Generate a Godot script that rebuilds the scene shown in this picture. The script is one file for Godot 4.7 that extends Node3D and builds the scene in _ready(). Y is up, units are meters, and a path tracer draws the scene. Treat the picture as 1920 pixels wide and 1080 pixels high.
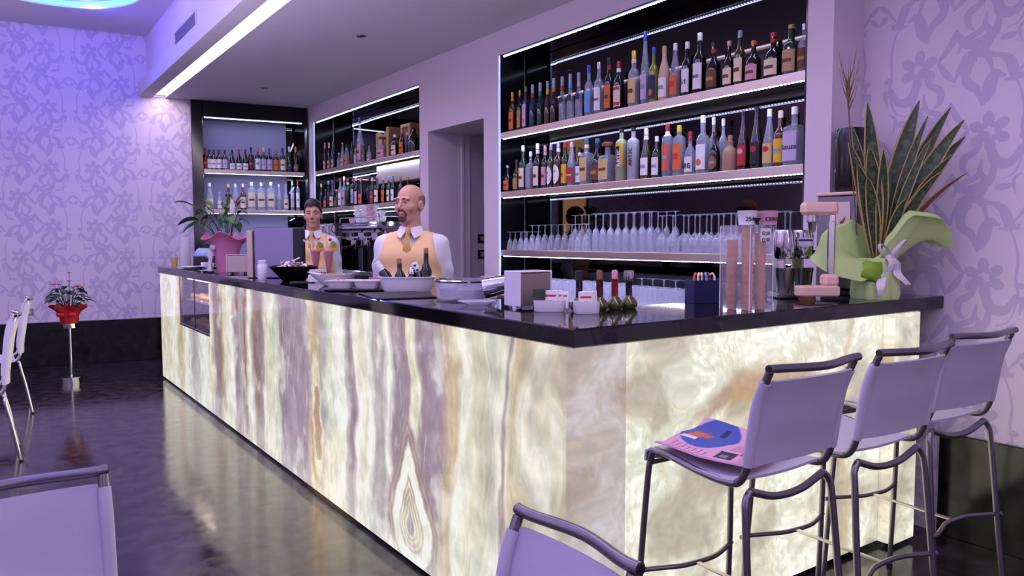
extends Node3D
# An evening bar: a backlit onyx counter, two barmen in yellow waistcoats, shelves of bottles with LED strips.
# Axes: x runs from the hall towards the back wall, z from the far end wall (negative) towards the guests, y up, metres.

const BAR_TOP := 1.18
const FRONT := 1.505          # the counter top's long front edge, x
const SIDE := -1.811          # the counter top's short front edge, z
const BACK := 3.574           # face of the wall behind the bar, x
const SOFFIT := 3.185

var M := {}                   # materials
var C := {}                   # colours by name
var used := {}
var group_id := 1

func _ready() -> void:
	# ---- camera
	var cam := Camera3D.new()
	cam.name = "camera"
	cam.fov = 41.725
	cam.near = 0.05
	cam.transform = Transform3D(Basis(Vector3(0.8193, -0.0021, 0.5734), Vector3(0.0385, 0.9979, -0.0513), Vector3(-0.5721, 0.0641, 0.8176)).orthonormalized(), Vector3(0, 1.46, 0))
	add_child(cam)
	cam.current = true
	# ---- surroundings and exposure
	var we := WorldEnvironment.new()
	we.name = "surroundings"
	var env := Environment.new()
	env.background_mode = Environment.BG_COLOR
	env.background_color = Color(0, 0, 0)
	env.tonemap_mode = Environment.TONE_MAPPER_LINEAR
	env.tonemap_exposure = 1.0
	env.sdfgi_enabled = true
	env.ssao_enabled = true
	env.ssil_enabled = true
	we.environment = env
	add_child(we)
	colours()
	materials()
	# ---- large lights of the room: the light slot in the soffit and the round ceiling lights
	ceiling_lights()
	# ---- structure
	room()
	wine_cabinet()
	shelving()
	bar_counter()
	# ---- things
	stools_and_chairs()
	bottles()
	glasses()
	far_machines()
	barmen()
	counter_left()
	counter_middle()
	counter_right()
	floor_plant()

# ------------------------------------------------------------------ naming
func numbered(called: String) -> String:
	var n: int = used.get(called, 0)
	used[called] = n + 1
	return called if n == 0 else "%s_%03d" % [called, n]

func tag(o: Node, label := "", category := "", group := "", kind := "") -> Node:
	if label: o.set_meta("label", label)
	if category: o.set_meta("category", category)
	if group: o.set_meta("group", group)
	if kind: o.set_meta("kind", kind)
	return o

func thing(called: String, label: String, category: String, at := Vector3.ZERO, turn := 0.0, group := "") -> Node3D:
	var o := Node3D.new()
	o.name = numbered(called)
	add_child(o)
	o.position = at
	o.rotation.y = turn
	tag(o, label, category, group)
	return o

func put(called: String, shape, m: Material, parent: Node = self, at := Vector3.ZERO) -> MeshInstance3D:
	var o := MeshInstance3D.new()
	o.name = numbered(called) if parent == self else called
	o.mesh = shape.mesh() if shape is Geo else shape
	o.material_override = m
	o.position = at
	parent.add_child(o, true)
	return o

func struct(called: String, shape, m: Material) -> MeshInstance3D:
	var o := put(called, shape, m)
	o.set_meta("kind", "structure")
	return o

func copy_of(src: Node3D, called: String, label: String, at: Vector3, turn := 0.0, group := "") -> Node3D:
	var o: Node3D = src.duplicate()
	o.name = numbered(called)
	add_child(o)
	o.position = at
	o.rotation = Vector3(0, turn, 0)
	o.set_meta("label", label)
	if group: o.set_meta("group", group)
	return o

# ------------------------------------------------------------------ shapes
class Geo:
	static var smooth_id := 1
	var st := SurfaceTool.new()
	var xf := Transform3D.IDENTITY
	func _init() -> void:
		st.begin(Mesh.PRIMITIVE_TRIANGLES)
	func mesh() -> ArrayMesh:
		st.generate_normals()
		return st.commit()
	# v: three corners per triangle, u: their uvs, s: smooth group per triangle (-1 flat); turned outward as a whole
	func soup(v: PackedVector3Array, u: PackedVector2Array, s: PackedInt32Array) -> void:
		var c := Vector3.ZERO
		for p in v: c += p
		c /= maxi(v.size(), 1)
		var vol := 0.0
		for i in range(0, v.size(), 3):
			vol += (v[i] - c).dot((v[i + 1] - c).cross(v[i + 2] - c))
		var flip := vol > 0.0
		for i in range(0, v.size(), 3):
			var g := s[i / 3] if s.size() else -1
			st.set_smooth_group(g if g >= 0 else 0xFFFFFFFF)
			for k in ([0, 2, 1] if flip else [0, 1, 2]):
				if u.size(): st.set_uv(u[i + k])
				else: st.set_uv(Vector2(v[i + k].x + v[i + k].z, -v[i + k].y))
				st.add_vertex(xf * v[i + k])
	func tinted(c: Color) -> Geo:
		st.set_color(c)
		return self
	func box(at: Vector3, size: Vector3, bevel := 0.0) -> Geo:
		var h := size / 2
		var b := minf(bevel, minf(h.x, minf(h.y, h.z)) * 0.9)
		var v := PackedVector3Array()
		var u := PackedVector2Array()
		var add := func(pts: Array, n: Vector3) -> void:
			for k in range(1, pts.size() - 1):
				var tri := [pts[0], pts[k], pts[k + 1]]
				if (tri[1] - tri[0]).cross(tri[2] - tri[0]).dot(n) < 0: tri = [tri[0], tri[2], tri[1]]
				for p in tri:
					v.append(p + at)
					var q: Vector3 = p + at
					if absf(n.x) > 0.7: u.append(Vector2(q.z, -q.y))
					elif absf(n.y) > 0.7: u.append(Vector2(q.x, q.z))
					else: u.append(Vector2(q.x, -q.y))
		for a in 3:
			var e1 := (a + 1) % 3
			var e2 := (a + 2) % 3
			for sg in [-1.0, 1.0]:
				var pts := []
				for c in [[-1, -1], [1, -1], [1, 1], [-1, 1]]:
					var p := Vector3.ZERO
					p[a] = sg * h[a]
					p[e1] = c[0] * (h[e1] - b)
					p[e2] = c[1] * (h[e2] - b)
					pts.append(p)
				var n := Vector3.ZERO
				n[a] = sg
				add.call(pts, n)
			if b > 0.0:
				for s1 in [-1.0, 1.0]:
					for s2 in [-1.0, 1.0]:
						var pts := []
						for c in [[-1, 0], [1, 0], [1, 1], [-1, 1]]:
							var p := Vector3.ZERO
							p[a] = c[0] * (h[a] - b)
							p[e1] = s1 * (h[e1] if c[1] == 0 else h[e1] - b)
							p[e2] = s2 * (h[e2] - b if c[1] == 0 else h[e2])
							pts.append(p)
						var n := Vector3.ZERO
						n[e1] = s1 * 0.6
						n[e2] = s2 * 0.6
						add.call(pts, n)
		if b > 0.0:
			for sx in [-1.0, 1.0]:
				for sy in [-1.0, 1.0]:
					for sz in [-1.0, 1.0]:
						add.call([Vector3(sx * h.x, sy * (h.y - b), sz * (h.z - b)), Vector3(sx * (h.x - b), sy * h.y, sz * (h.z - b)), Vector3(sx * (h.x - b), sy * (h.y - b), sz * h.z)], Vector3(sx, sy, sz) * 0.5)
		soup(v, u, PackedInt32Array())
		return self
	# profile: (radius, height) from bottom to top; square > 2 makes the section squarer
	func lathe(profile: Array, at := Vector3.ZERO, seg := 16, square := 2.0, wobble = null) -> Geo:
		var v := PackedVector3Array()
		var u := PackedVector2Array()
		var s := PackedInt32Array()
		var ring := func(p: Vector2, k: int) -> Vector3:
			var a := TAU * k / seg
			var c := cos(a)
			var d := sin(a)
			var r := p.x
			if square > 2.0: r /= pow(pow(absf(c), square) + pow(absf(d), square), 1.0 / square)
			if wobble != null: return at + (wobble.call(Vector3(r * c, p.y, r * d), a) as Vector3)
			return at + Vector3(r * c, p.y, r * d)
		Geo.smooth_id += 1
		for i in profile.size() - 1:
			var p0: Vector2 = profile[i]
			var p1: Vector2 = profile[i + 1]
			if i > 0:
				var d0: Vector2 = (p0 - profile[i - 1]).normalized()
				if d0.dot((p1 - p0).normalized()) < 0.75: Geo.smooth_id += 1
			for k in seg:
				var a: Vector3 = ring.call(p0, k)
				var b: Vector3 = ring.call(p0, k + 1)
				var c: Vector3 = ring.call(p1, k + 1)
				var d: Vector3 = ring.call(p1, k)
				var u0 := float(k) / seg
				var u1 := float(k + 1) / seg
				if p0.x > 1e-5:
					v.append_array([a, b, c])
					u.append_array([Vector2(u0, -p0.y), Vector2(u1, -p0.y), Vector2(u1, -p1.y)])
					s.append(Geo.smooth_id)
				if p1.x > 1e-5:
					v.append_array([a, c, d])
					u.append_array([Vector2(u0, -p0.y), Vector2(u1, -p1.y), Vector2(u0, -p1.y)])
					s.append(Geo.smooth_id)
		soup(v, u, s)
		return self
	func tube(pts: Array, radius, seg := 8) -> Geo:
		var v := PackedVector3Array()
		var s := PackedInt32Array()
		var rings := []
		var nrm := Vector3.ZERO
		for i in pts.size():
			var t: Vector3 = ((pts[mini(i + 1, pts.size() - 1)] as Vector3) - (pts[maxi(i - 1, 0)] as Vector3)).normalized()
			if i == 0: nrm = t.cross(Vector3.UP if absf(t.y) < 0.9 else Vector3.RIGHT).normalized()
			else: nrm = (nrm - t * nrm.dot(t)).normalized()
			var bn := t.cross(nrm)
			var r: float = radius[i] if radius is Array else radius
			var ring := []
			for k in seg:
				ring.append((pts[i] as Vector3) + (nrm * cos(TAU * k / seg) + bn * sin(TAU * k / seg)) * r)
			rings.append(ring)
		Geo.smooth_id += 1
		for i in rings.size() - 1:
			for k in seg:
				var l := (k + 1) % seg
				v.append_array([rings[i][k], rings[i][l], rings[i + 1][l], rings[i][k], rings[i + 1][l], rings[i + 1][k]])
				s.append_array([Geo.smooth_id, Geo.smooth_id])
		for e in [0, rings.size() - 1]:
			for k in range(1, seg - 1):
				var tri := [rings[e][0], rings[e][k], rings[e][k + 1]]
				if e == 0: tri = [tri[0], tri[2], tri[1]]
				v.append_array(tri)
				s.append(-1)
		soup(v, PackedVector2Array(), s)
		return self
	# grid[i][j] of points; a sheet of some thickness
	func sheet(grid: Array, thick: float) -> Geo:
		var n := grid.size()
		var m: int = grid[0].size()
		var up := []
		var dn := []
		for i in n:
			var a := []
			var b := []
			for j in m:
				var du: Vector3 = (grid[mini(i + 1, n - 1)][j] as Vector3) - (grid[maxi(i - 1, 0)][j] as Vector3)
				var dv: Vector3 = (grid[i][mini(j + 1, m - 1)] as Vector3) - (grid[i][maxi(j - 1, 0)] as Vector3)
				var nn := du.cross(dv)
				if nn.length_squared() < 1e-14:
					du = (grid[mini(i + 1, n - 1)][m / 2] as Vector3) - (grid[maxi(i - 1, 0)][m / 2] as Vector3)
					dv = (grid[clampi(i, 1, n - 2)][m - 1] as Vector3) - (grid[clampi(i, 1, n - 2)][0] as Vector3)
					nn = du.cross(dv)
				nn = nn.normalized() * thick * 0.5
				a.append((grid[i][j] as Vector3) + nn)
				b.append((grid[i][j] as Vector3) - nn)
			up.append(a)
			dn.append(b)
		var v := PackedVector3Array()
		var u := PackedVector2Array()
		var s := PackedInt32Array()
		Geo.smooth_id += 2
		var quad := func(a: Vector3, b: Vector3, c: Vector3, d: Vector3, ua: Vector2, ub: Vector2, uc: Vector2, ud: Vector2, g: int) -> void:
			v.append_array([a, b, c, a, c, d])
			u.append_array([ua, ub, uc, ua, uc, ud])
			s.append_array([g, g])
		for i in n - 1:
			for j in m - 1:
				var ua := Vector2(float(j) / (m - 1), float(i) / (n - 1))
				var ub := Vector2(float(j + 1) / (m - 1), float(i) / (n - 1))
				var uc := Vector2(float(j + 1) / (m - 1), float(i + 1) / (n - 1))
				var ud := Vector2(float(j) / (m - 1), float(i + 1) / (n - 1))
				quad.call(up[i][j], up[i][j + 1], up[i + 1][j + 1], up[i + 1][j], ua, ub, uc, ud, Geo.smooth_id)
				quad.call(dn[i][j], dn[i + 1][j], dn[i + 1][j + 1], dn[i][j + 1], ua, ud, uc, ub, Geo.smooth_id - 1)
		var rim := []
		for j in m: rim.append([0, j])
		for i in range(1, n): rim.append([i, m - 1])
		for j in range(m - 2, -1, -1): rim.append([n - 1, j])
		for i in range(n - 2, -1, -1): rim.append([i, 0])
		for k in rim.size() - 1:
			var p: Array = rim[k]
			var q: Array = rim[k + 1]
			var up1 := Vector2(float(p[1]) / (m - 1), float(p[0]) / (n - 1))
			var uq := Vector2(float(q[1]) / (m - 1), float(q[0]) / (n - 1))
			quad.call(up[p[0]][p[1]], dn[p[0]][p[1]], dn[q[0]][q[1]], up[q[0]][q[1]], up1, up1, uq, uq, -1)
		# turn outward by the first top face instead of by volume
		var flip := false
		var big := 0.0
		var c := Vector3.ZERO
		for i in n - 1:
			for j in m - 1:
				var nn := ((up[i][j + 1] as Vector3) - (up[i][j] as Vector3)).cross((up[i + 1][j + 1] as Vector3) - (up[i][j] as Vector3))
				big += nn.dot((up[i][j] as Vector3) - (dn[i][j] as Vector3))
		flip = big > 0
		for i in range(0, v.size(), 3):
			var g := s[i / 3]
			st.set_smooth_group(g if g >= 0 else 0xFFFFFFFF)
			for k in ([0, 2, 1] if flip else [0, 1, 2]):
				st.set_uv(u[i + k])
				st.add_vertex(xf * v[i + k])
		return self
	# polygon in x,z (or any plane through xf) pulled up from y0 to y1 with a small chamfer at the top and bottom rim
	func prism(poly: PackedVector2Array, y0: float, y1: float, bevel := 0.0) -> Geo:
		var pg := poly
		var area := 0.0
		for i in poly.size(): area += poly[i].cross(poly[(i + 1) % poly.size()])
		if area < 0.0:
			pg = PackedVector2Array()
			for i in poly.size(): pg.append(poly[poly.size() - 1 - i])
		var inn := pg
		if bevel > 0.0:
			inn = PackedVector2Array()
			var n := pg.size()
			for i in n:
				var d0 := (pg[i] - pg[(i + n - 1) % n]).normalized()
				var d1 := (pg[(i + 1) % n] - pg[i]).normalized()
				var n0 := Vector2(-d0.y, d0.x)
				var n1 := Vector2(-d1.y, d1.x)
				var mid := n0 + n1
				inn.append(pg[i] + mid * bevel / maxf(0.3, mid.dot(n0)))
		var loops := [[inn, y0], [pg, y0 + bevel], [pg, y1 - bevel], [inn, y1]]
		if bevel <= 0.0: loops = [[pg, y0], [pg, y1]]
		var v := PackedVector3Array()
		var u := PackedVector2Array()
		var tri := Geometry2D.triangulate_polygon(inn)
		for e in [0, loops.size() - 1]:
			for i in range(0, tri.size(), 3):
				var t := [tri[i], tri[i + 1], tri[i + 2]]
				var a: Vector2 = inn[t[0]]
				var b: Vector2 = inn[t[1]]
				var c: Vector2 = inn[t[2]]
				if ((b - a).cross(c - a) > 0) == (e > 0): t = [t[0], t[2], t[1]]
				for k in t:
					v.append(Vector3(inn[k].x, loops[e][1], inn[k].y))
					u.append(inn[k])
		for l in loops.size() - 1:
			var A: PackedVector2Array = loops[l][0]
			var B: PackedVector2Array = loops[l + 1][0]
			for i in pg.size():
				var j := (i + 1) % pg.size()
				var a := Vector3(A[i].x, loops[l][1], A[i].y)
				var b := Vector3(A[j].x, loops[l][1], A[j].y)
				var c := Vector3(B[j].x, loops[l + 1][1], B[j].y)
				var d := Vector3(B[i].x, loops[l + 1][1], B[i].y)
				v.append_array([a, d, c, a, c, b])
				for q in [a, d, c, a, c, b]: u.append(Vector2(q.x + q.z, -q.y))
		soup(v, u, PackedInt32Array())
		return self
	func ball(at: Vector3, r: Vector3, seg := 12, rings := 8) -> Geo:
		var keep := xf
		xf = xf * Transform3D(Basis.from_scale(r), at)
		var prof := []
		for i in rings + 1:
			var a := -PI / 2 + PI * i / rings
			prof.append(Vector2(maxf(cos(a), 0.0), sin(a)))
		lathe(prof, Vector3.ZERO, seg)
		xf = keep
		return self

func geo() -> Geo:
	return Geo.new()

func bx(at: Vector3, size: Vector3, bevel := 0.0) -> Geo:
	return Geo.new().box(at, size, bevel)

# a box given by its two corners
func span(a: Vector3, b: Vector3, bevel := 0.0) -> Geo:
	return Geo.new().box((a + b) / 2, (b - a).abs(), bevel)

func curve(pts: Array, per := 6) -> Array:
	var out := []
	for i in pts.size() - 1:
		var p0: Vector3 = pts[maxi(i - 1, 0)]
		var p1: Vector3 = pts[i]
		var p2: Vector3 = pts[i + 1]
		var p3: Vector3 = pts[mini(i + 2, pts.size() - 1)]
		for k in per:
			out.append(p1.cubic_interpolate(p2, p0, p3, float(k) / per))
	out.append(pts[pts.size() - 1])
	return out

# lettering as thin solid text, reading along +x and standing up along +y of its frame
func words(t: String, high: float, m: Material, parent: Node, frame: Transform3D, called := "lettering") -> MeshInstance3D:
	var tm := TextMesh.new()
	var f := SystemFont.new()
	f.font_names = PackedStringArray(["Droid Sans"])
	f.font_weight = 700
	tm.font = f
	tm.text = t
	tm.font_size = 48
	tm.pixel_size = high / 34.0
	tm.depth = 0.0006
	tm.curve_step = 2.0
	var o := MeshInstance3D.new()
	o.name = called
	o.mesh = tm
	o.material_override = m
	o.transform = frame
	parent.add_child(o, true)
	return o

# meshes the zero surface of a distance function (surface nets); blocks far from the surface are skipped
func nets(sdf: Callable, lo: Vector3, hi: Vector3, cell: float) -> ArrayMesh:
	var n := Vector3i(((hi - lo) / cell).ceil()) + Vector3i.ONE
	var val := PackedFloat32Array()
	val.resize(n.x * n.y * n.z)
	val.fill(1.0)
	var B := 6
	var live := []
	for bz in range(0, n.z, B):
		for by in range(0, n.y, B):
			for bxx in range(0, n.x, B):
				var c := lo + (Vector3(bxx, by, bz) + Vector3.ONE * (B - 1) * 0.5) * cell
				var d: float = sdf.call(c)
				var near := absf(d) < cell * B * 1.35
				if near: live.append(Vector3i(bxx, by, bz))
				for z in range(bz, mini(bz + B, n.z)):
					for y in range(by, mini(by + B, n.y)):
						var at := (z * n.y + y) * n.x
						for x in range(bxx, mini(bxx + B, n.x)):
							val[at + x] = sdf.call(lo + Vector3(x, y, z) * cell) if near else d
	var ids := {}
	var verts := PackedVector3Array()
	var idx := PackedInt32Array()
	var sx := 1
	var sy := n.x
	var sz := n.x * n.y
	var corner := [0, sx, sy, sx + sy, sz, sx + sz, sy + sz, sx + sy + sz]
	var edges := [[0, 1], [2, 3], [4, 5], [6, 7], [0, 2], [1, 3], [4, 6], [5, 7], [0, 4], [1, 5], [2, 6], [3, 7]]
	var cells := []
	for b in live:
		for z in range(maxi(b.z - 1, 0), mini(b.z + B, n.z - 1)):
			for y in range(maxi(b.y - 1, 0), mini(b.y + B, n.y - 1)):
				for x in range(maxi(b.x - 1, 0), mini(b.x + B, n.x - 1)):
					var at := z * sz + y * sy + x
					var s0 := val[at] < 0
					if s0 == (val[at + corner[1]] < 0) and s0 == (val[at + corner[2]] < 0) and s0 == (val[at + corner[3]] < 0) and s0 == (val[at + corner[4]] < 0) and s0 == (val[at + corner[5]] < 0) and s0 == (val[at + corner[6]] < 0) and s0 == (val[at + corner[7]] < 0):
						continue
					if ids.has(at): continue
					var sum := Vector3.ZERO
					var k := 0
					for e in edges:
						var a: float = val[at + corner[e[0]]]
						var c: float = val[at + corner[e[1]]]
						if (a < 0) != (c < 0):
							var t := a / (a - c)
							var pa := Vector3(e[0] & 1, (e[0] >> 1) & 1, e[0] >> 2)
							var pb := Vector3(e[1] & 1, (e[1] >> 1) & 1, e[1] >> 2)
							sum += pa.lerp(pb, t)
							k += 1
					ids[at] = verts.size()
					cells.append(at)
					verts.append(lo + (Vector3(x, y, z) + sum / k) * cell)
	var dirs := [[sx, sy, sz], [sy, sz, sx], [sz, sx, sy]]
	for at in cells:
		var a0 := val[at] < 0
		for d in dirs:
			if a0 == (val[at + d[0]] < 0): continue
			if not (ids.has(at - d[1]) and ids.has(at - d[2]) and ids.has(at - d[1] - d[2])): continue
			var q := [ids[at], ids[at - d[1]], ids[at - d[1] - d[2]], ids[at - d[2]]]
			if a0: idx.append_array([q[0], q[2], q[1], q[0], q[3], q[2]])
			else: idx.append_array([q[0], q[1], q[2], q[0], q[2], q[3]])
	var nr := PackedVector3Array()
	nr.resize(verts.size())
	for i in range(0, idx.size(), 3):
		var fn := (verts[idx[i + 2]] - verts[idx[i]]).cross(verts[idx[i + 1]] - verts[idx[i]])
		for k in 3: nr[idx[i + k]] += fn
	for i in nr.size(): nr[i] = nr[i].normalized()
	var arr := []
	arr.resize(Mesh.ARRAY_MAX)
	arr[Mesh.ARRAY_VERTEX] = verts
	arr[Mesh.ARRAY_NORMAL] = nr
	arr[Mesh.ARRAY_INDEX] = idx
	var me := ArrayMesh.new()
	me.add_surface_from_arrays(Mesh.PRIMITIVE_TRIANGLES, arr)
	return me

# ------------------------------------------------------------------ colours and materials
func colours() -> void:
	for row in ["black 14121a", "dark 100e14", "navy 1c2348", "blue 2b4fae", "sky 5f9fe0", "teal 2f6f78", "green 1f5a36", "olive 6d6a3a", "lime a8b23a", "yellow e2b62c", "straw d8b878", "gold b48a3c", "orange dd6a28", "coral d5664a", "copper b8734c", "red b8262c", "maroon 5c1822", "pink d89aa8", "purple 5a3c8c", "lilac c6b2d4", "grey 9298a8", "silver c4c4cc", "white ece8ea", "cream e8d8b8", "tan bf9a70", "brown 6a3a26", "bronze 8a6238", "wood 8a5a34", "cork b98a5e", "paper b08a72", "clear d8dce6"]:
		var p: PackedStringArray = row.split(" ")
		C[p[0]] = Color.html(p[1])

func mat(called: String, c: Color, rough := 0.5, metal := 0.0, more := {}) -> StandardMaterial3D:
	var m := StandardMaterial3D.new()
	m.resource_name = called
	m.albedo_color = c
	m.roughness = rough
	m.metallic = metal
	for k in more: m.set(k, more[k])
	M[called] = m
	return m

func glowing(called: String, c: Color, energy: float) -> StandardMaterial3D:
	return mat(called, c, 0.5, 0.0, {"emission_enabled": true, "emission": c, "emission_energy_multiplier": energy})

func pane(called: String, c: Color, a: float) -> StandardMaterial3D:
	return mat(called, Color(c.r, c.g, c.b, a), 0.03, 0.0, {"transparency": BaseMaterial3D.TRANSPARENCY_ALPHA})

func noise(freq: float, octaves := 4, sd := 1, kind := FastNoiseLite.TYPE_SIMPLEX_SMOOTH) -> FastNoiseLite:
	var n := FastNoiseLite.new()
	n.seed = sd
	n.frequency = freq
	n.noise_type = kind
	n.fractal_octaves = octaves
	return n

func noise_tex(freq: float, a: Color, b: Color, octaves := 4, sd := 1, size := 512, lo := 0.3, hi := 0.7, bump := false) -> NoiseTexture2D:
	var t := NoiseTexture2D.new()
	t.width = size
	t.height = size
	t.seamless = true
	t.noise = noise(freq, octaves, sd)
	if bump:
		t.as_normal_map = true
		t.bump_strength = 2.0
	else:
		var g := Gradient.new()
		g.offsets = PackedFloat32Array([lo, hi])
		g.colors = PackedColorArray([a, b])
		t.color_ramp = g
	return t

func materials() -> void:
	mat("wall_paint", Color.html("dccfd8"), 0.75)
	mat("ceiling_paint", Color.html("cfc8d0"), 0.8)
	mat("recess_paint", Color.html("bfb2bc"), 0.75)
	mat("wallpaper", Color.WHITE, 0.5, 0.0, {"albedo_texture": wallpaper_image(), "uv1_scale": Vector3(1.0 / 1.51, 1.0 / 0.68, 1)})
	mat("dark_stone", Color.WHITE, 0.13, 0.0, {"albedo_texture": noise_tex(0.02, Color.html("0c0b0d"), Color.html("221d20"), 5, 3), "uv1_triplanar": true, "uv1_world_triplanar": true, "uv1_scale": Vector3(0.8, 0.8, 0.8)})
	mat("floor_stone", Color.WHITE, 0.17, 0.0, {"metallic_specular": 0.42, "albedo_texture": noise_tex(0.012, Color.html("1b171c"), Color.html("38323a"), 6, 7, 1024, 0.25, 0.8), "roughness_texture": noise_tex(0.03, Color(0.55, 0.55, 0.55), Color.WHITE, 4, 9), "uv1_triplanar": true, "uv1_world_triplanar": true, "uv1_scale": Vector3(0.5, 0.5, 0.5)})
	mat("granite", Color.WHITE, 0.06, 0.0, {"albedo_texture": noise_tex(0.09, Color.html("0b0a0c"), Color.html("1f1b20"), 4, 5), "uv1_triplanar": true, "uv1_world_triplanar": true, "uv1_scale": Vector3(1.5, 1.5, 1.5)})
	mat("black_glass", Color.html("040405"), 0.02, 0.0, {"metallic_specular": 0.5})
	mat("mirror_glass", Color.html("3a3539"), 0.02, 1.0)
	mat("black_lacquer", Color.html("0d0b0f"), 0.12)
	mat("black_plastic", Color.html("17161a"), 0.4)
	mat("steel", Color.html("b9b4b4"), 0.28, 1.0)
	mat("brushed", Color.html("c9b9ae"), 0.38, 1.0)
	mat("chrome", Color.html("d6d6dc"), 0.08, 1.0)
	mat("gunmetal", Color.html("78727a"), 0.3, 0.75)
	mat("sling", Color.html("b9b2c4"), 0.75, 0.0, {"normal_enabled": true, "normal_texture": noise_tex(0.2, Color.BLACK, Color.WHITE, 2, 4, 256, 0.3, 0.7, true), "normal_scale": 0.25, "uv1_triplanar": true, "uv1_scale": Vector3(6, 6, 6), "rim_enabled": true, "rim": 0.3})
	mat("leather", Color.html("e4e0e6"), 0.45)
	mat("led_tape", Color.html("cfe0ff"), 0.4, 0.0, {"emission_enabled": true, "emission": Color.html("b4ccff"), "emission_energy_multiplier": 1.6})
	glowing("led_bead", Color.html("dfe9ff"), 24.0)
	glowing("slot_glow", Color.html("fff2fa"), 4.0)
	glowing("ring_glow", Color.html("78c8ff"), 1.6)
	glowing("spot_glow", Color.html("ffe0b8"), 4.0)
	glowing("warm_glow", Color.html("ffcf86"), 2.0)
	glowing("edge_glow", Color.html("a9bcff"), 0.9)
	mat("porcelain", Color.html("eae6ec"), 0.15)
	mat("paper_white", Color.html("ebe6ea"), 0.8)
	mat("red_print", Color.html("c8242c"), 0.5)
	mat("ink", Color.html("1b1a24"), 0.7)
	mat("white_ink", Color.html("efedf2"), 0.6)
	mat("soil", Color.html("2a1d16"), 0.95)
	mat("skin", Color.html("cf9a82"), 0.5, 0.0, {"subsurf_scatter_enabled": true, "subsurf_scatter_strength": 0.05})
	mat("shirt", Color.html("e6e2e8"), 0.8)
	mat("waistcoat", Color.html("f2c88c"), 0.6, 0.0, {"rim_enabled": true, "rim": 0.3})
	mat("gold_tie", Color.html("cfa454"), 0.45)
	mat("trousers", Color.html("17161a"), 0.8)
	mat("dark_hair", Color.html("17110f"), 0.55)
	mat("stubble", Color.html("5c4038"), 0.8)
	mat("cropped", Color.html("8f6a5c"), 0.8)
	mat("lips", Color.html("b0645c"), 0.5)
	mat("eye_white", Color.html("e8e4e2"), 0.2)
	mat("iris", Color.html("2a1a12"), 0.15)
	mat("leaf", Color.html("1f4a24"), 0.35, 0.0, {"backlight_enabled": true, "backlight": Color.html("2a5a20")})
	mat("leaf_pale", Color.html("55803c"), 0.4, 0.0, {"backlight_enabled": true, "backlight": Color.html("3a6a28")})
	mat("stem", Color.html("3c5a2c"), 0.5)
	mat("leaf_dark", Color.WHITE, 0.42, 0.0, {"albedo_texture": noise_tex(0.02, Color.html("22341a"), Color.html("465e36"), 2, 12, 256, 0.3, 0.75), "uv1_scale": Vector3(0.3, 3, 1)})
	mat("leaf_edge", Color.html("b09a5c"), 0.45)
	mat("leaf_dried", Color.html("6a4030"), 0.7)
	mat("red_wrap", Color.html("b81e28"), 0.4, 0.0, {"backlight_enabled": true, "backlight": Color.html("801018")})
	mat("red_flower", Color.html("c0202a"), 0.25)
	mat("green_wrap", Color.html("dcf0a4"), 0.7, 0.0, {"backlight_enabled": true, "backlight": Color.html("a8c870")})
	mat("lime_wrap", Color.html("8cb830"), 0.6, 0.0, {"backlight_enabled": true, "backlight": Color.html("7a9a30")})
	mat("pink_wrap", Color.html("e08cb4"), 0.6, 0.0, {"backlight_enabled": true, "backlight": Color.html("a05070")})
	mat("gauze", Color.html("e4dce4"), 0.8, 0.0, {"backlight_enabled": true, "backlight": Color.html("808080")})
	mat("wafer", Color.html("cc8e56"), 0.8)
	mat("press_plastic", Color.html("e6bfae"), 0.35)
	mat("blue_plastic", Color.html("243c9c"), 0.3)
	mat("navy_plastic", Color.html("1a2350"), 0.35)
	mat("ceramic_black", Color.html("0f0e11"), 0.15)
	mat("slate", Color.html("24222a"), 0.55)
	mat("wood_pale", Color.html("c39c66"), 0.6)
	mat("wood_red", Color.html("7c4a30"), 0.6)
	mat("cocktail", Color.html("d93a3c"), 0.25, 0.0, {"backlight_enabled": true, "backlight": Color.html("c04040")})
	mat("cherry", Color.html("c8141c"), 0.15)
	mat("orange_fruit", Color.html("e8952a"), 0.5)
	mat("kiwi", Color.html("7c9a3c"), 0.5)
	mat("snack", Color.html("c08a58"), 0.8)
	mat("pastry", Color.html("d8a868"), 0.7)
	mat("cup_pink", Color.html("d8a4b4"), 0.5)
	mat("foil_lilac", Color.html("7a5aa0"), 0.25, 0.6)
	mat("screen_back", Color.html("8f88ac"), 0.5)
	mat("vent_grey", Color.html("8f8896"), 0.6)
	mat("straw_dry", Color.html("7a5c48"), 0.8)
	mat("bowtie_white", Color.html("f0eaf0"), 0.6, 0.0, {"backlight_enabled": true, "backlight": Color.html("707070")})
	mat("olive_oil", Color.html("4a4a12"), 0.06, 0.0, {"clearcoat_enabled": true, "clearcoat": 0.8, "clearcoat_roughness": 0.03})
	pane("clear_glass", Color.html("e8ecff"), 0.10)
	pane("acrylic", Color.html("e8ecff"), 0.07)
	pane("tumbler_glass", Color.html("e4e8ff"), 0.26)
	pane("stem_glass", Color.html("e4e8ff"), 0.18)
	mat("onyx_long", Color.html("c8c0ac"), 0.08, 0.0, {"albedo_texture": null})
	onyx_materials()

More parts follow.
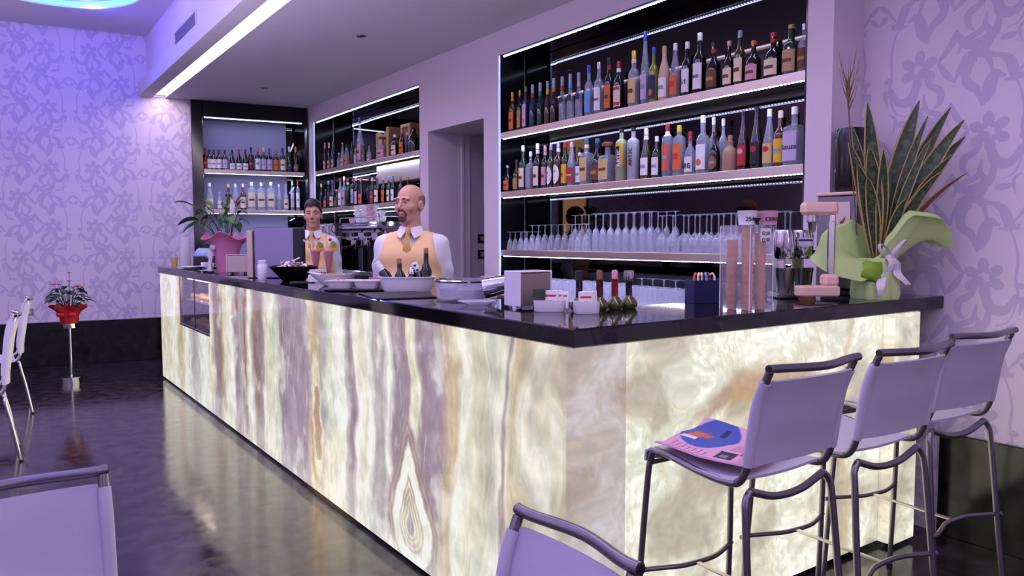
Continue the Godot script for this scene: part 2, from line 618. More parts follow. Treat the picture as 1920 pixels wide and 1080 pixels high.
func tint(called: String, kind := "plain") -> StandardMaterial3D:
	var key := kind + "_" + called
	if M.has(key): return M[key]
	var c: Color = C.get(called, Color.GRAY)
	match kind:
		"glass":
			match called:
				"clear": return pane(key, Color.html("cfd6ee"), 0.24)
				"amber": return mat(key, Color.html("4a2410"), 0.05, 0.0, {"clearcoat_enabled": true, "clearcoat": 0.6, "clearcoat_roughness": 0.03})
				"frost": return mat(key, Color.html("a8a6b4"), 0.35)
				"frostlime": return mat(key, Color.html("9aa07c"), 0.35)
				"pinkglass": return mat(key, Color.html("a87890"), 0.15)
				"wine": c = Color.html("0b0d0c")
				"green": c = Color.html("12301f")
				"olive": c = Color.html("3a3616")
				"blue": c = Color.html("1a2a4a")
				"purple": c = Color.html("2c2146")
				"brown": c = Color.html("2a140c")
				"maroon": c = Color.html("2a0c12")
				"lime": c = Color.html("80862c")
				"tan": return mat(key, Color.html("c8a48c"), 0.5)
				"paper": return mat(key, Color.html("a8846c"), 0.85)
			return mat(key, c, 0.06, 0.0, {"clearcoat_enabled": true, "clearcoat": 0.5, "clearcoat_roughness": 0.03})
		"cap":
			return mat(key, c, 0.3, 0.7 if called in ["gold", "silver", "copper", "bronze"] else 0.1)
	return mat(key, c, 0.6)

# ---- the damask wallpaper: one repeat, 1.51 m by 0.68 m, a half-drop pattern mirrored about its axis
func wallpaper_image() -> ImageTexture:
	var W := 1024
	var H := 512
	var im := Image.create(W, H, false, Image.FORMAT_L8)
	im.fill(Color.BLACK)
	# strokes on the right half of a motif, in hundredths of a metre from the axis (x) and the flower row (y), each "width: points"
	var strokes := ["1.3: 15 29, 9.5 20, 7 9.5, 7.5 0, 6.5 -8, 9.5 -19, 15 -22", "1.6: 6.5 25, 11 23, 15.5 23", "1.4: 12.3 30, 11.5 26, 13 23", "1.4: 7 -20, 10 -23, 9 -29",
		"2.6: 24.8 14.5, 23 21, 20 26, 15.5 25", "2.9: 20.5 27, 22.5 34, 27.5 37.5, 32 35.8, 33 30, 31 24, 27 21, 25 15", "2.2: 28 33.5, 31.5 35.5",
		"2.5: 52.6 34, 49 26, 44 22.5, 43.5 17.5, 46 14.5", "3.4: 53.5 33, 55.5 26, 58 20, 64 19.5, 68 26", "3.2: 57 21, 56 13, 51 8.5, 44 8, 38.7 14.5", "1.8: 66 21, 71 25, 70 18",
		"2.2: 30.3 2, 36 9, 38.7 15.3", "2.4: 38.7 15, 42 8.5, 48.3 6", "2.2: 30.3 2, 34 -4, 38.3 -8.4", "2.4: 38.3 -8.4, 41.5 -1, 48 3.5, 54 1.5, 57.5 .5",
		"3.2: 57.5 1, 62 -2.5, 64.5 -9, 68 -10.5", "2.6: 48.5 3, 44.5 -3.5, 43.5 -9.5, 48.5 -14.5, 51 -21", "2.6: 51 -21, 54.5 -16, 56 -8, 58 -7", "1.6: 66 -8, 70 -3, 71 0",
		"2.0: 24 -13, 25.5 -20, 33 -24, 36 -29", "2.4: 25 -17, 22 -23, 24 -29, 29 -33"]
	# ellipses: x y rx ry angle
	var spots := ["6 -3 2.6 1.5 0", "61.3 8.4 3.9 1.6 8", "2.4 34 3.2 1.3 -45", "2.4 28 3.2 1.3 45", "0 31 .1 .1 0"]
	for k in 6:
		var a := TAU * k / 6 + 0.45
		spots.append("%f %f 3.4 2.5 %f" % [21 + 6.2 * cos(a), 6.2 * sin(a), rad_to_deg(a)])
		spots.append("%f %f 2.4 1.4 %f" % [21 + 3.6 * cos(a + 0.5), 3.6 * sin(a + 0.5), rad_to_deg(a + 0.5) + 90])
	var dot := func(x: float, y: float, r: float) -> void:
		for mirror in [1.0, -1.0]:
			for drop in [0.0, 1.0]:
				var px := fposmod((x * mirror + drop * 75.5) / 151.0, 1.0) * W
				var py := fposmod(-(y + drop * 34.0) / 68.0, 1.0) * H
				var rx: float = r / 151.0 * W
				var ry: float = r / 68.0 * H
				for j in range(int(floor(py - ry)), int(ceil(py + ry)) + 1):
					var w2 := 1.0 - pow((j - py) / ry, 2.0)
					if w2 <= 0.0: continue
					var hw := rx * sqrt(w2)
					for i in range(int(round(px - hw)), int(round(px + hw))):
						im.set_pixel(posmod(i, W), posmod(j, H), Color.WHITE)
	for s in strokes:
		var wide := float(s.get_slice(":", 0))
		var pts := []
		for q in s.get_slice(":", 1).split(","):
			var t: PackedStringArray = q.strip_edges().split(" ")
			pts.append(Vector3(float(t[0]), float(t[1]), 0))
		var line := curve(pts, 14)
		for i in line.size():
			var f := float(i) / (line.size() - 1)
			dot.call(line[i].x, line[i].y, wide * (0.3 + 0.7 * sin(PI * clampf(f, 0.05, 0.95))) * (0.74 if wide > 1.7 else 0.55))
	for s in spots:
		var t: PackedStringArray = s.split(" ")
		var a := deg_to_rad(float(t[4]))
		for i in 15:
			var f := float(i) / 7.0 - 1.0
			var along := f * maxf(float(t[2]) - float(t[3]) * 0.6, 0.1)
			dot.call(float(t[0]) + along * cos(a), float(t[1]) + along * sin(a), float(t[3]) * sqrt(maxf(1.0 - f * f * 0.75, 0.05)))
	var out := Image.create(W, H, false, Image.FORMAT_RGB8)
	var ground := Color.html("dccfdc")
	var figure := Color.html("c3b5ce")
	var src := im.get_data()
	var bytes := PackedByteArray()
	bytes.resize(W * H * 3)
	for i in W * H:
		var c := figure if src[i] > 127 else ground
		bytes[i * 3] = c.r8
		bytes[i * 3 + 1] = c.g8
		bytes[i * 3 + 2] = c.b8
	out.set_data(W, H, false, Image.FORMAT_RGB8, bytes)
	return ImageTexture.create_from_image(out)

# ---- onyx: banded stone, light from behind; the long front is cut from one block, the short front is cloudy
func onyx_materials() -> void:
	var pal := {"white": Color.html("fffff4"), "cream": Color.html("ece5ce"), "pale": Color.html("e2e4d2"), "grey": Color.html("bdb4b6"), "mauve": Color.html("a08c98"), "lilac": Color.html("ab98a8"), "brown": Color.html("9a8274"), "tan": Color.html("d2bd98"), "amber": Color.html("c8a474"), "stone": Color.html("b8ad9c")}
	# the bands from the far end to the corner, each "place on the z axis, colour"
	var bands := "-8.7 cream, -8.19 cream, -7.93 white, -7.66 tan, -7.43 white, -7.09 grey, -6.74 white, -6.5 cream, -6.34 mauve, -6.23 brown, -6.03 cream, -5.85 white, -5.74 mauve, -5.59 grey, -5.49 brown, -5.38 white, -5.24 brown, -5.14 mauve, -5.02 cream, -4.8 pale, -4.69 mauve, -4.54 lilac, -4.44 lilac, -4.24 lilac, -4.19 tan, -4.11 amber, -4.03 grey, -3.92 pale, -3.7 white, -3.63 grey, -3.58 mauve, -3.51 white, -3.45 cream, -3.38 white, -3.32 grey, -3.24 grey, -3.17 white, -3.09 mauve, -2.985 mauve, -2.96 cream, -2.9 cream, -2.85 mauve, -2.74 lilac, -2.6 tan, -2.54 white, -2.46 cream, -2.36 pale, -2.24 white, -2.19 mauve, -2.15 cream, -2.09 tan, -2.02 cream, -1.98 white, -1.92 cream, -1.87 stone, -1.7 stone"
	var zs := []
	var cs := []
	for b in bands.split(","):
		var t: PackedStringArray = b.strip_edges().split(" ")
		zs.append(float(t[0]))
		cs.append(pal[t[1]])
	var line := []
	var k := 0
	for i in 3501:
		var z := -8.7 + i * 0.002
		while k < zs.size() - 2 and z > zs[k + 1]: k += 1
		line.append((cs[k] as Color).lerp(cs[k + 1], smoothstep(0.0, 1.0, clampf((z - zs[k]) / (zs[k + 1] - zs[k]), 0, 1))))
	var warp := noise(1.0, 3, 11)
	var fine := noise(1.0, 5, 23)
	var cloud := noise(1.0, 5, 37)
	var W := 1792
	var H := 320
	var bytes := PackedByteArray()
	bytes.resize(W * H * 3)
	for j in H:
		var y := 1.12 * (1.0 - (j + 0.5) / H)
		for i in W:
			var z := -8.7 + 7.0 * (i + 0.5) / W
			var loose := smoothstep(-2.75, -2.0, z)
			var w := z + (0.075 + 0.12 * loose) * warp.get_noise_2d(z * 1.8, y * 1.1) + 0.03 * warp.get_noise_2d(z * 9.0 + 50.0, y * 3.5)
			var c: Color = line[clampi(int((w + 8.7) * 500.0), 0, 3500)]
			var st := fine.get_noise_2d(w * 26.0, y * 2.2)
			var cl := cloud.get_noise_2d(z * 6.0, y * 6.0 + 9.0)
			# a large drop of growth rings near the corner, and a slim amber one further on
			var bend := 0.02 * warp.get_noise_2d(y * 6.0, z * 3.0)
			var dz := z + 2.955 + bend - 0.10 * (0.19 - y) * (1.0 if y < 0.19 else 0.4)
			var dy := y - 0.185
			var rad := sqrt(dz * dz + dy * dy)
			if rad < 0.55:
				var up := maxf(dy / maxf(rad, 1e-4), 0.0)
				var q := rad / (0.19 * (1.0 + 1.05 * pow(maxf(1.0 - acos(minf(up, 1.0)) / 1.25, 0.0), 4.5))) + 0.05 * cl
				if q < 1.45:
					var body: Color = (pal["cream"] as Color).lerp(pal["brown"], 0.30 + 0.30 * sin(q * 46.0))
					body = body.lerp(pal["white"], smoothstep(0.58, 0.68, q) * smoothstep(1.02, 0.92, q))
					body = body.lerp(pal["mauve"], smoothstep(0.24, 0.14, q))
					body = body.lerp((pal["mauve"] as Color).lerp(pal["tan"], 0.3 + 0.3 * sin(q * 40.0)), smoothstep(0.95, 1.05, q))
					c = c.lerp(body, smoothstep(1.45, 1.2, q))
			dz = (z + 4.085 + bend * 1.5 + 0.05 * (y - 0.4)) * 2.9
			dy = y - 0.36
			rad = sqrt(dz * dz + dy * dy)
			if rad < 0.6:
				var up := maxf(dy / maxf(rad, 1e-4), 0.0)
				var q := rad / (0.21 * (1.0 + 0.9 * pow(up, 5.0))) + 0.12 * cl
				if q < 1.3: c = c.lerp((pal["amber"] as Color).lerp(pal["brown"], 0.35 * (1.0 + st)) if q < 0.72 else pal["cream"], smoothstep(1.3, 1.05, q) * 0.85)
			# crystalline white patches, larger and softer towards the corner
			var pt := cloud.get_noise_2d(z * 2.6 + 40.0, y * 1.5)
			c = c.lerp(pal["white"], smoothstep(0.12, 0.5, pt + 0.25 * cl) * 0.5 * (1.0 - 0.6 * loose))
			c = c.lerp(pal["stone"], loose * (0.25 + 0.5 * smoothstep(0.0, 0.4, -pt)))
			c = c.lerp(pal["white"], smoothstep(0.34, 0.05, y + 0.25 * pt) * 0.45)
			var f := 1.0 + 0.10 * st + 0.14 * cl
			c = Color(c.r * f, c.g * f, c.b * f)
			if st > 0.42: c = c.lerp(pal["white"], (st - 0.42) * 2.0)
			var at := (j * W + i) * 3
			bytes[at] = clampi(int(c.r * 255), 0, 255)
			bytes[at + 1] = clampi(int(c.g * 255), 0, 255)
			bytes[at + 2] = clampi(int(c.b * 255), 0, 255)
	var im := Image.create_from_data(W, H, false, Image.FORMAT_RGB8, bytes)
	onyx_mat("onyx_long", ImageTexture.create_from_image(im), 0.93)
	# the short front, 2.3 m wide
	W = 768
	H = 384
	bytes.resize(W * H * 3)
	for j in H:
		var y := 1.12 * (1.0 - (j + 0.5) / H)
		for i in W:
			var x := 2.3 * (i + 0.5) / W
			var wx := x + 0.12 * warp.get_noise_2d(x * 2.0 + 9.0, y * 2.0)
			var a := cloud.get_noise_2d(wx * 1.6, y * 1.6)
			var b := fine.get_noise_2d(wx * 2.2 + 31.0, y * 2.2)
			var g := cloud.get_noise_2d(wx * 18.0, y * 18.0) * 0.6
			var c: Color = (pal["pale"] as Color).lerp(pal["cream"], clampf(0.5 + a * 1.4, 0, 1))
			c = c.lerp(pal["stone"], smoothstep(-0.1, 0.4, b) * 0.85)
			c = c.lerp(pal["white"], smoothstep(0.05, 0.45, -b + 0.5 * g) * 0.85)
			# a brown vein that dips across the upper half, and a dark streak near the end
			var vein := 0.83 + 0.16 * cos((x - 1.0) * 4.4) - 0.14 * smoothstep(0.5, 1.05, x) * smoothstep(1.5, 1.05, x) + 0.05 * a
			var dv := absf(y - vein) / (0.055 + 0.05 * smoothstep(0.7, 1.1, x))
			if x > 0.55 and x < 1.75: c = c.lerp((pal["brown"] as Color).lerp(pal["amber"], 0.45 + b), smoothstep(1.3, 0.2, dv) * 0.85 * smoothstep(0.55, 0.8, x) * smoothstep(1.75, 1.5, x))
			var dk := absf(x - 1.62 - 0.05 * sin(y * 7.0)) / 0.05
			c = c.lerp(pal["tan"], smoothstep(1.0, 0.0, dk) * 0.7)
			c = c.lerp((pal["grey"] as Color).lerp(pal["brown"], 0.30 + 0.9 * b), 0.85 if x < 0.302 else 0.0)
			if absf(cloud.get_noise_2d(wx * 4.0 + 70.0, y * 2.5)) < 0.012: c = c.lerp(pal["tan"], 0.5)
			var f := 1.0 + 0.14 * g
			c = Color(c.r * f, c.g * f, c.b * f)
			var at := (j * W + i) * 3
			bytes[at] = clampi(int(c.r * 255), 0, 255)
			bytes[at + 1] = clampi(int(c.g * 255), 0, 255)
			bytes[at + 2] = clampi(int(c.b * 255), 0, 255)
	im = Image.create_from_data(W, H, false, Image.FORMAT_RGB8, bytes)
	onyx_mat("onyx_short", ImageTexture.create_from_image(im), 1.0)

func onyx_mat(called: String, t: Texture2D, energy: float) -> void:
	mat(called, Color.html("4a4640"), 0.07, 0.0, {"emission_enabled": true, "emission": Color.WHITE, "emission_operator": BaseMaterial3D.EMISSION_OP_MULTIPLY, "emission_texture": t, "emission_energy_multiplier": energy, "clearcoat_enabled": true, "clearcoat": 0.5, "clearcoat_roughness": 0.03})

# ------------------------------------------------------------------ lights
func area(parent: Node, at: Vector3, basis: Basis, size: Vector2, c: Color, energy: float) -> void:
	var l := AreaLight3D.new()
	l.name = "glow_light"
	l.area_size = size
	l.light_color = c
	l.light_energy = energy
	l.transform = Transform3D(basis, at)
	l.shadow_enabled = true
	l.set("area_range", 12.0)
	parent.add_child(l, true)

func omni(parent: Node, at: Vector3, c: Color, energy: float, size := 0.1) -> void:
	var l := OmniLight3D.new()
	l.name = "lamp_light"
	l.light_color = c
	l.light_energy = energy
	l.light_size = size
	l.omni_range = 20.0
	l.omni_attenuation = 2.0
	l.shadow_enabled = true
	l.position = at
	parent.add_child(l, true)

const DOWN := Basis(Vector3(1, 0, 0), Vector3(0, 0, -1), Vector3(0, 1, 0))   # an area light that faces down

func ceiling_lights() -> void:
	# the long white light slot in the soffit
	var slot := thing("slot_light", "long white light slot running along the lowered ceiling above the bar", "ceiling light", Vector3(1.823, SOFFIT, -3.5))
	put("light_diffuser", bx(Vector3(0, 0.03, 0), Vector3(0.128, 0.01, 12.98)), M["slot_glow"], slot)
	put("light_housing", geo().box(Vector3(0, 0.09, 0), Vector3(0.128, 0.01, 12.98)).box(Vector3(-0.0605, 0.055, 0), Vector3(0.006, 0.04, 12.98)).box(Vector3(0.0605, 0.055, 0), Vector3(0.006, 0.04, 12.98)), M["steel"], slot)
	area(slot, Vector3(0, 0.02, 0), DOWN, Vector2(0.12, 12.9), Color(0.99, 0.90, 0.97), 6.5)
	# round blue cove lights in the high hall ceiling; the first shows at the top left, the others are behind the guests
	var label := ["round ceiling light glowing blue at the top left of the hall", "round blue ceiling light over the middle of the hall", "round blue ceiling light nearest the guests"]
	var spots := [Vector3(0.60, 3.9, -8.38), Vector3(-0.6, 3.9, -4.4), Vector3(-0.6, 3.9, -0.4)]
	for i in 3:
		var r := thing("ring_light", label[i], "ceiling light", spots[i])
		put("light_ring", geo().lathe([Vector2(0.70, -0.002), Vector2(0.70, -0.03), Vector2(0.78, -0.03), Vector2(0.78, -0.002), Vector2(0.70, -0.002)], Vector3.ZERO, 48), M["ring_glow"], r)
		put("trim_ring", geo().lathe([Vector2(0.785, -0.002), Vector2(0.785, -0.045), Vector2(0.81, -0.045), Vector2(0.82, -0.002), Vector2(0.785, -0.002)], Vector3.ZERO, 48), M["ceiling_paint"], r)
		if i == 0:
			for k in 4: omni(r, Vector3(0.74 * cos(PI / 2 * k + 0.6), -0.07, 0.74 * sin(PI / 2 * k + 0.6)), Color(0.30, 0.30, 1.0), 0.42, 0.05)
		else:
			for k in 3: omni(r, Vector3(0.74 * cos(TAU * k / 3), -0.07, 0.74 * sin(TAU * k / 3)), Color(0.40, 0.36, 1.0), 0.4, 0.05)
	# lavender ceiling globes over the guests
	for i in 3:
		var g := thing("globe_light", ["round lavender ceiling lamp above the far tables", "round lavender ceiling lamp above the middle tables", "round lavender ceiling lamp above the nearest tables"][i], "ceiling light", [Vector3(-2.2, 3.9, -7.0), Vector3(-2.2, 3.9, -3.0), Vector3(0.3, 3.9, 1.6)][i])
		put("lamp_globe", geo().ball(Vector3(0, -0.2, 0), Vector3(0.16, 0.16, 0.16)), glowing("globe_glow", Color(0.92, 0.78, 1.0), 3.0), g)
		put("lamp_rose", geo().lathe([Vector2(0, -0.05), Vector2(0.07, -0.05), Vector2(0.07, -0.001), Vector2(0, -0.001)]), M["chrome"], g)
		omni(g, Vector3(0, -0.2, 0), Color(0.90, 0.85, 1.0), [0.4, 0.4, 0.6][i], 0.14)

	# wall lamps on the walls behind the guests
	for i in 4:
		var g := thing("wall_lamp", ["round white wall lamp on the left wall, farthest of three", "round white wall lamp on the left wall, middle of three", "round white wall lamp on the left wall, nearest of three", "round white wall lamp on the wall behind the guests"][i], "wall lamp", [Vector3(-3.5, 1.95, -7.0), Vector3(-3.5, 1.95, -3.4), Vector3(-3.5, 1.95, 0.2), Vector3(1.6, 1.95, 3.0)][i], PI / 2 if i < 3 else PI)
		put("lamp_plate", bx(Vector3(0, 0, 0.01), Vector3(0.14, 0.2, 0.02), 0.004), M["chrome"], g)
		put("lamp_globe", geo().ball(Vector3(0, 0, 0.14), Vector3(0.11, 0.11, 0.11)), M["globe_glow"], g)
		omni(g, Vector3(0, 0, 0.14), Color(0.87, 0.84, 1.0), 0.68, 0.1)

	# two floor uplighters in the hall, turned towards the lowered ceiling
	for i in 2:
		var u := thing("uplight_lamp", ["steel floor uplighter left of the picture, farther one", "steel floor uplighter left of the picture, nearer one"][i], "floor lamp", [Vector3(-0.75, 0, -5.2), Vector3(-0.75, 0, -1.6)][i])
		put("lamp_foot", geo().lathe([Vector2(0, 0), Vector2(0.14, 0), Vector2(0.14, 0.02), Vector2(0.02, 0.035), Vector2(0, 0.035)], Vector3.ZERO, 24), M["steel"], u)
		put("lamp_pole", geo().tube([Vector3(0, 0.03, 0), Vector3(0, 0.95, 0)], 0.013, 10), M["steel"], u)
		put("lamp_shade", geo().lathe([Vector2(0.03, 0.95), Vector2(0.06, 0.96), Vector2(0.13, 1.08), Vector2(0.126, 1.082), Vector2(0.055, 0.97), Vector2(0.03, 0.96), Vector2(0.03, 0.95)], Vector3.ZERO, 24), M["steel"], u)
		put("lamp_bulb", geo().lathe([Vector2(0, 0.985), Vector2(0.06, 0.985), Vector2(0.06, 0.995), Vector2(0, 0.996)], Vector3.ZERO, 18), M["globe_glow"], u)
		var s := SpotLight3D.new()
		s.name = "lamp_light"
		s.position = Vector3(0.0, 1.09, 0)
		s.rotation = Vector3(PI / 2, 0, 0)
		s.spot_angle = 75.0
		s.spot_angle_attenuation = 0.8
		s.spot_range = 20.0
		s.spot_attenuation = 2.0
		s.light_color = Color(0.86, 0.82, 1.0)
		s.light_energy = 14.0
		s.light_size = 0.05
		s.shadow_enabled = true
		u.add_child(s, true)

# ------------------------------------------------------------------ the room
func far_wall_frame() -> Transform3D:
	return Transform3D(Basis(Vector3.UP, deg_to_rad(-8.0)), Vector3(BACK, 0, -9.82))

func room() -> void:
	struct("floor", span(Vector3(-3.8, -0.12, -11.4), Vector3(5.8, 0, 3.2)), M["floor_stone"])
	struct("ceiling", span(Vector3(-3.8, 3.9, -11.4), Vector3(5.8, 4.02, 3.2)), M["ceiling_paint"])
	# the lowered ceiling over the bar with its slot, and the lip and fascia towards the hall
	var low := geo()
	low.box(Vector3(1.68, SOFFIT + 0.08, -4.1), Vector3(0.156, 0.16, 14.2), 0.004)
	low.box(Vector3(2.888 + 0.06, SOFFIT + 0.08, -4.1), Vector3(2.12, 0.16, 14.2))
	low.box(Vector3(1.823, SOFFIT + 0.13, -4.1), Vector3(0.13, 0.06, 14.2))
	low.box(Vector3(1.823, SOFFIT + 0.05, -10.65), Vector3(0.13, 0.1, 1.2))
	struct("ceiling", low, M["ceiling_paint"])
	struct("trim_1", span(Vector3(1.70, SOFFIT + 0.16, -11.2), Vector3(1.82, 3.9, 3.0)), M["wall_paint"])
	# walls
	var far := geo()
	far.xf = far_wall_frame()
	far.box(Vector3(-4.42, 1.95, -0.1), Vector3(6.0, 3.9, 0.2))
	var wp: StandardMaterial3D = M["wallpaper"].duplicate()
	wp.uv1_offset = Vector3(2.71 / 1.51, 2.98 / 0.68, 0)
	# its pattern is laid out along the wall's own axes
	var wall := MeshInstance3D.new()
	wall.name = numbered("wall_far")
	wall.mesh = Geo.new().box(Vector3(-4.42, 1.95, -0.1), Vector3(6.0, 3.9, 0.2)).mesh()
	wall.material_override = wp
	wall.transform = far_wall_frame()
	tag(wall, "", "", "", "structure")
	add_child(wall)
	var behind := geo()
	behind.xf = far_wall_frame()
	behind.box(Vector3(-0.4, 1.95, -0.55), Vector3(2.2, 3.9, 0.1))
	struct("wall_far", behind, M["wall_paint"])
	var wr: StandardMaterial3D = M["wallpaper"].duplicate()
	wr.uv1_offset = Vector3(2.18 / 1.51, 2.295 / 0.68, 0)
	struct("wall_right", span(Vector3(3.85, 0, -2.262), Vector3(4.05, 3.9, 3.2)), wr)
	struct("wall_left", span(Vector3(-3.7, 0, -11.2), Vector3(-3.5, 3.9, 3.2)), M["wall_paint"])
	struct("wall_front", span(Vector3(-3.7, 0, 3.0), Vector3(4.05, 3.9, 3.2)), M["wall_paint"])
	# the wall behind the bar, built round two shelf niches and a passage
	var b := geo()
	b.box(Vector3(3.762, 3.09, -6.08), Vector3(0.376, 0.21, 7.64))
	b.box(Vector3(3.762, 1.55, -6.605), Vector3(0.376, 2.87, 0.17))
	b.box(Vector3(3.762, 1.55, -5.41), Vector3(0.376, 2.87, 0.235))
	b.box(Vector3(3.762, 2.743, -6.024), Vector3(0.376, 0.484, 0.995))
	b.box(Vector3(3.762, 1.55, -9.735), Vector3(0.376, 2.87, 0.33))
	b.box(Vector3(3.762, 1.55, -2.336), Vector3(0.376, 2.87, 0.148))
	b.box(Vector3(3.762, 0.46, -8.13), Vector3(0.376, 0.92, 2.88))
	b.box(Vector3(3.762, 0.46, -3.85), Vector3(0.376, 0.92, 2.88))
	b.box(Vector3(4.0, 1.95, -8.7), Vector3(0.1, 3.9, 4.36))
	b.box(Vector3(4.0, 1.95, -3.9), Vector3(0.1, 3.9, 3.26))
	b.box(Vector3(4.0, 3.2, -6.03), Vector3(0.1, 1.4, 0.98))
	struct("wall_back", b, M["wall_paint"])
	# the passage through it
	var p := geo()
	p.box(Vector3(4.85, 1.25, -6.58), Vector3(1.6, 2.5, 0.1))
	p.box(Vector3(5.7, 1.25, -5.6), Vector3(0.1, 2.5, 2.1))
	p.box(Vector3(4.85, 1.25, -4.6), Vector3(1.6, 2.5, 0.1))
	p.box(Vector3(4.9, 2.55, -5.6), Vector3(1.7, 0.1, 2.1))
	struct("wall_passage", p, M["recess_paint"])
	struct("trim_2", bx(Vector3(3.955, 1.25, -6.512), Vector3(0.03, 2.5, 0.014), 0.003), M["wall_paint"])
	for k in 2:
		var s := thing("switch_plate", ["dark switch plate in the passage, upper of two", "dark switch plate in the passage, lower of two"][k], "switch", Vector3(4.19, [1.47, 1.31][k], -6.528))
		put("plate", bx(Vector3(0, 0, 0.004), Vector3(0.10, 0.09, 0.008), 0.002), M["black_plastic"], s)
		put("rocker", bx(Vector3(0, 0, 0.010), Vector3(0.04, 0.05, 0.006), 0.001), M["vent_grey"], s)
	# dark stone wainscot with a thin metal line on top
	var bl := geo()
	bl.xf = far_wall_frame()
	bl.box(Vector3(-4.42, 0.255, 0.012), Vector3(6.0, 0.51, 0.022), 0.003)
	struct("baseboard_far", bl, M["dark_stone"])
	struct("baseboard_right", span(Vector3(3.826, 0, -1.8), Vector3(3.849, 0.51, 3.0), 0.003), M["dark_stone"])
	var tl := geo()
	tl.xf = far_wall_frame()
	tl.box(Vector3(-4.42, 0.514, 0.012), Vector3(6.0, 0.008, 0.026))
	struct("trim_3", tl, M["steel"])
	# a warmly lit glazed opening at the far end of the hall; it shows in the mirrors
	var wn := thing("window_1", "tall warmly lit window in the far wall, left of the picture", "window")
	wn.transform = far_wall_frame() * Transform3D(Basis.IDENTITY, Vector3(-4.58, 0, 0))
	wn.set_meta("kind", "structure")
	put("window_glow", bx(Vector3(0, 2.42, 0.03), Vector3(0.62, 2.06, 0.02)), M["warm_glow"], wn)
	put("window_frame", geo().box(Vector3(-0.335, 2.42, 0.04), Vector3(0.05, 2.16, 0.06), 0.005).box(Vector3(0.335, 2.42, 0.04), Vector3(0.05, 2.16, 0.06), 0.005).box(Vector3(0, 3.475, 0.04), Vector3(0.62, 0.05, 0.06), 0.005).box(Vector3(0, 1.365, 0.04), Vector3(0.62, 0.05, 0.06), 0.005), M["black_lacquer"], wn)
	area(wn, Vector3(0, 2.42, 0.06), Basis(Vector3.UP, PI), Vector2(0.6, 2.0), Color(1.0, 0.78, 0.45), 0.3)
	# ventilation grille on the fascia
	var v := thing("vent_grille", "grey ventilation grille set in the fascia above the light slot", "vent", Vector3(1.70, 3.47, -7.95))
	put("vent_frame", geo().box(Vector3(-0.006, 0.1, 0), Vector3(0.012, 0.012, 0.92)).box(Vector3(-0.006, -0.1, 0), Vector3(0.012, 0.012, 0.92)).box(Vector3(-0.006, 0, 0.455), Vector3(0.012, 0.2, 0.012)).box(Vector3(-0.006, 0, -0.455), Vector3(0.012, 0.2, 0.012)), M["ceiling_paint"], v)
	for k in 14: put("slat", bx(Vector3(-0.006, -0.087 + k * 0.0134, 0), Vector3(0.01, 0.004, 0.9)), M["vent_grey"], v)
	# small recessed spots in the lowered ceiling
	var where := [Vector3(2.70, SOFFIT, -6.08), Vector3(2.70, SOFFIT, -8.76), Vector3(3.1, SOFFIT, -3.2)]
	for k in 3:
		var s := thing("spot_lamp", ["small recessed ceiling spot above the bald barman", "small recessed ceiling spot above the dark-haired barman", "small recessed ceiling spot above the glasses shelf"][k], "ceiling light", where[k])
		put("spot_rim", geo().lathe([Vector2(0.028, -0.001), Vector2(0.03, -0.006), Vector2(0.04, -0.006), Vector2(0.042, -0.001), Vector2(0.028, -0.001)], Vector3.ZERO, 20), M["gunmetal"], s)
		put("spot_lens", geo().lathe([Vector2(0, -0.003), Vector2(0.027, -0.003), Vector2(0.027, -0.001), Vector2(0, -0.001)], Vector3.ZERO, 16), M["black_glass"], s)
	# wall socket on the far wall
	var so := thing("wall_socket", "pale wall socket above the dark wainscot behind the white chairs", "socket")
	so.transform = far_wall_frame() * Transform3D(Basis.IDENTITY, Vector3(-3.2, 0.64, 0))
	put("plate", bx(Vector3(0, 0, 0.004), Vector3(0.10, 0.075, 0.008), 0.002), M["vent_grey"], so)
	put("insert", bx(Vector3(0, 0, 0.010), Vector3(0.05, 0.04, 0.004), 0.001), M["ceiling_paint"], so)

# ------------------------------------------------------------------ shelves with LED strips
func led_strip(parent: Node, a: Vector3, b: Vector3, inward: Vector3, energy: float) -> void:
	var mid := (a + b) / 2
	var len := a.distance_to(b)
	var along := (b - a).normalized()
	var size := along.abs() * len + along.cross(Vector3.UP).abs() * 0.010 + Vector3(0, 0.006, 0)
	put("led_tape", bx(mid, size), M["led_tape"], parent)
	var g := geo()
	var n := int(len / 0.024)
	for i in n: g.box(a + along * (len * (i + 0.5) / n) + Vector3(0, -0.004, 0), Vector3(0.010, 0.008, 0.010) + along.abs() * 0.004, 0.002)
	var beads := put("led_beads", g, M["led_bead"], parent)
	beads.set_meta("kind", "stuff")
	var bas := Basis(along, (along.cross(Vector3.UP)).normalized(), Vector3.UP)
	area(parent, mid + Vector3(0, -0.012, 0), bas, Vector2(len, 0.012), Color(0.72, 0.80, 1.0), energy)

func shelf(called: String, label: String, z0: float, z1: float, top: float, led := true, energy := 0.5) -> void:
	var t := thing(called, label, "shelf", Vector3(0, top, 0))
	put("panel", span(Vector3(BACK + 0.012, -0.03, z0 + 0.004), Vector3(3.838, 0, z1 - 0.004)), M["brushed"], t)
	put("metal_edge", span(Vector3(BACK, -0.05, z0 + 0.004), Vector3(BACK + 0.012, 0.0, z1 - 0.004), 0.002), M["brushed"], t)
	if led: led_strip(t, Vector3(BACK + 0.018, -0.046, z0 + 0.02), Vector3(BACK + 0.018, -0.046, z1 - 0.006), Vector3.RIGHT, energy)

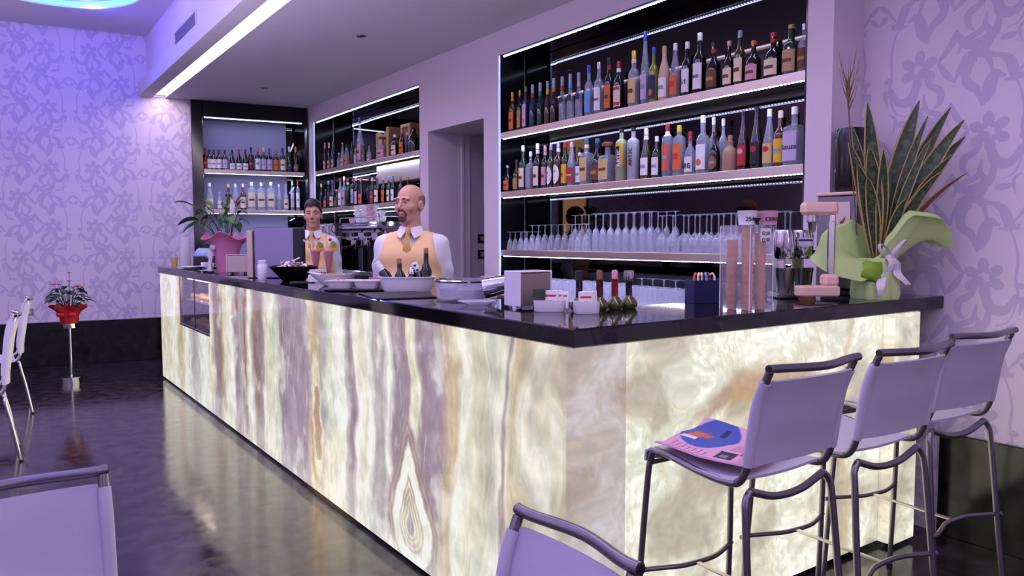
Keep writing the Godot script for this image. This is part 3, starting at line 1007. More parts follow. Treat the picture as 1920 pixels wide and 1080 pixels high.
func shelving() -> void:
	# main niche, z -5.29 .. -2.41, and the far one, z -9.57 .. -6.69
	var n := geo()
	n.box(Vector3(3.855, 1.96, -5.07), Vector3(0.03, 2.05, 0.45))
	n.box(Vector3(3.855, 1.96, -9.0), Vector3(0.03, 2.05, 1.13))
	struct("wall_back", n, M["black_glass"])
	var mi := geo()
	mi.box(Vector3(3.852, 1.96, -3.63), Vector3(0.036, 2.05, 2.43), 0.002)
	mi.box(Vector3(3.852, 1.96, -7.56), Vector3(0.036, 2.05, 1.74), 0.002)
	struct("wall_back", mi, M["mirror_glass"])
	for row in [["main", -5.29, -2.41], ["far", -9.57, -6.69]]:
		var s := thing("niche_lining", "black lacquer lining of the %s bottle niche" % row[0], "lining")
		put("side", bx(Vector3(3.70, 1.96, row[1] + 0.006), Vector3(0.25, 2.04, 0.012)), M["black_lacquer"], s)
		put("side", bx(Vector3(3.70, 1.96, row[2] - 0.006), Vector3(0.25, 2.04, 0.012)), M["black_lacquer"], s)
		put("top", bx(Vector3(3.70, 2.98, (row[1] + row[2]) / 2), Vector3(0.25, 0.006, row[2] - row[1] - 0.03)), M["black_lacquer"], s)
		put("light_profile", bx(Vector3(3.569, 1.96, row[1] + 0.012), Vector3(0.008, 2.04, 0.018)), M["edge_glow"], s)
		led_strip(s, Vector3(BACK + 0.018, 2.973, row[1] + 0.04), Vector3(BACK + 0.018, 2.973, row[2] - 0.01), Vector3.RIGHT, 0.5)
	shelf("bottle_shelf", "upper long shelf of bottles with LED strip, right of the passage", -5.28, -2.415, 2.345)
	shelf("bottle_shelf", "middle long shelf of bottles with LED strip, right of the passage", -5.28, -2.415, 1.857)
	shelf("glass_shelf", "long shelf of upturned stemmed glasses with LED strip", -5.28, -2.415, 1.372)
	shelf("bottle_shelf", "upper bottle shelf in the far niche, behind the barmen", -9.56, -6.70, 2.345)
	shelf("bottle_shelf", "lower bottle shelf in the far niche, level with the bald barman's head", -9.56, -6.70, 1.857)
	# back counters under the niches
	for row in [["long dark back counter with steel top under the glasses shelf", -5.29, -2.56], ["dark back counter with steel top carrying the coffee machine", -9.57, -6.69]]:
		var t := thing("back_counter", row[0], "counter", Vector3(0, 0, 0))
		var top := 1.05 if row[1] > -6.0 else 0.985
		put("cabinet", span(Vector3(3.17, 0.0, row[1]), Vector3(3.57, top - 0.03, row[2]), 0.004), M["black_lacquer"], t)
		put("worktop", span(Vector3(3.14, top - 0.028, row[1]), Vector3(3.572, top, row[2]), 0.003), M["brushed"], t)
		for k in 4:
			var d := put("door", span(Vector3(3.152, 0.12, row[1] + 0.03 + k * (row[2] - row[1] - 0.04) / 4), Vector3(3.169, 0.93, row[1] + 0.01 + (k + 1) * (row[2] - row[1] - 0.04) / 4), 0.003), M["black_lacquer"], t)
			put("handle", bx(Vector3(3.146, 0.86, row[1] + 0.02 + (k + 0.5) * (row[2] - row[1] - 0.04) / 4), Vector3(0.01, 0.012, 0.14), 0.003), M["steel"], d)

func wine_cabinet() -> void:
	var t := thing("wine_cabinet", "tall black lacquer wine cabinet with three LED-lit shelves at the far left", "cabinet")
	t.transform = far_wall_frame()
	# local x from -1.42 (left) to -0.01, front at z = 0.06
	put("side_panel", span(Vector3(-1.42, 0, -0.42), Vector3(-1.29, SOFFIT - 0.002, 0.06), 0.004), M["black_lacquer"], t)
	put("side_panel", span(Vector3(-0.05, 0, -0.42), Vector3(-0.012, SOFFIT - 0.002, 0.06), 0.004), M["black_lacquer"], t)
	put("top_panel", span(Vector3(-1.289, 2.99, -0.42), Vector3(-0.051, SOFFIT - 0.002, 0.06), 0.004), M["black_lacquer"], t)
	put("back_panel", span(Vector3(-1.289, 0.9, -0.44), Vector3(-0.22, 2.989, -0.30)), M["screen_back"], t)
	put("back_strip", span(Vector3(-0.219, 0.9, -0.44), Vector3(-0.051, 2.989, -0.31)), M["black_glass"], t)
	put("base_cabinet", span(Vector3(-1.289, 0.0, -0.42), Vector3(-0.051, 0.96, 0.058), 0.004), M["black_lacquer"], t)
	for y in [2.345, 1.845]:
		put("shelf", span(Vector3(-1.288, y - 0.03, -0.298), Vector3(-0.052, y, 0.03)), M["brushed"], t)
		put("metal_edge", span(Vector3(-1.288, y - 0.05, 0.031), Vector3(-0.052, y, 0.042), 0.002), M["brushed"], t)
	for y in [2.985, 2.30, 1.80]:
		led_strip(t, Vector3(-1.27, y, 0.026), Vector3(-0.07, y, 0.026), Vector3.FORWARD, 0.22)

# ------------------------------------------------------------------ the bar
func bar_counter() -> void:
	var t := thing("bar_counter", "long L-shaped bar counter clad in glowing backlit onyx slabs", "bar counter")
	var body := geo()
	body.box(Vector3(1.70, 0.57, -4.22), Vector3(0.33, 1.09, 4.60))
	body.box(Vector3(1.72, 0.33, -7.58), Vector3(0.37, 0.62, 2.1))
	body.box(Vector3(1.73, 0.88, -8.15), Vector3(0.38, 0.46, 0.91))
	body.box(Vector3(1.951, 0.90, -7.1), Vector3(0.02, 0.42, 1.16))
	body.box(Vector3(2.66, 0.57, -2.09), Vector3(2.2, 1.09, 0.38))
	put("carcass", body, M["black_lacquer"], t)
	put("plinth", geo().box(Vector3(1.72, 0.012, -5.26), Vector3(0.38, 0.024, 6.70)).box(Vector3(2.66, 0.012, -2.06), Vector3(2.25, 0.024, 0.34)), M["granite"], t)
	# onyx: z0, z1, y0, y1 of each slab along the long front
	for s in [[-8.62, -7.69, 0.026, 1.115], [-7.686, -6.535, 0.026, 0.655], [-6.531, -4.2, 0.026, 1.115], [-4.196, -2.967, 0.026, 1.115], [-2.963, -1.886, 0.026, 1.115]]:
		var g := geo()
		var v := PackedVector3Array()
		g.box(Vector3(1.525, (s[2] + s[3]) / 2, (s[0] + s[1]) / 2), Vector3(0.02, s[3] - s[2], s[1] - s[0]), 0.0015)
		put("onyx_light_panel", with_uv(g, func(p: Vector3) -> Vector2: return Vector2((p.z + 8.7) / 7.0, 1.0 - p.y / 1.12)), M["onyx_long"], t)
	for s in [[1.517, 1.80, -1.896], [1.804, 3.44, -1.896], [3.44, 3.63, -1.822]]:
		var g := geo()
		g.box(Vector3((s[0] + s[1]) / 2, 0.57, s[2]), Vector3(s[1] - s[0], 1.09, 0.02), 0.0015)
		put("onyx_light_panel", with_uv(g, func(p: Vector3) -> Vector2: return Vector2((p.x - 1.5) / 2.3, 1.0 - p.y / 1.12)), M["onyx_short"], t)
	var side := geo()
	side.box(Vector3(3.449, 0.57, -1.861), Vector3(0.018, 1.09, 0.05))
	put("onyx_light_panel", with_uv(side, func(p: Vector3) -> Vector2: return Vector2((p.x - 1.5) / 2.3 + p.z * 0.2, 1.0 - p.y / 1.12)), M["onyx_short"], t)
	put("end_panel", span(Vector3(3.612, 0.026, -2.25), Vector3(3.629, 1.115, -1.835)), M["dark_stone"], t)
	area(t, Vector3(1.508, 0.57, -5.2), Basis(Vector3.UP, PI / 2), Vector2(6.6, 1.0), Color(1.0, 0.95, 0.80), 1.6)
	area(t, Vector3(2.6, 0.57, -1.875), Basis(Vector3.UP, PI), Vector2(1.9, 1.0), Color(1.0, 0.95, 0.80), 0.5)
	# the glazed pastry window set into the far part of the front
	var d := thing("pastry_display", "small glazed pastry display set into the onyx front at its far end", "display case", Vector3(0, 0, 0))
	put("sill", span(Vector3(1.512, 0.658, -7.69), Vector3(1.93, 0.676, -6.535), 0.003), M["steel"], d)
	put("frame_post", span(Vector3(1.518, 0.677, -7.69), Vector3(1.54, 1.114, -7.655)), M["steel"], d)
	for k in 2:
		put("glass_pane", span(Vector3(1.522, 0.678, -7.65 + k * 0.56), Vector3(1.527, 1.113, -7.10 + k * 0.56)), M["acrylic"], d)
	put("pane_joint", span(Vector3(1.52, 0.678, -7.098), Vector3(1.53, 1.113, -7.09)), M["black_plastic"], d)
	put("inner_shelf", span(Vector3(1.56, 0.90, -7.64), Vector3(1.92, 0.908, -6.54)), M["steel"], d)
	put("back_wall", span(Vector3(1.925, 0.68, -7.65), Vector3(1.938, 1.113, -6.54)), M["screen_back"], d)
	put("lamp_tube", geo().tube([Vector3(1.58, 1.10, -7.6), Vector3(1.58, 1.10, -6.6)], 0.008), glowing("case_glow", Color.html("fff4e0"), 3.0), d)
	area(d, Vector3(1.60, 1.085, -7.1), Basis(Vector3(0, 0, 1), Vector3(-1, 0, 0), Vector3(0, 1, 0)), Vector2(1.0, 0.03), Color(1.0, 0.92, 0.82), 0.25)
	var rng := RandomNumberGenerator.new()
	rng.seed = 4
	for k in 8:
		var low := k % 2 == 1
		var p := thing("pastry_tray", "tray of pastries in the display case, %s in the %s row" % [["farthest", "second", "third", "nearest"][k / 2], "lower" if low else "upper"], "tray", Vector3(1.70, 0.676 if low else 0.908, -7.5 + (k / 2) * 0.29), 0.0, "pastry trays")
		put("tray", bx(Vector3(0, 0.005, 0), Vector3(0.26, 0.01, 0.25), 0.003), M["steel"], p)
		for j in 9:
			put("pastry", geo().ball(Vector3(-0.08 + 0.08 * (j % 3), 0.025, -0.08 + 0.08 * (j / 3)), Vector3(0.032, 0.02 + 0.01 * rng.randf(), 0.032), 8, 5), M["pastry"] if (j + k) % 3 else M["snack"], p)
	# worktop
	var slab := PackedVector2Array([Vector2(FRONT, -8.65), Vector2(FRONT, SIDE), Vector2(3.848, SIDE), Vector2(3.848, -2.259), Vector2(3.57, -2.259), Vector2(3.57, -2.55), Vector2(3.02, -2.55), Vector2(3.02, -2.305), Vector2(1.99, -2.305), Vector2(1.99, -8.65)])
	var wt := put("countertop", geo().prism(slab, BAR_TOP - 0.062, BAR_TOP, 0.004), M["granite"])
	tag(wt, "polished black granite countertop lying along the whole bar", "countertop")

# the same mesh with new texture coordinates
func with_uv(g: Geo, f: Callable) -> ArrayMesh:
	var src := g.mesh()
	var arr := src.surface_get_arrays(0)
	var v: PackedVector3Array = arr[Mesh.ARRAY_VERTEX]
	var u := PackedVector2Array()
	for p in v: u.append(f.call(p))
	arr[Mesh.ARRAY_TEX_UV] = u
	arr[Mesh.ARRAY_TANGENT] = null
	var m := ArrayMesh.new()
	m.add_surface_from_arrays(Mesh.PRIMITIVE_TRIANGLES, arr)
	return m

# ------------------------------------------------------------------ stools and chairs: a bent tube frame with a fabric sling
# local frame: feet on y = 0, the sitter looks towards -z, the backrest is at +z
func sling_seat(called: String, label: String, category: String, seat_y: float, back_y: float, frame: Material, cloth: Material, group: String, tube := 0.0115, thick := 0.008) -> Node3D:
	var t := thing(called, label, category, Vector3.ZERO, 0.0, group)
	var high := seat_y > 0.6
	var w := 0.19
	var rise := back_y - seat_y
	var side := []
	var front := seat_y + 0.012
	for s in [-1.0, 1.0]:
		var fl := [Vector3(s * 0.222, 0.002, -0.235), Vector3(s * 0.212, seat_y * 0.5, -0.215), Vector3(s * 0.196, seat_y - 0.08, -0.20), Vector3(s * w, seat_y - 0.025, -0.195)]
		var leg := put("leg", geo().tube(curve(fl, 5), tube * 0.9), frame, t)
		put("foot_cap", geo().lathe([Vector2(0, 0), Vector2(tube * 1.15, 0), Vector2(tube * 1.15, 0.012), Vector2(0, 0.013)], Vector3(s * 0.2225, 0, -0.236), 10), M["black_plastic"], leg)
		side = [Vector3(s * w, seat_y - 0.025, -0.195), Vector3(s * w, front, -0.178), Vector3(s * w, front, -0.12), Vector3(s * w, seat_y - 0.006, 0.0), Vector3(s * w, seat_y - 0.012, 0.10), Vector3(s * w, seat_y - 0.002, 0.155), Vector3(s * w, seat_y + 0.04, 0.183), Vector3(s * w, seat_y + rise * 0.35, 0.197), Vector3(s * w, seat_y + rise * 0.7, 0.218), Vector3(s * w, back_y - 0.012, 0.255)]
		put("side_rail", geo().tube(curve(side, 5), tube), frame, t)
		var rl := [Vector3(s * 0.222, 0.002, 0.255), Vector3(s * 0.207, seat_y * 0.55, 0.213), Vector3(s * 0.196, seat_y - 0.10, 0.19), Vector3(s * 0.188, seat_y - 0.05, 0.182), Vector3(s * 0.165, seat_y - 0.026, 0.178)]
		leg = put("leg", geo().tube(curve(rl, 5), tube * 0.95), frame, t)
		put("foot_cap", geo().lathe([Vector2(0, 0), Vector2(tube * 1.15, 0), Vector2(tube * 1.15, 0.012), Vector2(0, 0.013)], Vector3(s * 0.2225, 0, 0.257), 10), M["black_plastic"], leg)
	put("rear_bow", geo().tube(curve([Vector3(-0.165, seat_y - 0.026, 0.178), Vector3(-0.13, seat_y - 0.038, 0.178), Vector3(-0.07, seat_y - 0.056, 0.178), Vector3(0, seat_y - 0.062, 0.178), Vector3(0.07, seat_y - 0.056, 0.178), Vector3(0.13, seat_y - 0.038, 0.178), Vector3(0.165, seat_y - 0.026, 0.178)], 4), tube), frame, t)
	put("front_rod", geo().tube([Vector3(-w, seat_y - 0.03, -0.190), Vector3(w, seat_y - 0.03, -0.190)], tube * 0.7), frame, t)
	var tb := put("top_bar", geo().tube(curve([Vector3(-w - 0.012, back_y, 0.262), Vector3(-w + 0.04, back_y - 0.002, 0.264), Vector3(0, back_y - 0.004, 0.292), Vector3(w - 0.04, back_y - 0.002, 0.264), Vector3(w + 0.012, back_y, 0.262)], 6), tube * 1.05, 10), frame, t)
	for s in [-1.0, 1.0]: put("end_cap", geo().tube([Vector3(s * (w + 0.012), back_y, 0.262), Vector3(s * (w + 0.015), back_y, 0.262)], tube * 0.8), M["black_plastic"], tb)
	if high:
		for z in [-1.0, 1.0]:
			var fy := 0.385
			var fx := 0.2155
			put("foot_bar", geo().tube(curve([Vector3(-fx - 0.014, fy, z * 0.228), Vector3(-fx + 0.03, fy, z * 0.224), Vector3(-0.11, fy, z * 0.196), Vector3(-0.05, fy, z * 0.176), Vector3(0.05, fy, z * 0.170), Vector3(0.11, fy, z * 0.178), Vector3(fx - 0.03, fy, z * 0.205), Vector3(fx + 0.014, fy, z * 0.222)], 4), tube * 0.75), frame, t)
		put("link_bar", bx(Vector3(0, 0.385, 0), Vector3(0.018, 0.008, 0.33), 0.002), M["steel"], t)
	# fabric: the seat follows the rails and sags a little; its front edge turns down
	var path := [[seat_y - 0.02, -0.208], [seat_y + 0.012, -0.204], [front + 0.013, -0.18], [front + 0.012, -0.12], [seat_y + 0.005, 0.0], [seat_y, 0.09], [seat_y + 0.006, 0.148]]
	var grid := []
	for p in path:
		var row := []
		for j in 11:
			var x := (j / 10.0 - 0.5) * 2.0
			row.append(Vector3(x * 0.2025, p[0] - 0.012 * (1.0 - x * x) - (0.006 if absf(x) > 0.95 else 0.0), p[1]))
		grid.append(row)
	put("seat", geo().sheet(grid, thick), cloth, t)
	grid = []
	for i in 8:
		var f := i / 7.0
		var y := lerpf(seat_y + 0.055, back_y - 0.035, f)
		var k := (y - seat_y) / rise
		var z := 0.184 + 0.034 * smoothstep(0.15, 0.7, k) + 0.034 * smoothstep(0.62, 1.0, k)
		var row := []
		for j in 11:
			var x := (j / 10.0 - 0.5) * 2.0
			row.append(Vector3(x * (0.203 - 0.010 * sin(PI * f)), y, z + 0.008 + 0.018 * (1.0 - x * x) - (0.012 if absf(x) > 0.95 else 0.0)))
		grid.append(row)
	var br := put("backrest", geo().sheet(grid, thick), cloth, t)
	for s in [-1.0, 1.0]:
		var hem := []
		for q in curve(side, 5):
			if q.y > seat_y + 0.05 and q.z > 0.1 and q.y < back_y - 0.034: hem.append(Vector3(s * w, q.y, q.z))
		put("sleeve", geo().tube(hem, tube + 0.004), cloth, br)
	return t

func stools_and_chairs() -> void:
	var s := sling_seat("bar_stool", "mauve fabric bar stool with the newspaper on its seat", "bar stool", 0.78, 1.115, M["gunmetal"], M["sling"], "tubular bar stools at the short side of the counter")
	s.position = Vector3(1.905, 0, -1.49)
	s.rotation.y = deg_to_rad(-2)
	copy_of(s, "bar_stool", "mauve fabric bar stool between the newspaper stool and the stool nearest the wall", Vector3(2.42, 0, -1.47), deg_to_rad(-3))
	copy_of(s, "bar_stool", "mauve fabric bar stool nearest the damask wall, its seat empty", Vector3(3.02, 0, -1.52), deg_to_rad(-6))
	var c := sling_seat("dining_chair", "lilac fabric tubular chair in the bottom left corner", "chair", 0.45, 0.83, M["gunmetal"], M["sling"], "tubular chairs in the foreground", 0.0135)
	c.position = Vector3(0.07, 0, -2.05)
	c.rotation.y = PI + deg_to_rad(3)
	copy_of(c, "dining_chair", "lilac fabric tubular chair at the bottom middle, close to the counter", Vector3(0.745, 0, -1.215), PI / 2)
	var w := sling_seat("white_chair", "white leather chair with chrome legs at the left edge, nearer of two", "chair", 0.46, 0.965, M["chrome"], M["leather"], "white leather chairs at the left edge", 0.012, 0.022)
	w.position = Vector3(-0.10, 0, -6.13)
	w.rotation.y = PI / 2
	copy_of(w, "white_chair", "white leather chair with chrome legs by the far wall, farther of two", Vector3(0.04, 0, -7.72), PI / 2)
	newspaper()

func newspaper() -> void:
	var W := 320
	var H := 256
	var im := Image.create(W, H, false, Image.FORMAT_RGB8)
	im.fill(Color.html("dba9c4"))
	# a large blue picture with an orange figure, two small photographs and lines of print
	for y in H:
		for x in W:
			var e := pow((x - 205.0) / 130.0, 2.0) + pow((y - 70.0) / 78.0, 2.0)
			if e < 1.0: im.set_pixel(x, y, Color.html("4a5cae") if e < 0.93 else Color.html("6f86cc"))
	for r in [[150, 20, 70, 40, "d07050"], [165, 60, 50, 18, "c86848"], [120, 12, 26, 46, "e8e0ea"], [230, 84, 60, 16, "2c3468"], [40, 150, 62, 50, "38344a"], [52, 160, 26, 22, "8a8496"], [90, 205, 44, 18, "c84a50"], [130, 208, 50, 18, "332f3c"]]:
		im.fill_rect(Rect2i(r[0], r[1], r[2], r[3]), Color.html(r[4]))
	for k in 7:
		im.fill_rect(Rect2i(20, 24 + k * 16, 62 - (k * 13) % 20, 3), Color.html("6a4a6c"))
		im.fill_rect(Rect2i(115, 168 + k * 5, 70, 2), Color.html("8a6a8c"))
	for k in 9: im.fill_rect(Rect2i(196 + k * 12, 196, 8, 16 - (k % 3) * 3), Color.html("3a3048"))
	for k in 12: im.fill_rect(Rect2i(16, 215 + k * 3, 66, 1), Color.html("8a6a8c"))
	var m := mat("newsprint", Color.WHITE, 0.85, 0.0, {"albedo_texture": ImageTexture.create_from_image(im)})
	var blank := mat("newsprint_edge", Color.html("d3a0be"), 0.85)
	var n := thing("newspaper", "folded pink newspaper with a blue front picture, lying on the nearest bar stool", "newspaper", Vector3(1.875, 0.795, -1.53), deg_to_rad(14))
	n.scale = Vector3(1.12, 1.0, 1.12)
	for layer in 3:
		var grid := []
		for i in 7:
			var row := []
			for j in 9:
				var x := (j / 8.0 - 0.5) * (0.30 - layer * 0.006)
				var z := (i / 6.0 - 0.5) * (0.26 - layer * 0.004)
				row.append(Vector3(x, 0.006 * layer + 0.003 + 0.018 * pow(absf(x + 0.02) / 0.15, 3.0) + 0.02 * smoothstep(0.03, -0.13, z) + 0.006 * sin(x * 30.0 + layer), z))
			grid.append(row)
		put("page", geo().sheet(grid, 0.0035), m if layer == 2 else blank, n)
	put("rolled_insert", geo().tube([Vector3(0.02, 0.008, 0.118), Vector3(0.13, 0.018, 0.122)], 0.011, 8), M["paper_white"], n)

# ------------------------------------------------------------------ bottles
# profile of a bottle in parts of its height and radius: the last pair is the top of the glass
func bottle_profile(kind: String) -> Array:
	match kind:
		"bordeaux": return [[0.9, 0.0], [1, 0.015], [1, 0.58], [0.94, 0.635], [0.72, 0.685], [0.46, 0.72], [0.36, 0.75], [0.34, 0.96]]
		"burgundy": return [[0.9, 0.0], [1, 0.015], [1, 0.46], [0.93, 0.53], [0.72, 0.62], [0.48, 0.71], [0.36, 0.78], [0.34, 0.96]]
		"champagne": return [[0.9, 0.0], [1, 0.02], [1, 0.44], [0.92, 0.53], [0.7, 0.64], [0.5, 0.74], [0.38, 0.82], [0.40, 0.96]]
		"syrup": return [[0.9, 0.0], [1, 0.015], [1, 0.40], [0.9, 0.43], [0.86, 0.5], [0.7, 0.56], [0.5, 0.66], [0.42, 0.72], [0.40, 0.97]]
		"square": return [[0.95, 0.0], [1, 0.015], [1, 0.62], [0.95, 0.66], [0.6, 0.69], [0.36, 0.71], [0.34, 0.96]]
		"tall": return [[0.95, 0.0], [1, 0.012], [1, 0.70], [0.94, 0.755], [0.6, 0.79], [0.36, 0.81], [0.34, 0.96]]
		"cone": return [[0.92, 0.0], [1, 0.012], [1, 0.42], [0.95, 0.48], [0.72, 0.6], [0.5, 0.72], [0.38, 0.82], [0.34, 0.96]]
		"squat": return [[0.86, 0.0], [0.97, 0.03], [1, 0.2], [1, 0.44], [0.93, 0.53], [0.7, 0.61], [0.42, 0.66], [0.33, 0.72], [0.32, 0.95]]
		"jug": return [[0.85, 0.0], [0.98, 0.03], [1, 0.3], [0.98, 0.48], [0.8, 0.6], [0.5, 0.72], [0.36, 0.8], [0.36, 0.95]]
		"sack": return [[0.9, 0.0], [1, 0.04], [1, 0.5], [0.8, 0.62], [0.5, 0.68], [0.42, 0.74], [0.55, 0.83], [0.3, 0.84], [0.28, 0.96]]
	return [[0.9, 0.0], [1, 0.015], [1, 0.55], [0.95, 0.60], [0.76, 0.65], [0.48, 0.69], [0.38, 0.72], [0.35, 0.96]]

func radius_at(prof: Array, f: float) -> float:
	for i in prof.size() - 1:
		if f <= prof[i + 1][1]:
			return lerpf(prof[i][0], prof[i + 1][0], (f - prof[i][1]) / maxf(prof[i + 1][1] - prof[i][1], 1e-6))
	return prof[prof.size() - 1][0]

# a patch that hugs the body; local -x is the front of the label
func label_patch(r: float, y0: float, y1: float, half: float, square: float, round := false) -> Geo:
	var grid := []
	var n := 7
	for i in n:
		var f := i / float(n - 1)
		var row := []
		for j in 11:
			var hw := half
			if round: hw = half * sqrt(maxf(1.0 - pow(f * 2.0 - 1.0, 2.0), 0.03))
			var a := PI + (j / 10.0 - 0.5) * 2.0 * hw
			var rr := r + 0.0012
			if square > 2.0: rr = r / pow(pow(absf(cos(a)), square) + pow(absf(sin(a)), square), 1.0 / square) + 0.0014
			row.append(Vector3(rr * cos(a), lerpf(y0, y1, f), rr * sin(a)))
		grid.append(row)
	return geo().sheet(grid, 0.001)

# row: "place height radius shape glass cap label band mark|words"
func bottle(row: String, at: Vector3, turn: float, group: String) -> void:
	var f: PackedStringArray = row.get_slice("|", 0).split(" ")
	var h := float(f[1])
	var r := float(f[2])
	var kind: String = f[3]
	var prof := bottle_profile(kind)
	var sq := 5.0 if kind == "square" else (3.0 if kind == "tall" and r > 0.045 else 2.0)
	var t := thing("bottle", row.get_slice("|", 1), "bottle", at, turn, group)
	var pts := [Vector2(0, 0.0)]
	for p in prof: pts.append(Vector2(p[0] * r, p[1] * h))
	pts.append(Vector2(0, (prof[prof.size() - 1][1] + 0.001) * h))
	var g := tint(f[4], "glass")
	if sq > 2.0:
		# only the body is squared off, the neck stays round
		var lo := []
		var hi := []
		for p in pts:
			if p.x > 0.55 * r or p.y < 0.01: lo.append(p)
		for p in pts:
			if p.y > (lo[lo.size() - 1] as Vector2).y or p.x <= 0.0 and p.y > 0.1: hi.append(p)
		var top: Vector2 = lo[lo.size() - 1]
		lo.append(Vector2(0, top.y + 0.001))
		hi.insert(0, Vector2(minf(top.x, 0.5 * r), top.y))
		hi.insert(0, Vector2(0, top.y - 0.0005))
		put("glass_body", geo().lathe(lo, Vector3.ZERO, 24, sq).lathe(hi, Vector3.ZERO, 14), g, t)
	else:
		put("glass_body", geo().lathe(pts, Vector3.ZERO, 16), g, t)
	var neck: float = maxf(prof[prof.size() - 1][0] * r, 0.009)
	if f[5] != "-":
		var c0 := 0.80 if kind in ["bordeaux", "burgundy", "champagne", "syrup"] else (0.9 if kind in ["squat", "sack"] else 0.87)
		if f[5] in ["cork", "wood", "black"]: c0 = 0.92
		var rc := radius_at(prof, c0) * r + 0.0012
		put("cap", geo().lathe([Vector2(rc, h * c0), Vector2(neck + 0.0016, h * (c0 + 0.03)), Vector2(neck + 0.0016, h * 0.992), Vector2(neck - 0.001, h), Vector2(0, h)], Vector3.ZERO, 14), tint(f[5], "cap"), t)
		if f[5] == "wood": put("stopper", geo().lathe([Vector2(0, h * 0.9), Vector2(r * 0.75, h * 0.9), Vector2(r * 0.8, h * 0.97), Vector2(r * 0.5, h * 1.005), Vector2(0, h * 1.005)], Vector3.ZERO, 18), M["wood_red"], t)
	if f[7] != "-":
		var b0 := 0.70 if kind == "syrup" else 0.78
		var b1 := 0.80 if kind == "syrup" else 0.86
		var pr := [Vector2(radius_at(prof, b0) * r + 0.001, h * b0)]
		for k in 4:
			var q := lerpf(b0, b1, k / 3.0)
			pr.append(Vector2(radius_at(prof, q) * r + 0.0016, h * q))
		pr.append(Vector2(radius_at(prof, b1) * r + 0.0004, h * b1))
		put("neck_band", geo().lathe(pr, Vector3.ZERO, 14), tint(f[7]), t)
	var mark: String = f[8]
	if f[6] != "-":
		var l0 := 0.08
		var l1 := 0.42
		match kind:
			"bordeaux": l0 = 0.08; l1 = 0.52
			"burgundy", "champagne": l0 = 0.06; l1 = 0.34
			"syrup": l0 = 0.43; l1 = 0.54
			"square": l0 = 0.08; l1 = 0.58
			"tall": l0 = 0.12; l1 = 0.62
			"spirit": l0 = 0.08; l1 = 0.5
		var rl := r
		if kind == "syrup": rl = r * 0.9
		if f[4] == "frostlime": l0 = 0.3; l1 = 0.72
		var lb := put("label", label_patch(rl, h * l0, h * l1, deg_to_rad(44 if sq > 2.0 else 58), sq, mark == "round" or f[6] == "bronze"), tint(f[6]), t)
		var lm := (l0 + l1) / 2
		match mark:
			"frame":
				put("label_stripe", label_patch(rl + 0.001, h * (l1 - 0.09), h * (l1 - 0.02), deg_to_rad(50), sq), M["red_print"], lb)
				put("label_stripe", label_patch(rl + 0.001, h * (l0 + 0.02), h * (l0 + 0.09), deg_to_rad(50), sq), M["red_print"], lb)
			"square": put("label_picture", label_patch(rl + 0.001, h * (lm - 0.04), h * (lm + 0.07), deg_to_rad(30), sq), M["red_print"] if f[6] == "orange" else tint("grey"), lb)
			"slant": put("label_stripe", label_patch(rl + 0.001, h * (lm - 0.02), h * (lm + 0.02), deg_to_rad(44), sq), tint("straw"), lb)
			"roundel": put("label_roundel", label_patch(rl + 0.001, h * (lm + 0.02), h * (lm + 0.12), deg_to_rad(32), sq, true), tint("pink" if f[6] == "red" else "red"), lb)
			"dot": put("label_dot", label_patch(rl + 0.001, h * (l0 + 0.06), h * (l0 + 0.18), deg_to_rad(26), sq, true), tint("orange"), lb)
			"round": put("label_crest", label_patch(rl + 0.001, h * (lm + 0.03), h * (lm + 0.09), deg_to_rad(16), sq, true), tint("grey"), lb)
			"-":
				if r > 0.024 and kind != "syrup":
					put("label_print", label_patch(rl + 0.001, h * (lm - 0.035), h * (lm + 0.035), deg_to_rad(34), sq), tint("brown" if f[6] in ["cream", "tan", "straw", "orange", "pink"] else ("gold" if f[6] in ["brown", "navy", "black", "maroon"] else "grey")), lb)
		if mark.begins_with("text:"):
			var s := mark.substr(5)
			var high := r * (0.9 if s.length() <= 2 else 0.5)
			words(s, high, M["red_print"] if s == "B" else M["ink"], lb, Transform3D(Basis(Vector3(0, 0, 1), Vector3.UP, Vector3(-1, 0, 0)), Vector3(-rl - 0.003, h * (lm + 0.02) - high * 0.5, 0)))
	if mark.begins_with("vtext:"):
		words(mark.substr(6), r * 0.72, M["white_ink"] if f[6] != "-" else M["ink"], t, Transform3D(Basis(Vector3(0, 1, 0), Vector3(0, 0, -1), Vector3(-1, 0, 0)), Vector3(-r - 0.003, h * 0.44, r * 0.35)))
		if f[6] != "-":
			put("label_streak", label_patch(r + 0.001, h * 0.31, h * 0.66, deg_to_rad(26), sq), M["ink"], t)
		else:
			put("label_dot", label_patch(r + 0.001, h * 0.3, h * 0.36, deg_to_rad(16), sq, true), tint("orange"), t)

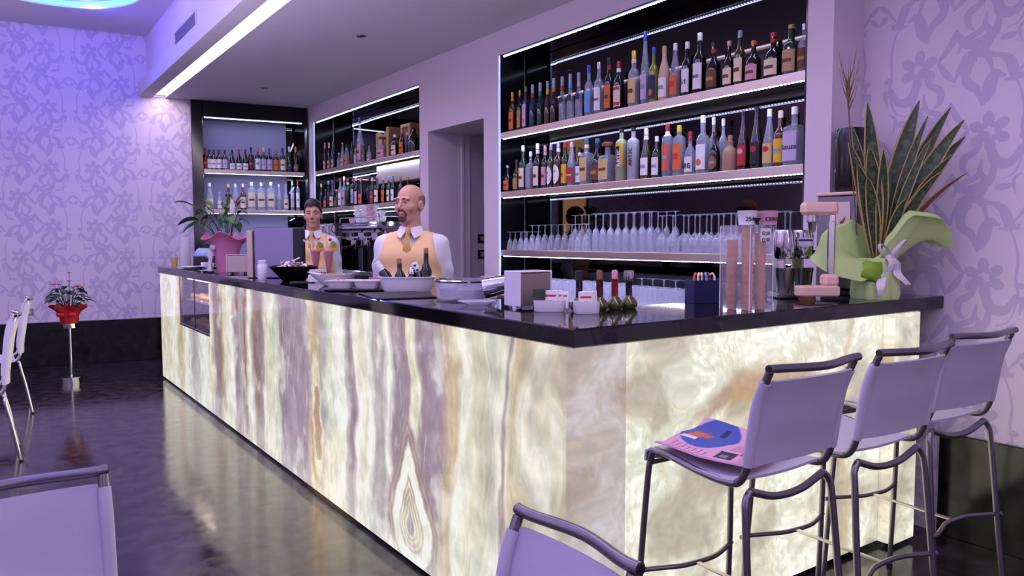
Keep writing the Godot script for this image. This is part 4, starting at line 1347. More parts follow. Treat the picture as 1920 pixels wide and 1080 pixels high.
func bottles() -> void:
	var upper_shelf := [
		"-5.322 0.337 0.0293 spirit clear lilac cream - -|small clear bottle with cream label, first from left on upper long shelf",
		"-5.197 0.331 0.0310 spirit amber gold orange orange -|gold-capped bottle with orange label, second from left on upper long shelf",
		"-5.090 0.329 0.0262 spirit dark gold gold - -|dark bottle with tall gold neck foil, third from left on upper long shelf",
		"-5.008 0.348 0.0259 square purple olive lilac - dot|square purple bottle with orange spot, fourth from left on upper long shelf",
		"-4.917 0.346 0.0277 syrup blue grey navy red -|slim bottle with red neck band, dark blue liquid, fifth from left on upper long shelf",
		"-4.817 0.345 0.0274 syrup green grey navy teal -|slim bottle with teal neck band, green liquid, sixth from left on upper long shelf",
		"-4.720 0.340 0.0270 syrup amber grey navy yellow -|slim bottle with yellow neck band, amber liquid, seventh from left on upper long shelf",
		"-4.645 0.349 0.0278 syrup brown grey navy orange -|slim bottle with orange neck band, brown liquid, eighth from left on upper long shelf",
		"-4.540 0.343 0.0273 syrup clear grey navy red -|slim clear bottle with red neck band, ninth from left on upper long shelf",
		"-4.445 0.346 0.0280 syrup clear grey navy sky -|slim clear bottle with pale blue neck, tenth from left on upper long shelf",
		"-4.346 0.340 0.0276 syrup clear grey navy pink -|slim clear bottle with pink neck band, eleventh from left on upper long shelf",
		"-4.232 0.369 0.0329 spirit clear blue sky - -|clear bottle with blue cap and sky blue label, twelfth from left on upper long shelf",
		"-4.123 0.371 0.0362 spirit clear silver white - text:NARD|clear bottle with silver cap and white label, thirteenth from left on upper long shelf",
		"-4.016 0.381 0.0337 spirit dark black orange red -|black bottle with red neck ring and orange label, fourteenth from left on upper long shelf",
		"-3.917 0.338 0.0369 spirit dark red cream white frame|dark bottle with red cap and red-framed label, fifteenth from left on upper long shelf",
		"-3.770 0.379 0.0397 spirit clear yellow straw cream -|clear bottle with yellow cap and straw label, sixteenth from left on upper long shelf",
		"-3.664 0.486 0.0301 cone clear blue lilac - -|very tall tapering clear bottle with lilac label, seventeenth from left on upper long shelf",
		"-3.586 0.366 0.0315 spirit lime blue navy - dot|yellow-green bottle with blue picture, eighteenth from left on upper long shelf",
		"-3.491 0.353 0.0379 jug tan tan white - -|beige stoneware bottle with white label, nineteenth from left on upper long shelf",
		"-3.399 0.352 0.0339 cone clear white orange - square|clear bottle with orange and red label, twentieth from left on upper long shelf",
		"-3.299 0.340 0.0334 spirit dark white white - text:51|dark bottle with large numerals on white label, twenty-first from left on upper long shelf",
		"-3.198 0.373 0.0393 spirit dark white white - text:ARD|tall white-capped bottle with long white label, twenty-second from left on upper long shelf",
		"-3.090 0.293 0.0434 squat dark black brown red -|broad black bottle with brown label, twenty-third from left on upper long shelf",
		"-2.975 0.276 0.0346 squat dark pink cream - -|dark flask with pale pink cap and shaped label, twenty-fourth from left on upper long shelf",
		"-2.898 0.319 0.0326 spirit olive grey cream - -|olive glass bottle with cream label, twenty-fifth from left on upper long shelf",
		"-2.801 0.241 0.0442 squat dark orange pink - -|dark wide bottle with bright orange cap, twenty-sixth from left on upper long shelf",
		"-2.670 0.257 0.0476 squat dark red cream red -|round dark bottle with red ribbon, twenty-seventh from left on upper long shelf",
		"-2.556 0.274 0.0451 spirit green cork tan - -|large green bottle with tan label and cork, twenty-eighth from left on upper long shelf",
		"-2.476 0.262 0.0343 spirit clear silver brown - -|clear bottle half hidden by the column, twenty-ninth from left on upper long shelf",
	]
	var lower_shelf := [
		"-5.269 0.225 0.0404 squat dark silver orange - -|short dark bottle with orange oval label, first from left on middle long shelf",
		"-5.137 0.258 0.0331 squat amber brown gold - -|small amber bottle with gold label, second from left on middle long shelf",
		"-5.046 0.367 0.0371 spirit green white cream - -|green bottle with large cream label, third from left on middle long shelf",
		"-4.943 0.309 0.0345 square clear white grey - -|clear patterned bottle with white cap, fourth from left on middle long shelf",
		"-4.850 0.363 0.0361 spirit dark white cream white -|dark bottle with cream label and white neck, fifth from left on middle long shelf",
		"-4.752 0.337 0.0315 spirit dark pink pink pink -|dark bottle with pink label and pink foil, sixth from left on middle long shelf",
		"-4.677 0.337 0.0332 spirit olive grey white - round|olive bottle with half-round white label, seventh from left on middle long shelf",
		"-4.584 0.348 0.0389 spirit amber silver white white round|amber bottle with half-round white label, eighth from left on middle long shelf",
		"-4.500 0.339 0.0324 spirit green red yellow - text:B|green bottle with red cap and yellow label, ninth from left on middle long shelf",
		"-4.424 0.331 0.0381 cone clear pink red - slant|clear square bottle with slanted red label, tenth from left on middle long shelf",
		"-4.331 0.282 0.0316 spirit dark black white white -|dark bottle with white label and black cap, eleventh from left on middle long shelf",
		"-4.252 0.340 0.0430 square clear teal straw cream -|square bottle with straw label and teal cap, twelfth from left on middle long shelf",
		"-4.135 0.323 0.0480 squat dark teal brown navy -|black rounded bottle with red-brown label, thirteenth from left on middle long shelf",
		"-4.027 0.286 0.0529 square clear wood straw - -|square decanter bottle with wooden stopper, fourteenth from left on middle long shelf",
		"-3.885 0.365 0.0407 tall frostlime black yellow - vtext:ARTIC|tall frosted lime bottle with yellow emblem, fifteenth from left on middle long shelf",
		"-3.769 0.359 0.0417 tall frost black - - vtext:ARTIC|tall frosted white bottle with orange dot, sixteenth from left on middle long shelf",
		"-3.648 0.337 0.0374 cone olive white white white -|wide-shouldered bottle of gold liquid, seventeenth from left on middle long shelf",
		"-3.551 0.275 0.0333 spirit green white white - -|green bottle with white cap and white label, eighteenth from left on middle long shelf",
		"-3.456 0.341 0.0362 tall clear red coral white -|clear bottle with coral figure and red cap, nineteenth from left on middle long shelf",
		"-3.356 0.322 0.0407 tall clear yellow orange - square|clear bottle with orange cross label, twentieth from left on middle long shelf",
		"-3.265 0.272 0.0350 squat clear red white red text:MG|short clear bottle with red cap, twenty-first from left on middle long shelf",
		"-3.164 0.358 0.0410 spirit clear white white - dot|tall clear bottle with long white cap, twenty-second from left on middle long shelf",
		"-3.073 0.249 0.0339 squat dark brown bronze - -|small dark bottle with bronze label, twenty-third from left on middle long shelf",
		"-2.957 0.214 0.0442 sack paper paper - - -|bottle wrapped in brown paper, twenty-fourth from left on middle long shelf",
		"-2.861 0.341 0.0342 cone maroon black red - roundel|tapering maroon bottle with red label, twenty-fifth from left on middle long shelf",
		"-2.769 0.352 0.0366 cone dark black black - roundel|tapering dark bottle with black label, twenty-sixth from left on middle long shelf",
		"-2.686 0.329 0.0345 cone clear white straw - roundel|tapering clear bottle with straw label, twenty-seventh from left on middle long shelf",
		"-2.613 0.310 0.0355 spirit amber cream yellow - -|gold bottle with golden yellow label, twenty-eighth from left on middle long shelf",
		"-2.525 0.318 0.0480 square clear white lilac - text:Sauza|large clear bottle with lilac script label, twenty-ninth from left on middle long shelf",
	]
	var lower_back := [
		"-3.166 0.356 0.0282 spirit clear white - - -|clear bottle with long white cap, in the second row, left one",
		"-3.091 0.337 0.0279 spirit clear white - - -|clear bottle with long white cap, in the second row, right one",
	]
	var wines := [
		"2.332 0.272 0.0344 bordeaux wine red red - -|red-foiled wine bottle with red label, first from left on wine cabinet's top shelf",
		"2.374 0.254 0.0345 bordeaux wine navy white - -|wine bottle with navy foil, split white label, second from left on wine cabinet's top shelf",
		"2.427 0.253 0.0346 bordeaux wine black white - -|wine bottle with black foil and white label, third from left on wine cabinet's top shelf",
		"2.489 0.257 0.0348 bordeaux wine maroon white - -|wine bottle with maroon foil, white label, fourth from left on wine cabinet's top shelf",
		"2.558 0.259 0.0349 bordeaux wine maroon lilac - -|wine bottle with very large pale label, fifth from left on wine cabinet's top shelf",
		"2.646 0.261 0.0351 burgundy wine navy white - -|sloping wine bottle with low square label, sixth from left on wine cabinet's top shelf",
		"2.728 0.270 0.0353 burgundy wine red white - -|sloping wine bottle with red foil, seventh from left on wine cabinet's top shelf",
		"2.805 0.278 0.0354 burgundy wine maroon white - -|sloping wine bottle with maroon foil, eighth from left on wine cabinet's top shelf",
		"2.874 0.308 0.0356 bordeaux wine navy maroon - -|tall wine bottle with dark red label, ninth from left on wine cabinet's top shelf",
		"2.955 0.313 0.0357 bordeaux wine coral white - square|wine bottle with coral foil and picture label, tenth from left on wine cabinet's top shelf",
		"3.028 0.313 0.0359 bordeaux wine straw lilac - -|wine bottle with straw coloured foil, eleventh from left on wine cabinet's top shelf",
		"3.099 0.305 0.0361 bordeaux wine blue lilac - -|wine bottle with bright blue foil, twelfth from left on wine cabinet's top shelf",
		"3.181 0.296 0.0362 bordeaux wine coral orange - -|wine bottle with colourful orange label, thirteenth from left on wine cabinet's top shelf",
		"3.266 0.319 0.0364 bordeaux wine navy cream - -|wine bottle with navy foil and cream label, fourteenth from left on wine cabinet's top shelf",
		"3.350 0.340 0.0366 champagne wine silver navy - round|sparkling wine bottle with silver foil, fifteenth from left on wine cabinet's top shelf",
		"3.433 0.341 0.0368 champagne wine gold bronze - -|sparkling wine bottle with gold foil, sixteenth from left on wine cabinet's top shelf",
	]
	var grappas := [
		"2.366 0.334 0.0494 cone clear white cream - -|tapering clear bottle with cream label, first from left on wine cabinet's lower shelf",
		"2.483 0.226 0.0266 spirit clear silver white - -|small clear bottle behind the lily leaves, second from left on wine cabinet's lower shelf",
		"2.590 0.326 0.0368 spirit dark straw tan - -|dark bottle with black and tan label, third from left on wine cabinet's lower shelf",
		"2.673 0.332 0.0369 spirit clear white pink - -|clear bottle with black and pink label, fourth from left on wine cabinet's lower shelf",
		"2.765 0.335 0.0371 spirit amber white cream - -|amber bottle with white cap, fifth from left on wine cabinet's lower shelf",
		"2.870 0.360 0.0510 tall clear white cream - -|broad clear bottle, leftmost of three alike, sixth from left on wine cabinet's lower shelf",
		"2.987 0.359 0.0513 tall clear cream cream - -|broad clear bottle, middle of three alike, seventh from left on wine cabinet's lower shelf",
		"3.108 0.370 0.0517 tall clear white cream - -|broad clear bottle, rightmost of three alike, eighth from left on wine cabinet's lower shelf",
		"3.209 0.343 0.0312 squat clear white grey - -|small clear bottle with oval grey label, ninth from left on wine cabinet's lower shelf",
		"3.298 0.347 0.0314 squat clear cork cream - -|small clear bottle with cork and cream label, tenth from left on wine cabinet's lower shelf",
		"3.378 0.386 0.0245 tall clear white lilac - -|slim clear bottle with white neck, eleventh from left on wine cabinet's lower shelf",
		"3.449 0.389 0.0246 tall clear red white - -|slim clear bottle with red neck, twelfth from left on wine cabinet's lower shelf",
	]
	var far_upper := [
		"-9.383 0.353 0.0274 champagne dark coral pink - -|dark bottle with copper foil, first from left on far upper shelf",
		"-9.242 0.342 0.0271 champagne dark lilac tan - -|dark bottle with lilac foil, second from left on far upper shelf",
		"-9.113 0.340 0.0301 burgundy blue olive tan - -|bluish bottle with olive neck, third from left on far upper shelf",
		"-8.930 0.184 0.0263 squat clear clear - - -|round clear carafe, fourth from left on far upper shelf",
		"-8.808 0.297 0.0261 burgundy clear cork pink - -|slender pinkish bottle, fifth from left on far upper shelf",
		"-8.680 0.259 0.0322 cone clear navy orange - -|clear bottle with orange emblem, sixth from left on far upper shelf",
		"-8.519 0.284 0.0254 spirit green black - - -|greenish clear bottle, seventh from left on far upper shelf",
		"-8.418 0.219 0.0220 spirit clear black lilac - -|small clear bottle, eighth from left on far upper shelf",
		"-8.287 0.530 0.0373 cone clear navy pink - -|very tall display bottle, ninth from left on far upper shelf",
		"-8.178 0.275 0.0246 spirit green black olive - -|dark green bottle with olive label, tenth from left on far upper shelf",
		"-8.039 0.180 0.0273 squat clear cork pink - -|rounded pink glass bottle, eleventh from left on far upper shelf",
		"-7.689 0.241 0.0587 squat pinkglass wood pink - -|broad pink bottle in front of the crate, twelfth from left on far upper shelf",
		"-7.383 0.232 0.0398 spirit dark white cream - -|dark bottle with white cap and cream label, thirteenth from left on far upper shelf",
		"-7.209 0.253 0.0336 spirit dark copper orange - -|dark bottle with orange label, fourteenth from left on far upper shelf",
		"-7.101 0.222 0.0221 spirit blue white - - -|small bluish bottle beside the demijohn, fifteenth from left on far upper shelf",
		"-6.950 0.252 0.0599 jug dark black - - -|big black demijohn, sixteenth from left on far upper shelf",
	]
	var far_lower := [
		"-9.539 0.330 0.0313 spirit dark straw navy - -|dark bottle with straw coloured cap, first from left on far lower shelf",
		"-9.393 0.252 0.0275 squat dark cork orange - -|short bottle with cork cap, second from left on far lower shelf",
		"-9.286 0.352 0.0238 cone dark grey - - -|slim grey-necked bottle, third from left on far lower shelf",
		"-9.149 0.347 0.0404 squat dark purple cream purple -|flask with long purple neck, fourth from left on far lower shelf",
		"-9.022 0.228 0.0333 squat dark straw brown - -|short round bottle with straw cap, fifth from left on far lower shelf",
		"-8.897 0.367 0.0296 spirit clear red white - -|clear bottle with red cap and white label, sixth from left on far lower shelf",
		"-8.775 0.373 0.0326 spirit clear cream pink - -|clear bottle with tall cream cap, seventh from left on far lower shelf",
		"-8.664 0.344 0.0355 spirit green red - white -|large green bottle with red cap, eighth from left on far lower shelf",
		"-8.515 0.331 0.0255 tall dark red lilac - -|dark bottle with narrow lilac label, ninth from left on far lower shelf",
		"-8.409 0.341 0.0284 spirit dark pink lilac - -|dark bottle with pink cap, tenth from left on far lower shelf",
		"-8.277 0.322 0.0343 cone dark orange orange - -|dark bottle with bright orange label, eleventh from left on far lower shelf",
		"-7.963 0.304 0.0272 spirit dark silver red - -|dark bottle with long red label, twelfth from left on far lower shelf",
		"-7.836 0.312 0.0359 spirit dark cork cream - -|dark bottle with cream label, thirteenth from left on far lower shelf",
		"-7.675 0.298 0.0265 spirit dark lilac orange - -|dark bottle with orange-red label, fourteenth from left on far lower shelf",
		"-7.540 0.286 0.0261 spirit green grey cream - -|green bottle with small cream label, fifteenth from left on far lower shelf",
		"-7.438 0.285 0.0259 spirit green teal white - -|green bottle beside the bald barman, sixteenth from left on far lower shelf",
		"-7.253 0.272 0.0254 spirit green gold - - -|green gold-capped bottle, left of two, seventeenth from left on far lower shelf",
		"-7.096 0.255 0.0250 spirit green gold - - -|green gold-capped bottle, right of two, eighteenth from left on far lower shelf",
	]
	for s in upper_shelf: bottle(s, Vector3(3.645, 2.345, float(s.get_slice(" ", 0))), 0.0, "bottles on the upper long shelf")
	for s in lower_shelf: bottle(s, Vector3(3.645, 1.857, float(s.get_slice(" ", 0))), 0.0, "bottles on the middle long shelf")
	for s in lower_back: bottle(s, Vector3(3.745, 1.857, float(s.get_slice(" ", 0))), 0.0, "bottles on the middle long shelf")
	for s in far_upper: bottle(s, Vector3(3.645, 2.345, float(s.get_slice(" ", 0))), 0.2, "bottles on the far upper shelf")
	for s in far_lower: bottle(s, Vector3(3.645, 1.857, float(s.get_slice(" ", 0))), 0.2, "bottles on the far lower shelf")
	var frame := far_wall_frame()
	for s in wines:
		var x := (float(s.get_slice(" ", 0)) - BACK) / 0.9903
		bottle(s, frame * Vector3(x, 2.345, -0.06), PI / 2 - 0.3, "wine bottles in the cabinet")
	for s in grappas:
		var x := (float(s.get_slice(" ", 0)) - BACK) / 0.9903
		bottle(s, frame * Vector3(x, 1.845, -0.06), PI / 2 - 0.3, "spirit bottles in the wine cabinet")
	# boxes among the bottles of the far niche
	var cr := thing("wooden_crate", "open pale wooden bottle crate on the far upper shelf", "crate", Vector3(3.72, 2.345, -7.88))
	put("back_board", bx(Vector3(0.09, 0.16, 0), Vector3(0.012, 0.32, 0.20), 0.002), M["wood_pale"], cr)
	put("side_board", bx(Vector3(0.04, 0.16, -0.106), Vector3(0.10, 0.32, 0.012), 0.002), M["wood_pale"], cr)
	put("side_board", bx(Vector3(0.04, 0.16, 0.106), Vector3(0.10, 0.32, 0.012), 0.002), M["wood_pale"], cr)
	put("lid_board", bx(Vector3(-0.015, 0.17, 0.0), Vector3(0.01, 0.30, 0.09), 0.002), M["wood_pale"], cr)
	var pl := thing("wooden_plank", "upright reddish wooden box side on the far upper shelf", "box", Vector3(3.70, 2.345, -7.52))
	put("board", bx(Vector3(0, 0.165, 0), Vector3(0.14, 0.33, 0.05), 0.003), M["wood_red"], pl)
	put("board_edge", bx(Vector3(-0.074, 0.165, 0), Vector3(0.006, 0.33, 0.05), 0.001), M["wood_pale"], pl)
	var pb := thing("picture_box", "dark wooden gift box with a framed front on the far upper shelf", "box", Vector3(3.765, 2.345, -7.27))
	put("box_body", bx(Vector3(0, 0.17, 0), Vector3(0.10, 0.34, 0.22), 0.004), M["wood_red"], pb)
	put("frame_front", geo().box(Vector3(-0.054, 0.32, 0), Vector3(0.008, 0.03, 0.2), 0.002).box(Vector3(-0.054, 0.02, 0), Vector3(0.008, 0.03, 0.2), 0.002).box(Vector3(-0.054, 0.17, -0.09), Vector3(0.008, 0.28, 0.02), 0.002).box(Vector3(-0.054, 0.17, 0.09), Vector3(0.008, 0.28, 0.02), 0.002), M["wood_pale"], pb)
	var pn := thing("extractor_hood", "brushed steel extractor hood front under the far upper shelf, lit by its LEDs", "extractor", Vector3(3.60, 2.27, -7.33))
	put("panel_front", bx(Vector3(0.09, -0.085, 0), Vector3(0.012, 0.20, 1.2), 0.002), M["brushed"], pn)
	put("panel_return", bx(Vector3(0.16, -0.18, 0), Vector3(0.13, 0.01, 1.2), 0.002), M["brushed"], pn)

# ------------------------------------------------------------------ glasses
const NTH := ["first", "second", "third", "fourth", "fifth", "sixth", "seventh", "eighth", "ninth", "tenth", "eleventh", "twelfth", "thirteenth", "fourteenth", "fifteenth", "sixteenth", "seventeenth", "eighteenth", "nineteenth", "twentieth", "twenty-first", "twenty-second", "twenty-third", "twenty-fourth", "twenty-fifth", "twenty-sixth"]
func glass_shape(kind: String) -> Array:
	# upturned: from the rim on the shelf up the bowl, the stem and the foot, then back down inside
	match kind:
		"cordial": return [[0.030, 0.0], [0.028, 0.03], [0.016, 0.08], [0.006, 0.095], [0.0035, 0.105], [0.0035, 0.138], [0.006, 0.145], [0.028, 0.149], [0.028, 0.151], [0, 0.152]]
		"flared": return [[0.037, 0.0], [0.034, 0.03], [0.020, 0.115], [0.008, 0.125], [0.004, 0.132], [0.004, 0.188], [0.008, 0.195], [0.033, 0.199], [0.033, 0.201], [0, 0.202]]
		"flute": return [[0.027, 0.0], [0.029, 0.06], [0.028, 0.12], [0.018, 0.155], [0.006, 0.172], [0.0038, 0.18], [0.0038, 0.258], [0.008, 0.266], [0.034, 0.270], [0.034, 0.272], [0, 0.273]]
		"wine": return [[0.031, 0.0], [0.039, 0.035], [0.041, 0.065], [0.034, 0.095], [0.016, 0.118], [0.006, 0.128], [0.004, 0.138], [0.004, 0.225], [0.008, 0.234], [0.037, 0.239], [0.037, 0.241], [0, 0.242]]
		"coupe": return [[0.045, 0.0], [0.043, 0.02], [0.03, 0.045], [0.010, 0.058], [0.004, 0.066], [0.004, 0.15], [0.008, 0.158], [0.036, 0.162], [0.036, 0.164], [0, 0.165]]
	return [[0.034, 0.0], [0.035, 0.05], [0.033, 0.118], [0.030, 0.126], [0, 0.128]]

func stem_glass(kind: String) -> Geo:
	var pts := []
	for p in glass_shape(kind): pts.append(Vector2(p[0], p[1]))
	return geo().lathe(pts, Vector3.ZERO, 16)

func glasses() -> void:
	# kind, name, where, x, first z, spacing, number, height
	var rows := [
		["cordial", "small upturned cordial glass", "front row, left end of glasses shelf", 3.62, -5.2, 0.075, 4, 1.372], ["cordial", "small upturned cordial glass", "back row, left end of glasses shelf", 3.72, -5.17, 0.075, 4, 1.372],
		["flared", "upturned flared stemmed glass", "front row of the glasses shelf", 3.63, -4.90, 0.083, 9, 1.372], ["flute", "tall upturned flute", "back row of the glasses shelf", 3.745, -4.5, 0.079, 14, 1.372],
		["flute", "tall upturned flute", "front row of the glasses shelf", 3.63, -4.13, 0.079, 8, 1.372], ["wine", "round upturned wine glass", "front row of the glasses shelf", 3.63, -3.48, 0.092, 11, 1.372],
		["wine", "round upturned wine glass", "back row of the glasses shelf", 3.745, -3.36, 0.094, 10, 1.372],
		["tumbler", "upturned ribbed tumbler", "front row on the back counter", 3.20, -4.95, 0.085, 25, 1.05], ["tumbler", "upturned ribbed tumbler", "second row on the back counter", 3.30, -4.92, 0.085, 25, 1.05],
		["coupe", "upturned coupe glass", "row behind the tumblers, back counter", 3.42, -3.45, 0.095, 9, 1.05], ["tumbler", "upturned ribbed tumbler", "third row on the back counter", 3.40, -4.9, 0.085, 16, 1.05]]
	var shapes := {}
	for r in rows:
		if not shapes.has(r[0]): shapes[r[0]] = stem_glass(r[0]).mesh()
		for k in r[6]:
			var o := put("drinking_glass", shapes[r[0]], M["tumbler_glass"] if r[0] == "tumbler" else M["stem_glass"], self, Vector3(r[3], r[7] + 0.0005, r[4] + k * r[5]))
			tag(o, "%s, %s from left, %s" % [r[1], NTH[k], r[2]], "glass", "%ses, %s" % [r[1], r[2]] if r[1].ends_with("glass") else "%ss, %s" % [r[1], r[2]])

# ------------------------------------------------------------------ things behind the barmen
func far_machines() -> void:
	var rk := thing("steel_rack", "steel rack shelf carrying milk jugs between the two barmen", "rack", Vector3(3.36, 0.986, -8.55))
	put("rack_top", bx(Vector3(0, 0.50, 0), Vector3(0.30, 0.03, 1.35), 0.004), M["steel"], rk)
	for s in [[-0.13, -0.64], [-0.13, 0.64], [0.13, -0.64], [0.13, 0.64]]: put("leg", bx(Vector3(s[0], 0.2425, s[1]), Vector3(0.025, 0.485, 0.025), 0.003), M["steel"], rk)
	put("dark_oven", bx(Vector3(0.02, 0.20, 0.2), Vector3(0.24, 0.38, 0.62), 0.01), M["black_lacquer"], rk)
	for k in 6:
		var j := thing("milk_jug", "%s milk jug on the steel rack, %s from left" % [["black", "black", "chrome", "chrome", "chrome", "black"][k], ["first", "second", "third", "fourth", "fifth", "sixth"][k]], "jug", Vector3(3.30, 1.502, -9.0 + 0.19 * k), 0.0, "milk jugs on the rack")
		var m: Material = M["black_plastic"] if k in [0, 1, 5] else M["chrome"]
		put("jug_body", geo().lathe([Vector2(0, 0), Vector2(0.06, 0), Vector2(0.064, 0.03), Vector2(0.056, 0.11), Vector2(0.06, 0.145), Vector2(0.057, 0.145), Vector2(0.053, 0.11), Vector2(0, 0.01)], Vector3.ZERO, 18), m, j)
		put("handle", geo().tube(curve([Vector3(-0.055, 0.12, 0.0), Vector3(-0.10, 0.12, 0), Vector3(-0.105, 0.05, 0), Vector3(-0.058, 0.03, 0)], 5), 0.006), m, j)
	var e := thing("espresso_machine", "chrome espresso machine behind the bald barman, cups stacked on top", "coffee machine", Vector3(3.34, 0.986, -7.22))
	put("machine_base", bx(Vector3(0.02, 0.06, 0), Vector3(0.40, 0.10, 1.0), 0.01), M["black_lacquer"], e)
	put("machine_back", bx(Vector3(0.14, 0.34, 0), Vector3(0.16, 0.46, 0.98), 0.01), M["black_lacquer"], e)
	put("drip_tray", bx(Vector3(-0.08, 0.135, 0), Vector3(0.26, 0.045, 0.98), 0.008), M["chrome"], e)
	var hd := geo()
	hd.xf = Transform3D(Basis(Vector3(1, 0, 0), Vector3(0, 0, -1), Vector3(0, 1, 0)), Vector3(0, 0.0, 0))
	put("machine_head", geo().box(Vector3(0.0, 0.60, 0), Vector3(0.42, 0.10, 1.04), 0.04).box(Vector3(0.02, 0.52, 0), Vector3(0.34, 0.10, 1.0), 0.03), M["chrome"], e)
	put("cup_rail", geo().tube([Vector3(-0.19, 0.70, -0.5), Vector3(-0.19, 0.70, 0.5)], 0.006).tube([Vector3(-0.19, 0.652, -0.49), Vector3(-0.19, 0.70, -0.49)], 0.005).tube([Vector3(-0.19, 0.652, 0.49), Vector3(-0.19, 0.70, 0.49)], 0.005), M["chrome"], e)
	for k in 3:
		var gh := put("group_head", geo().lathe([Vector2(0, 0.40), Vector2(0.045, 0.40), Vector2(0.05, 0.43), Vector2(0.05, 0.47), Vector2(0.03, 0.48), Vector2(0, 0.48)], Vector3(-0.09, 0, -0.32 + 0.32 * k), 16), M["chrome"], e)
		put("filter_handle", geo().tube([Vector3(-0.13, 0.41, -0.32 + 0.32 * k), Vector3(-0.25, 0.39, -0.30 + 0.32 * k)], [0.009, 0.014], 8), M["black_plastic"], gh)
		put("gauge_knob", geo().tube([Vector3(-0.19, 0.53, -0.36 + 0.32 * k), Vector3(-0.23, 0.53, -0.36 + 0.32 * k)], 0.022, 12), M["black_plastic"], e)
	var cup := [Vector2(0, 0.0), Vector2(0.022, 0.0), Vector2(0.034, 0.03), Vector2(0.037, 0.058), Vector2(0.034, 0.058), Vector2(0.03, 0.03), Vector2(0, 0.006)]
	var cups := geo().lathe(cup, Vector3.ZERO, 14).mesh()
	var n := 0
	for lay in 3:
		for k in 9 - lay * 2:
			n += 1
			var o := put("coffee_cup", cups, M["porcelain"] if (k + lay) % 3 else M["cup_pink"], self, Vector3(3.24 + 0.085 * ((k + lay) % 2), 1.6375 + lay * 0.059, -7.60 + lay * 0.07 + k * 0.082))
			tag(o, "%s coffee cup, %s from left in the %s layer on the espresso machine" % ["white" if (k + lay) % 3 else "pink", NTH[k], ["lowest", "middle", "top"][lay]], "cup", "coffee cups on the espresso machine, layer %d" % (lay + 1))
	# saucers stacked on the back counter
	var base := thing("saucer_crate", "low steel stand under the saucers, left of the bald barman", "stand", Vector3(2.95, 0.0, -7.35))
	put("stand_body", bx(Vector3(0, 0.52, 0), Vector3(0.28, 1.04, 0.62), 0.006), M["black_lacquer"], base)
	put("stand_top", bx(Vector3(0, 1.055, 0), Vector3(0.30, 0.03, 0.64), 0.004), M["steel"], base)
	var sau := geo().lathe([Vector2(0, 0), Vector2(0.035, 0), Vector2(0.068, 0.012), Vector2(0.068, 0.0145), Vector2(0.03, 0.006), Vector2(0, 0.006)], Vector3.ZERO, 18).mesh()
	for s in 3:
		for k in 6:
			var o := put("saucer", sau, M["porcelain"], self, Vector3(2.93 + 0.02 * (s % 2), 1.0705 + k * 0.0148, -7.53 + s * 0.17))
			tag(o, "white saucer, %s from bottom in the %s of three stacks left of the bald barman" % [NTH[k], ["farthest", "middle", "nearest"][s]], "saucer", "stacked saucers, %s stack" % ["farthest", "middle", "nearest"][s])
	var uc := thing("upturned_cup", "white footed bowl upturned on the farthest saucer stack", "bowl", Vector3(2.93, 1.1605, -7.53))
	put("bowl_body", geo().lathe([Vector2(0.045, 0), Vector2(0.04, 0.02), Vector2(0.012, 0.04), Vector2(0.010, 0.06), Vector2(0.036, 0.072), Vector2(0.036, 0.076), Vector2(0, 0.076)], Vector3.ZERO, 16), M["porcelain"], uc)

# ------------------------------------------------------------------ people
# each bone: [from, to, radius there, radius here]
func bones_at(p: Vector3, bones: Array, k: float) -> float:
	var d := 9.0
	for b in bones:
		var pa: Vector3 = p - b[0]
		var ba: Vector3 = b[1] - b[0]
		var h := clampf(pa.dot(ba) / maxf(ba.length_squared(), 1e-8), 0.0, 1.0)
		var q: float = (pa - ba * h).length() - lerpf(b[2], b[3], h)
		if q < d + k:
			var t := clampf(0.5 + 0.5 * (d - q) / k, 0.0, 1.0)
			d = lerpf(d, q, t) - k * t * (1.0 - t)
	return d

func blob(p: Vector3, c: Vector3, r: Vector3) -> float:
	var q := (p - c) / r
	var l := q.length()
	return (l - 1.0) * minf(r.x, minf(r.y, r.z)) if l < 0.2 else l * (l - 1.0) / ((p - c) / (r * r)).length()

func soft(a: float, b: float, k: float) -> float:
	var t := clampf(0.5 + 0.5 * (a - b) / k, 0.0, 1.0)
	return lerpf(a, b, t) - k * t * (1.0 - t)

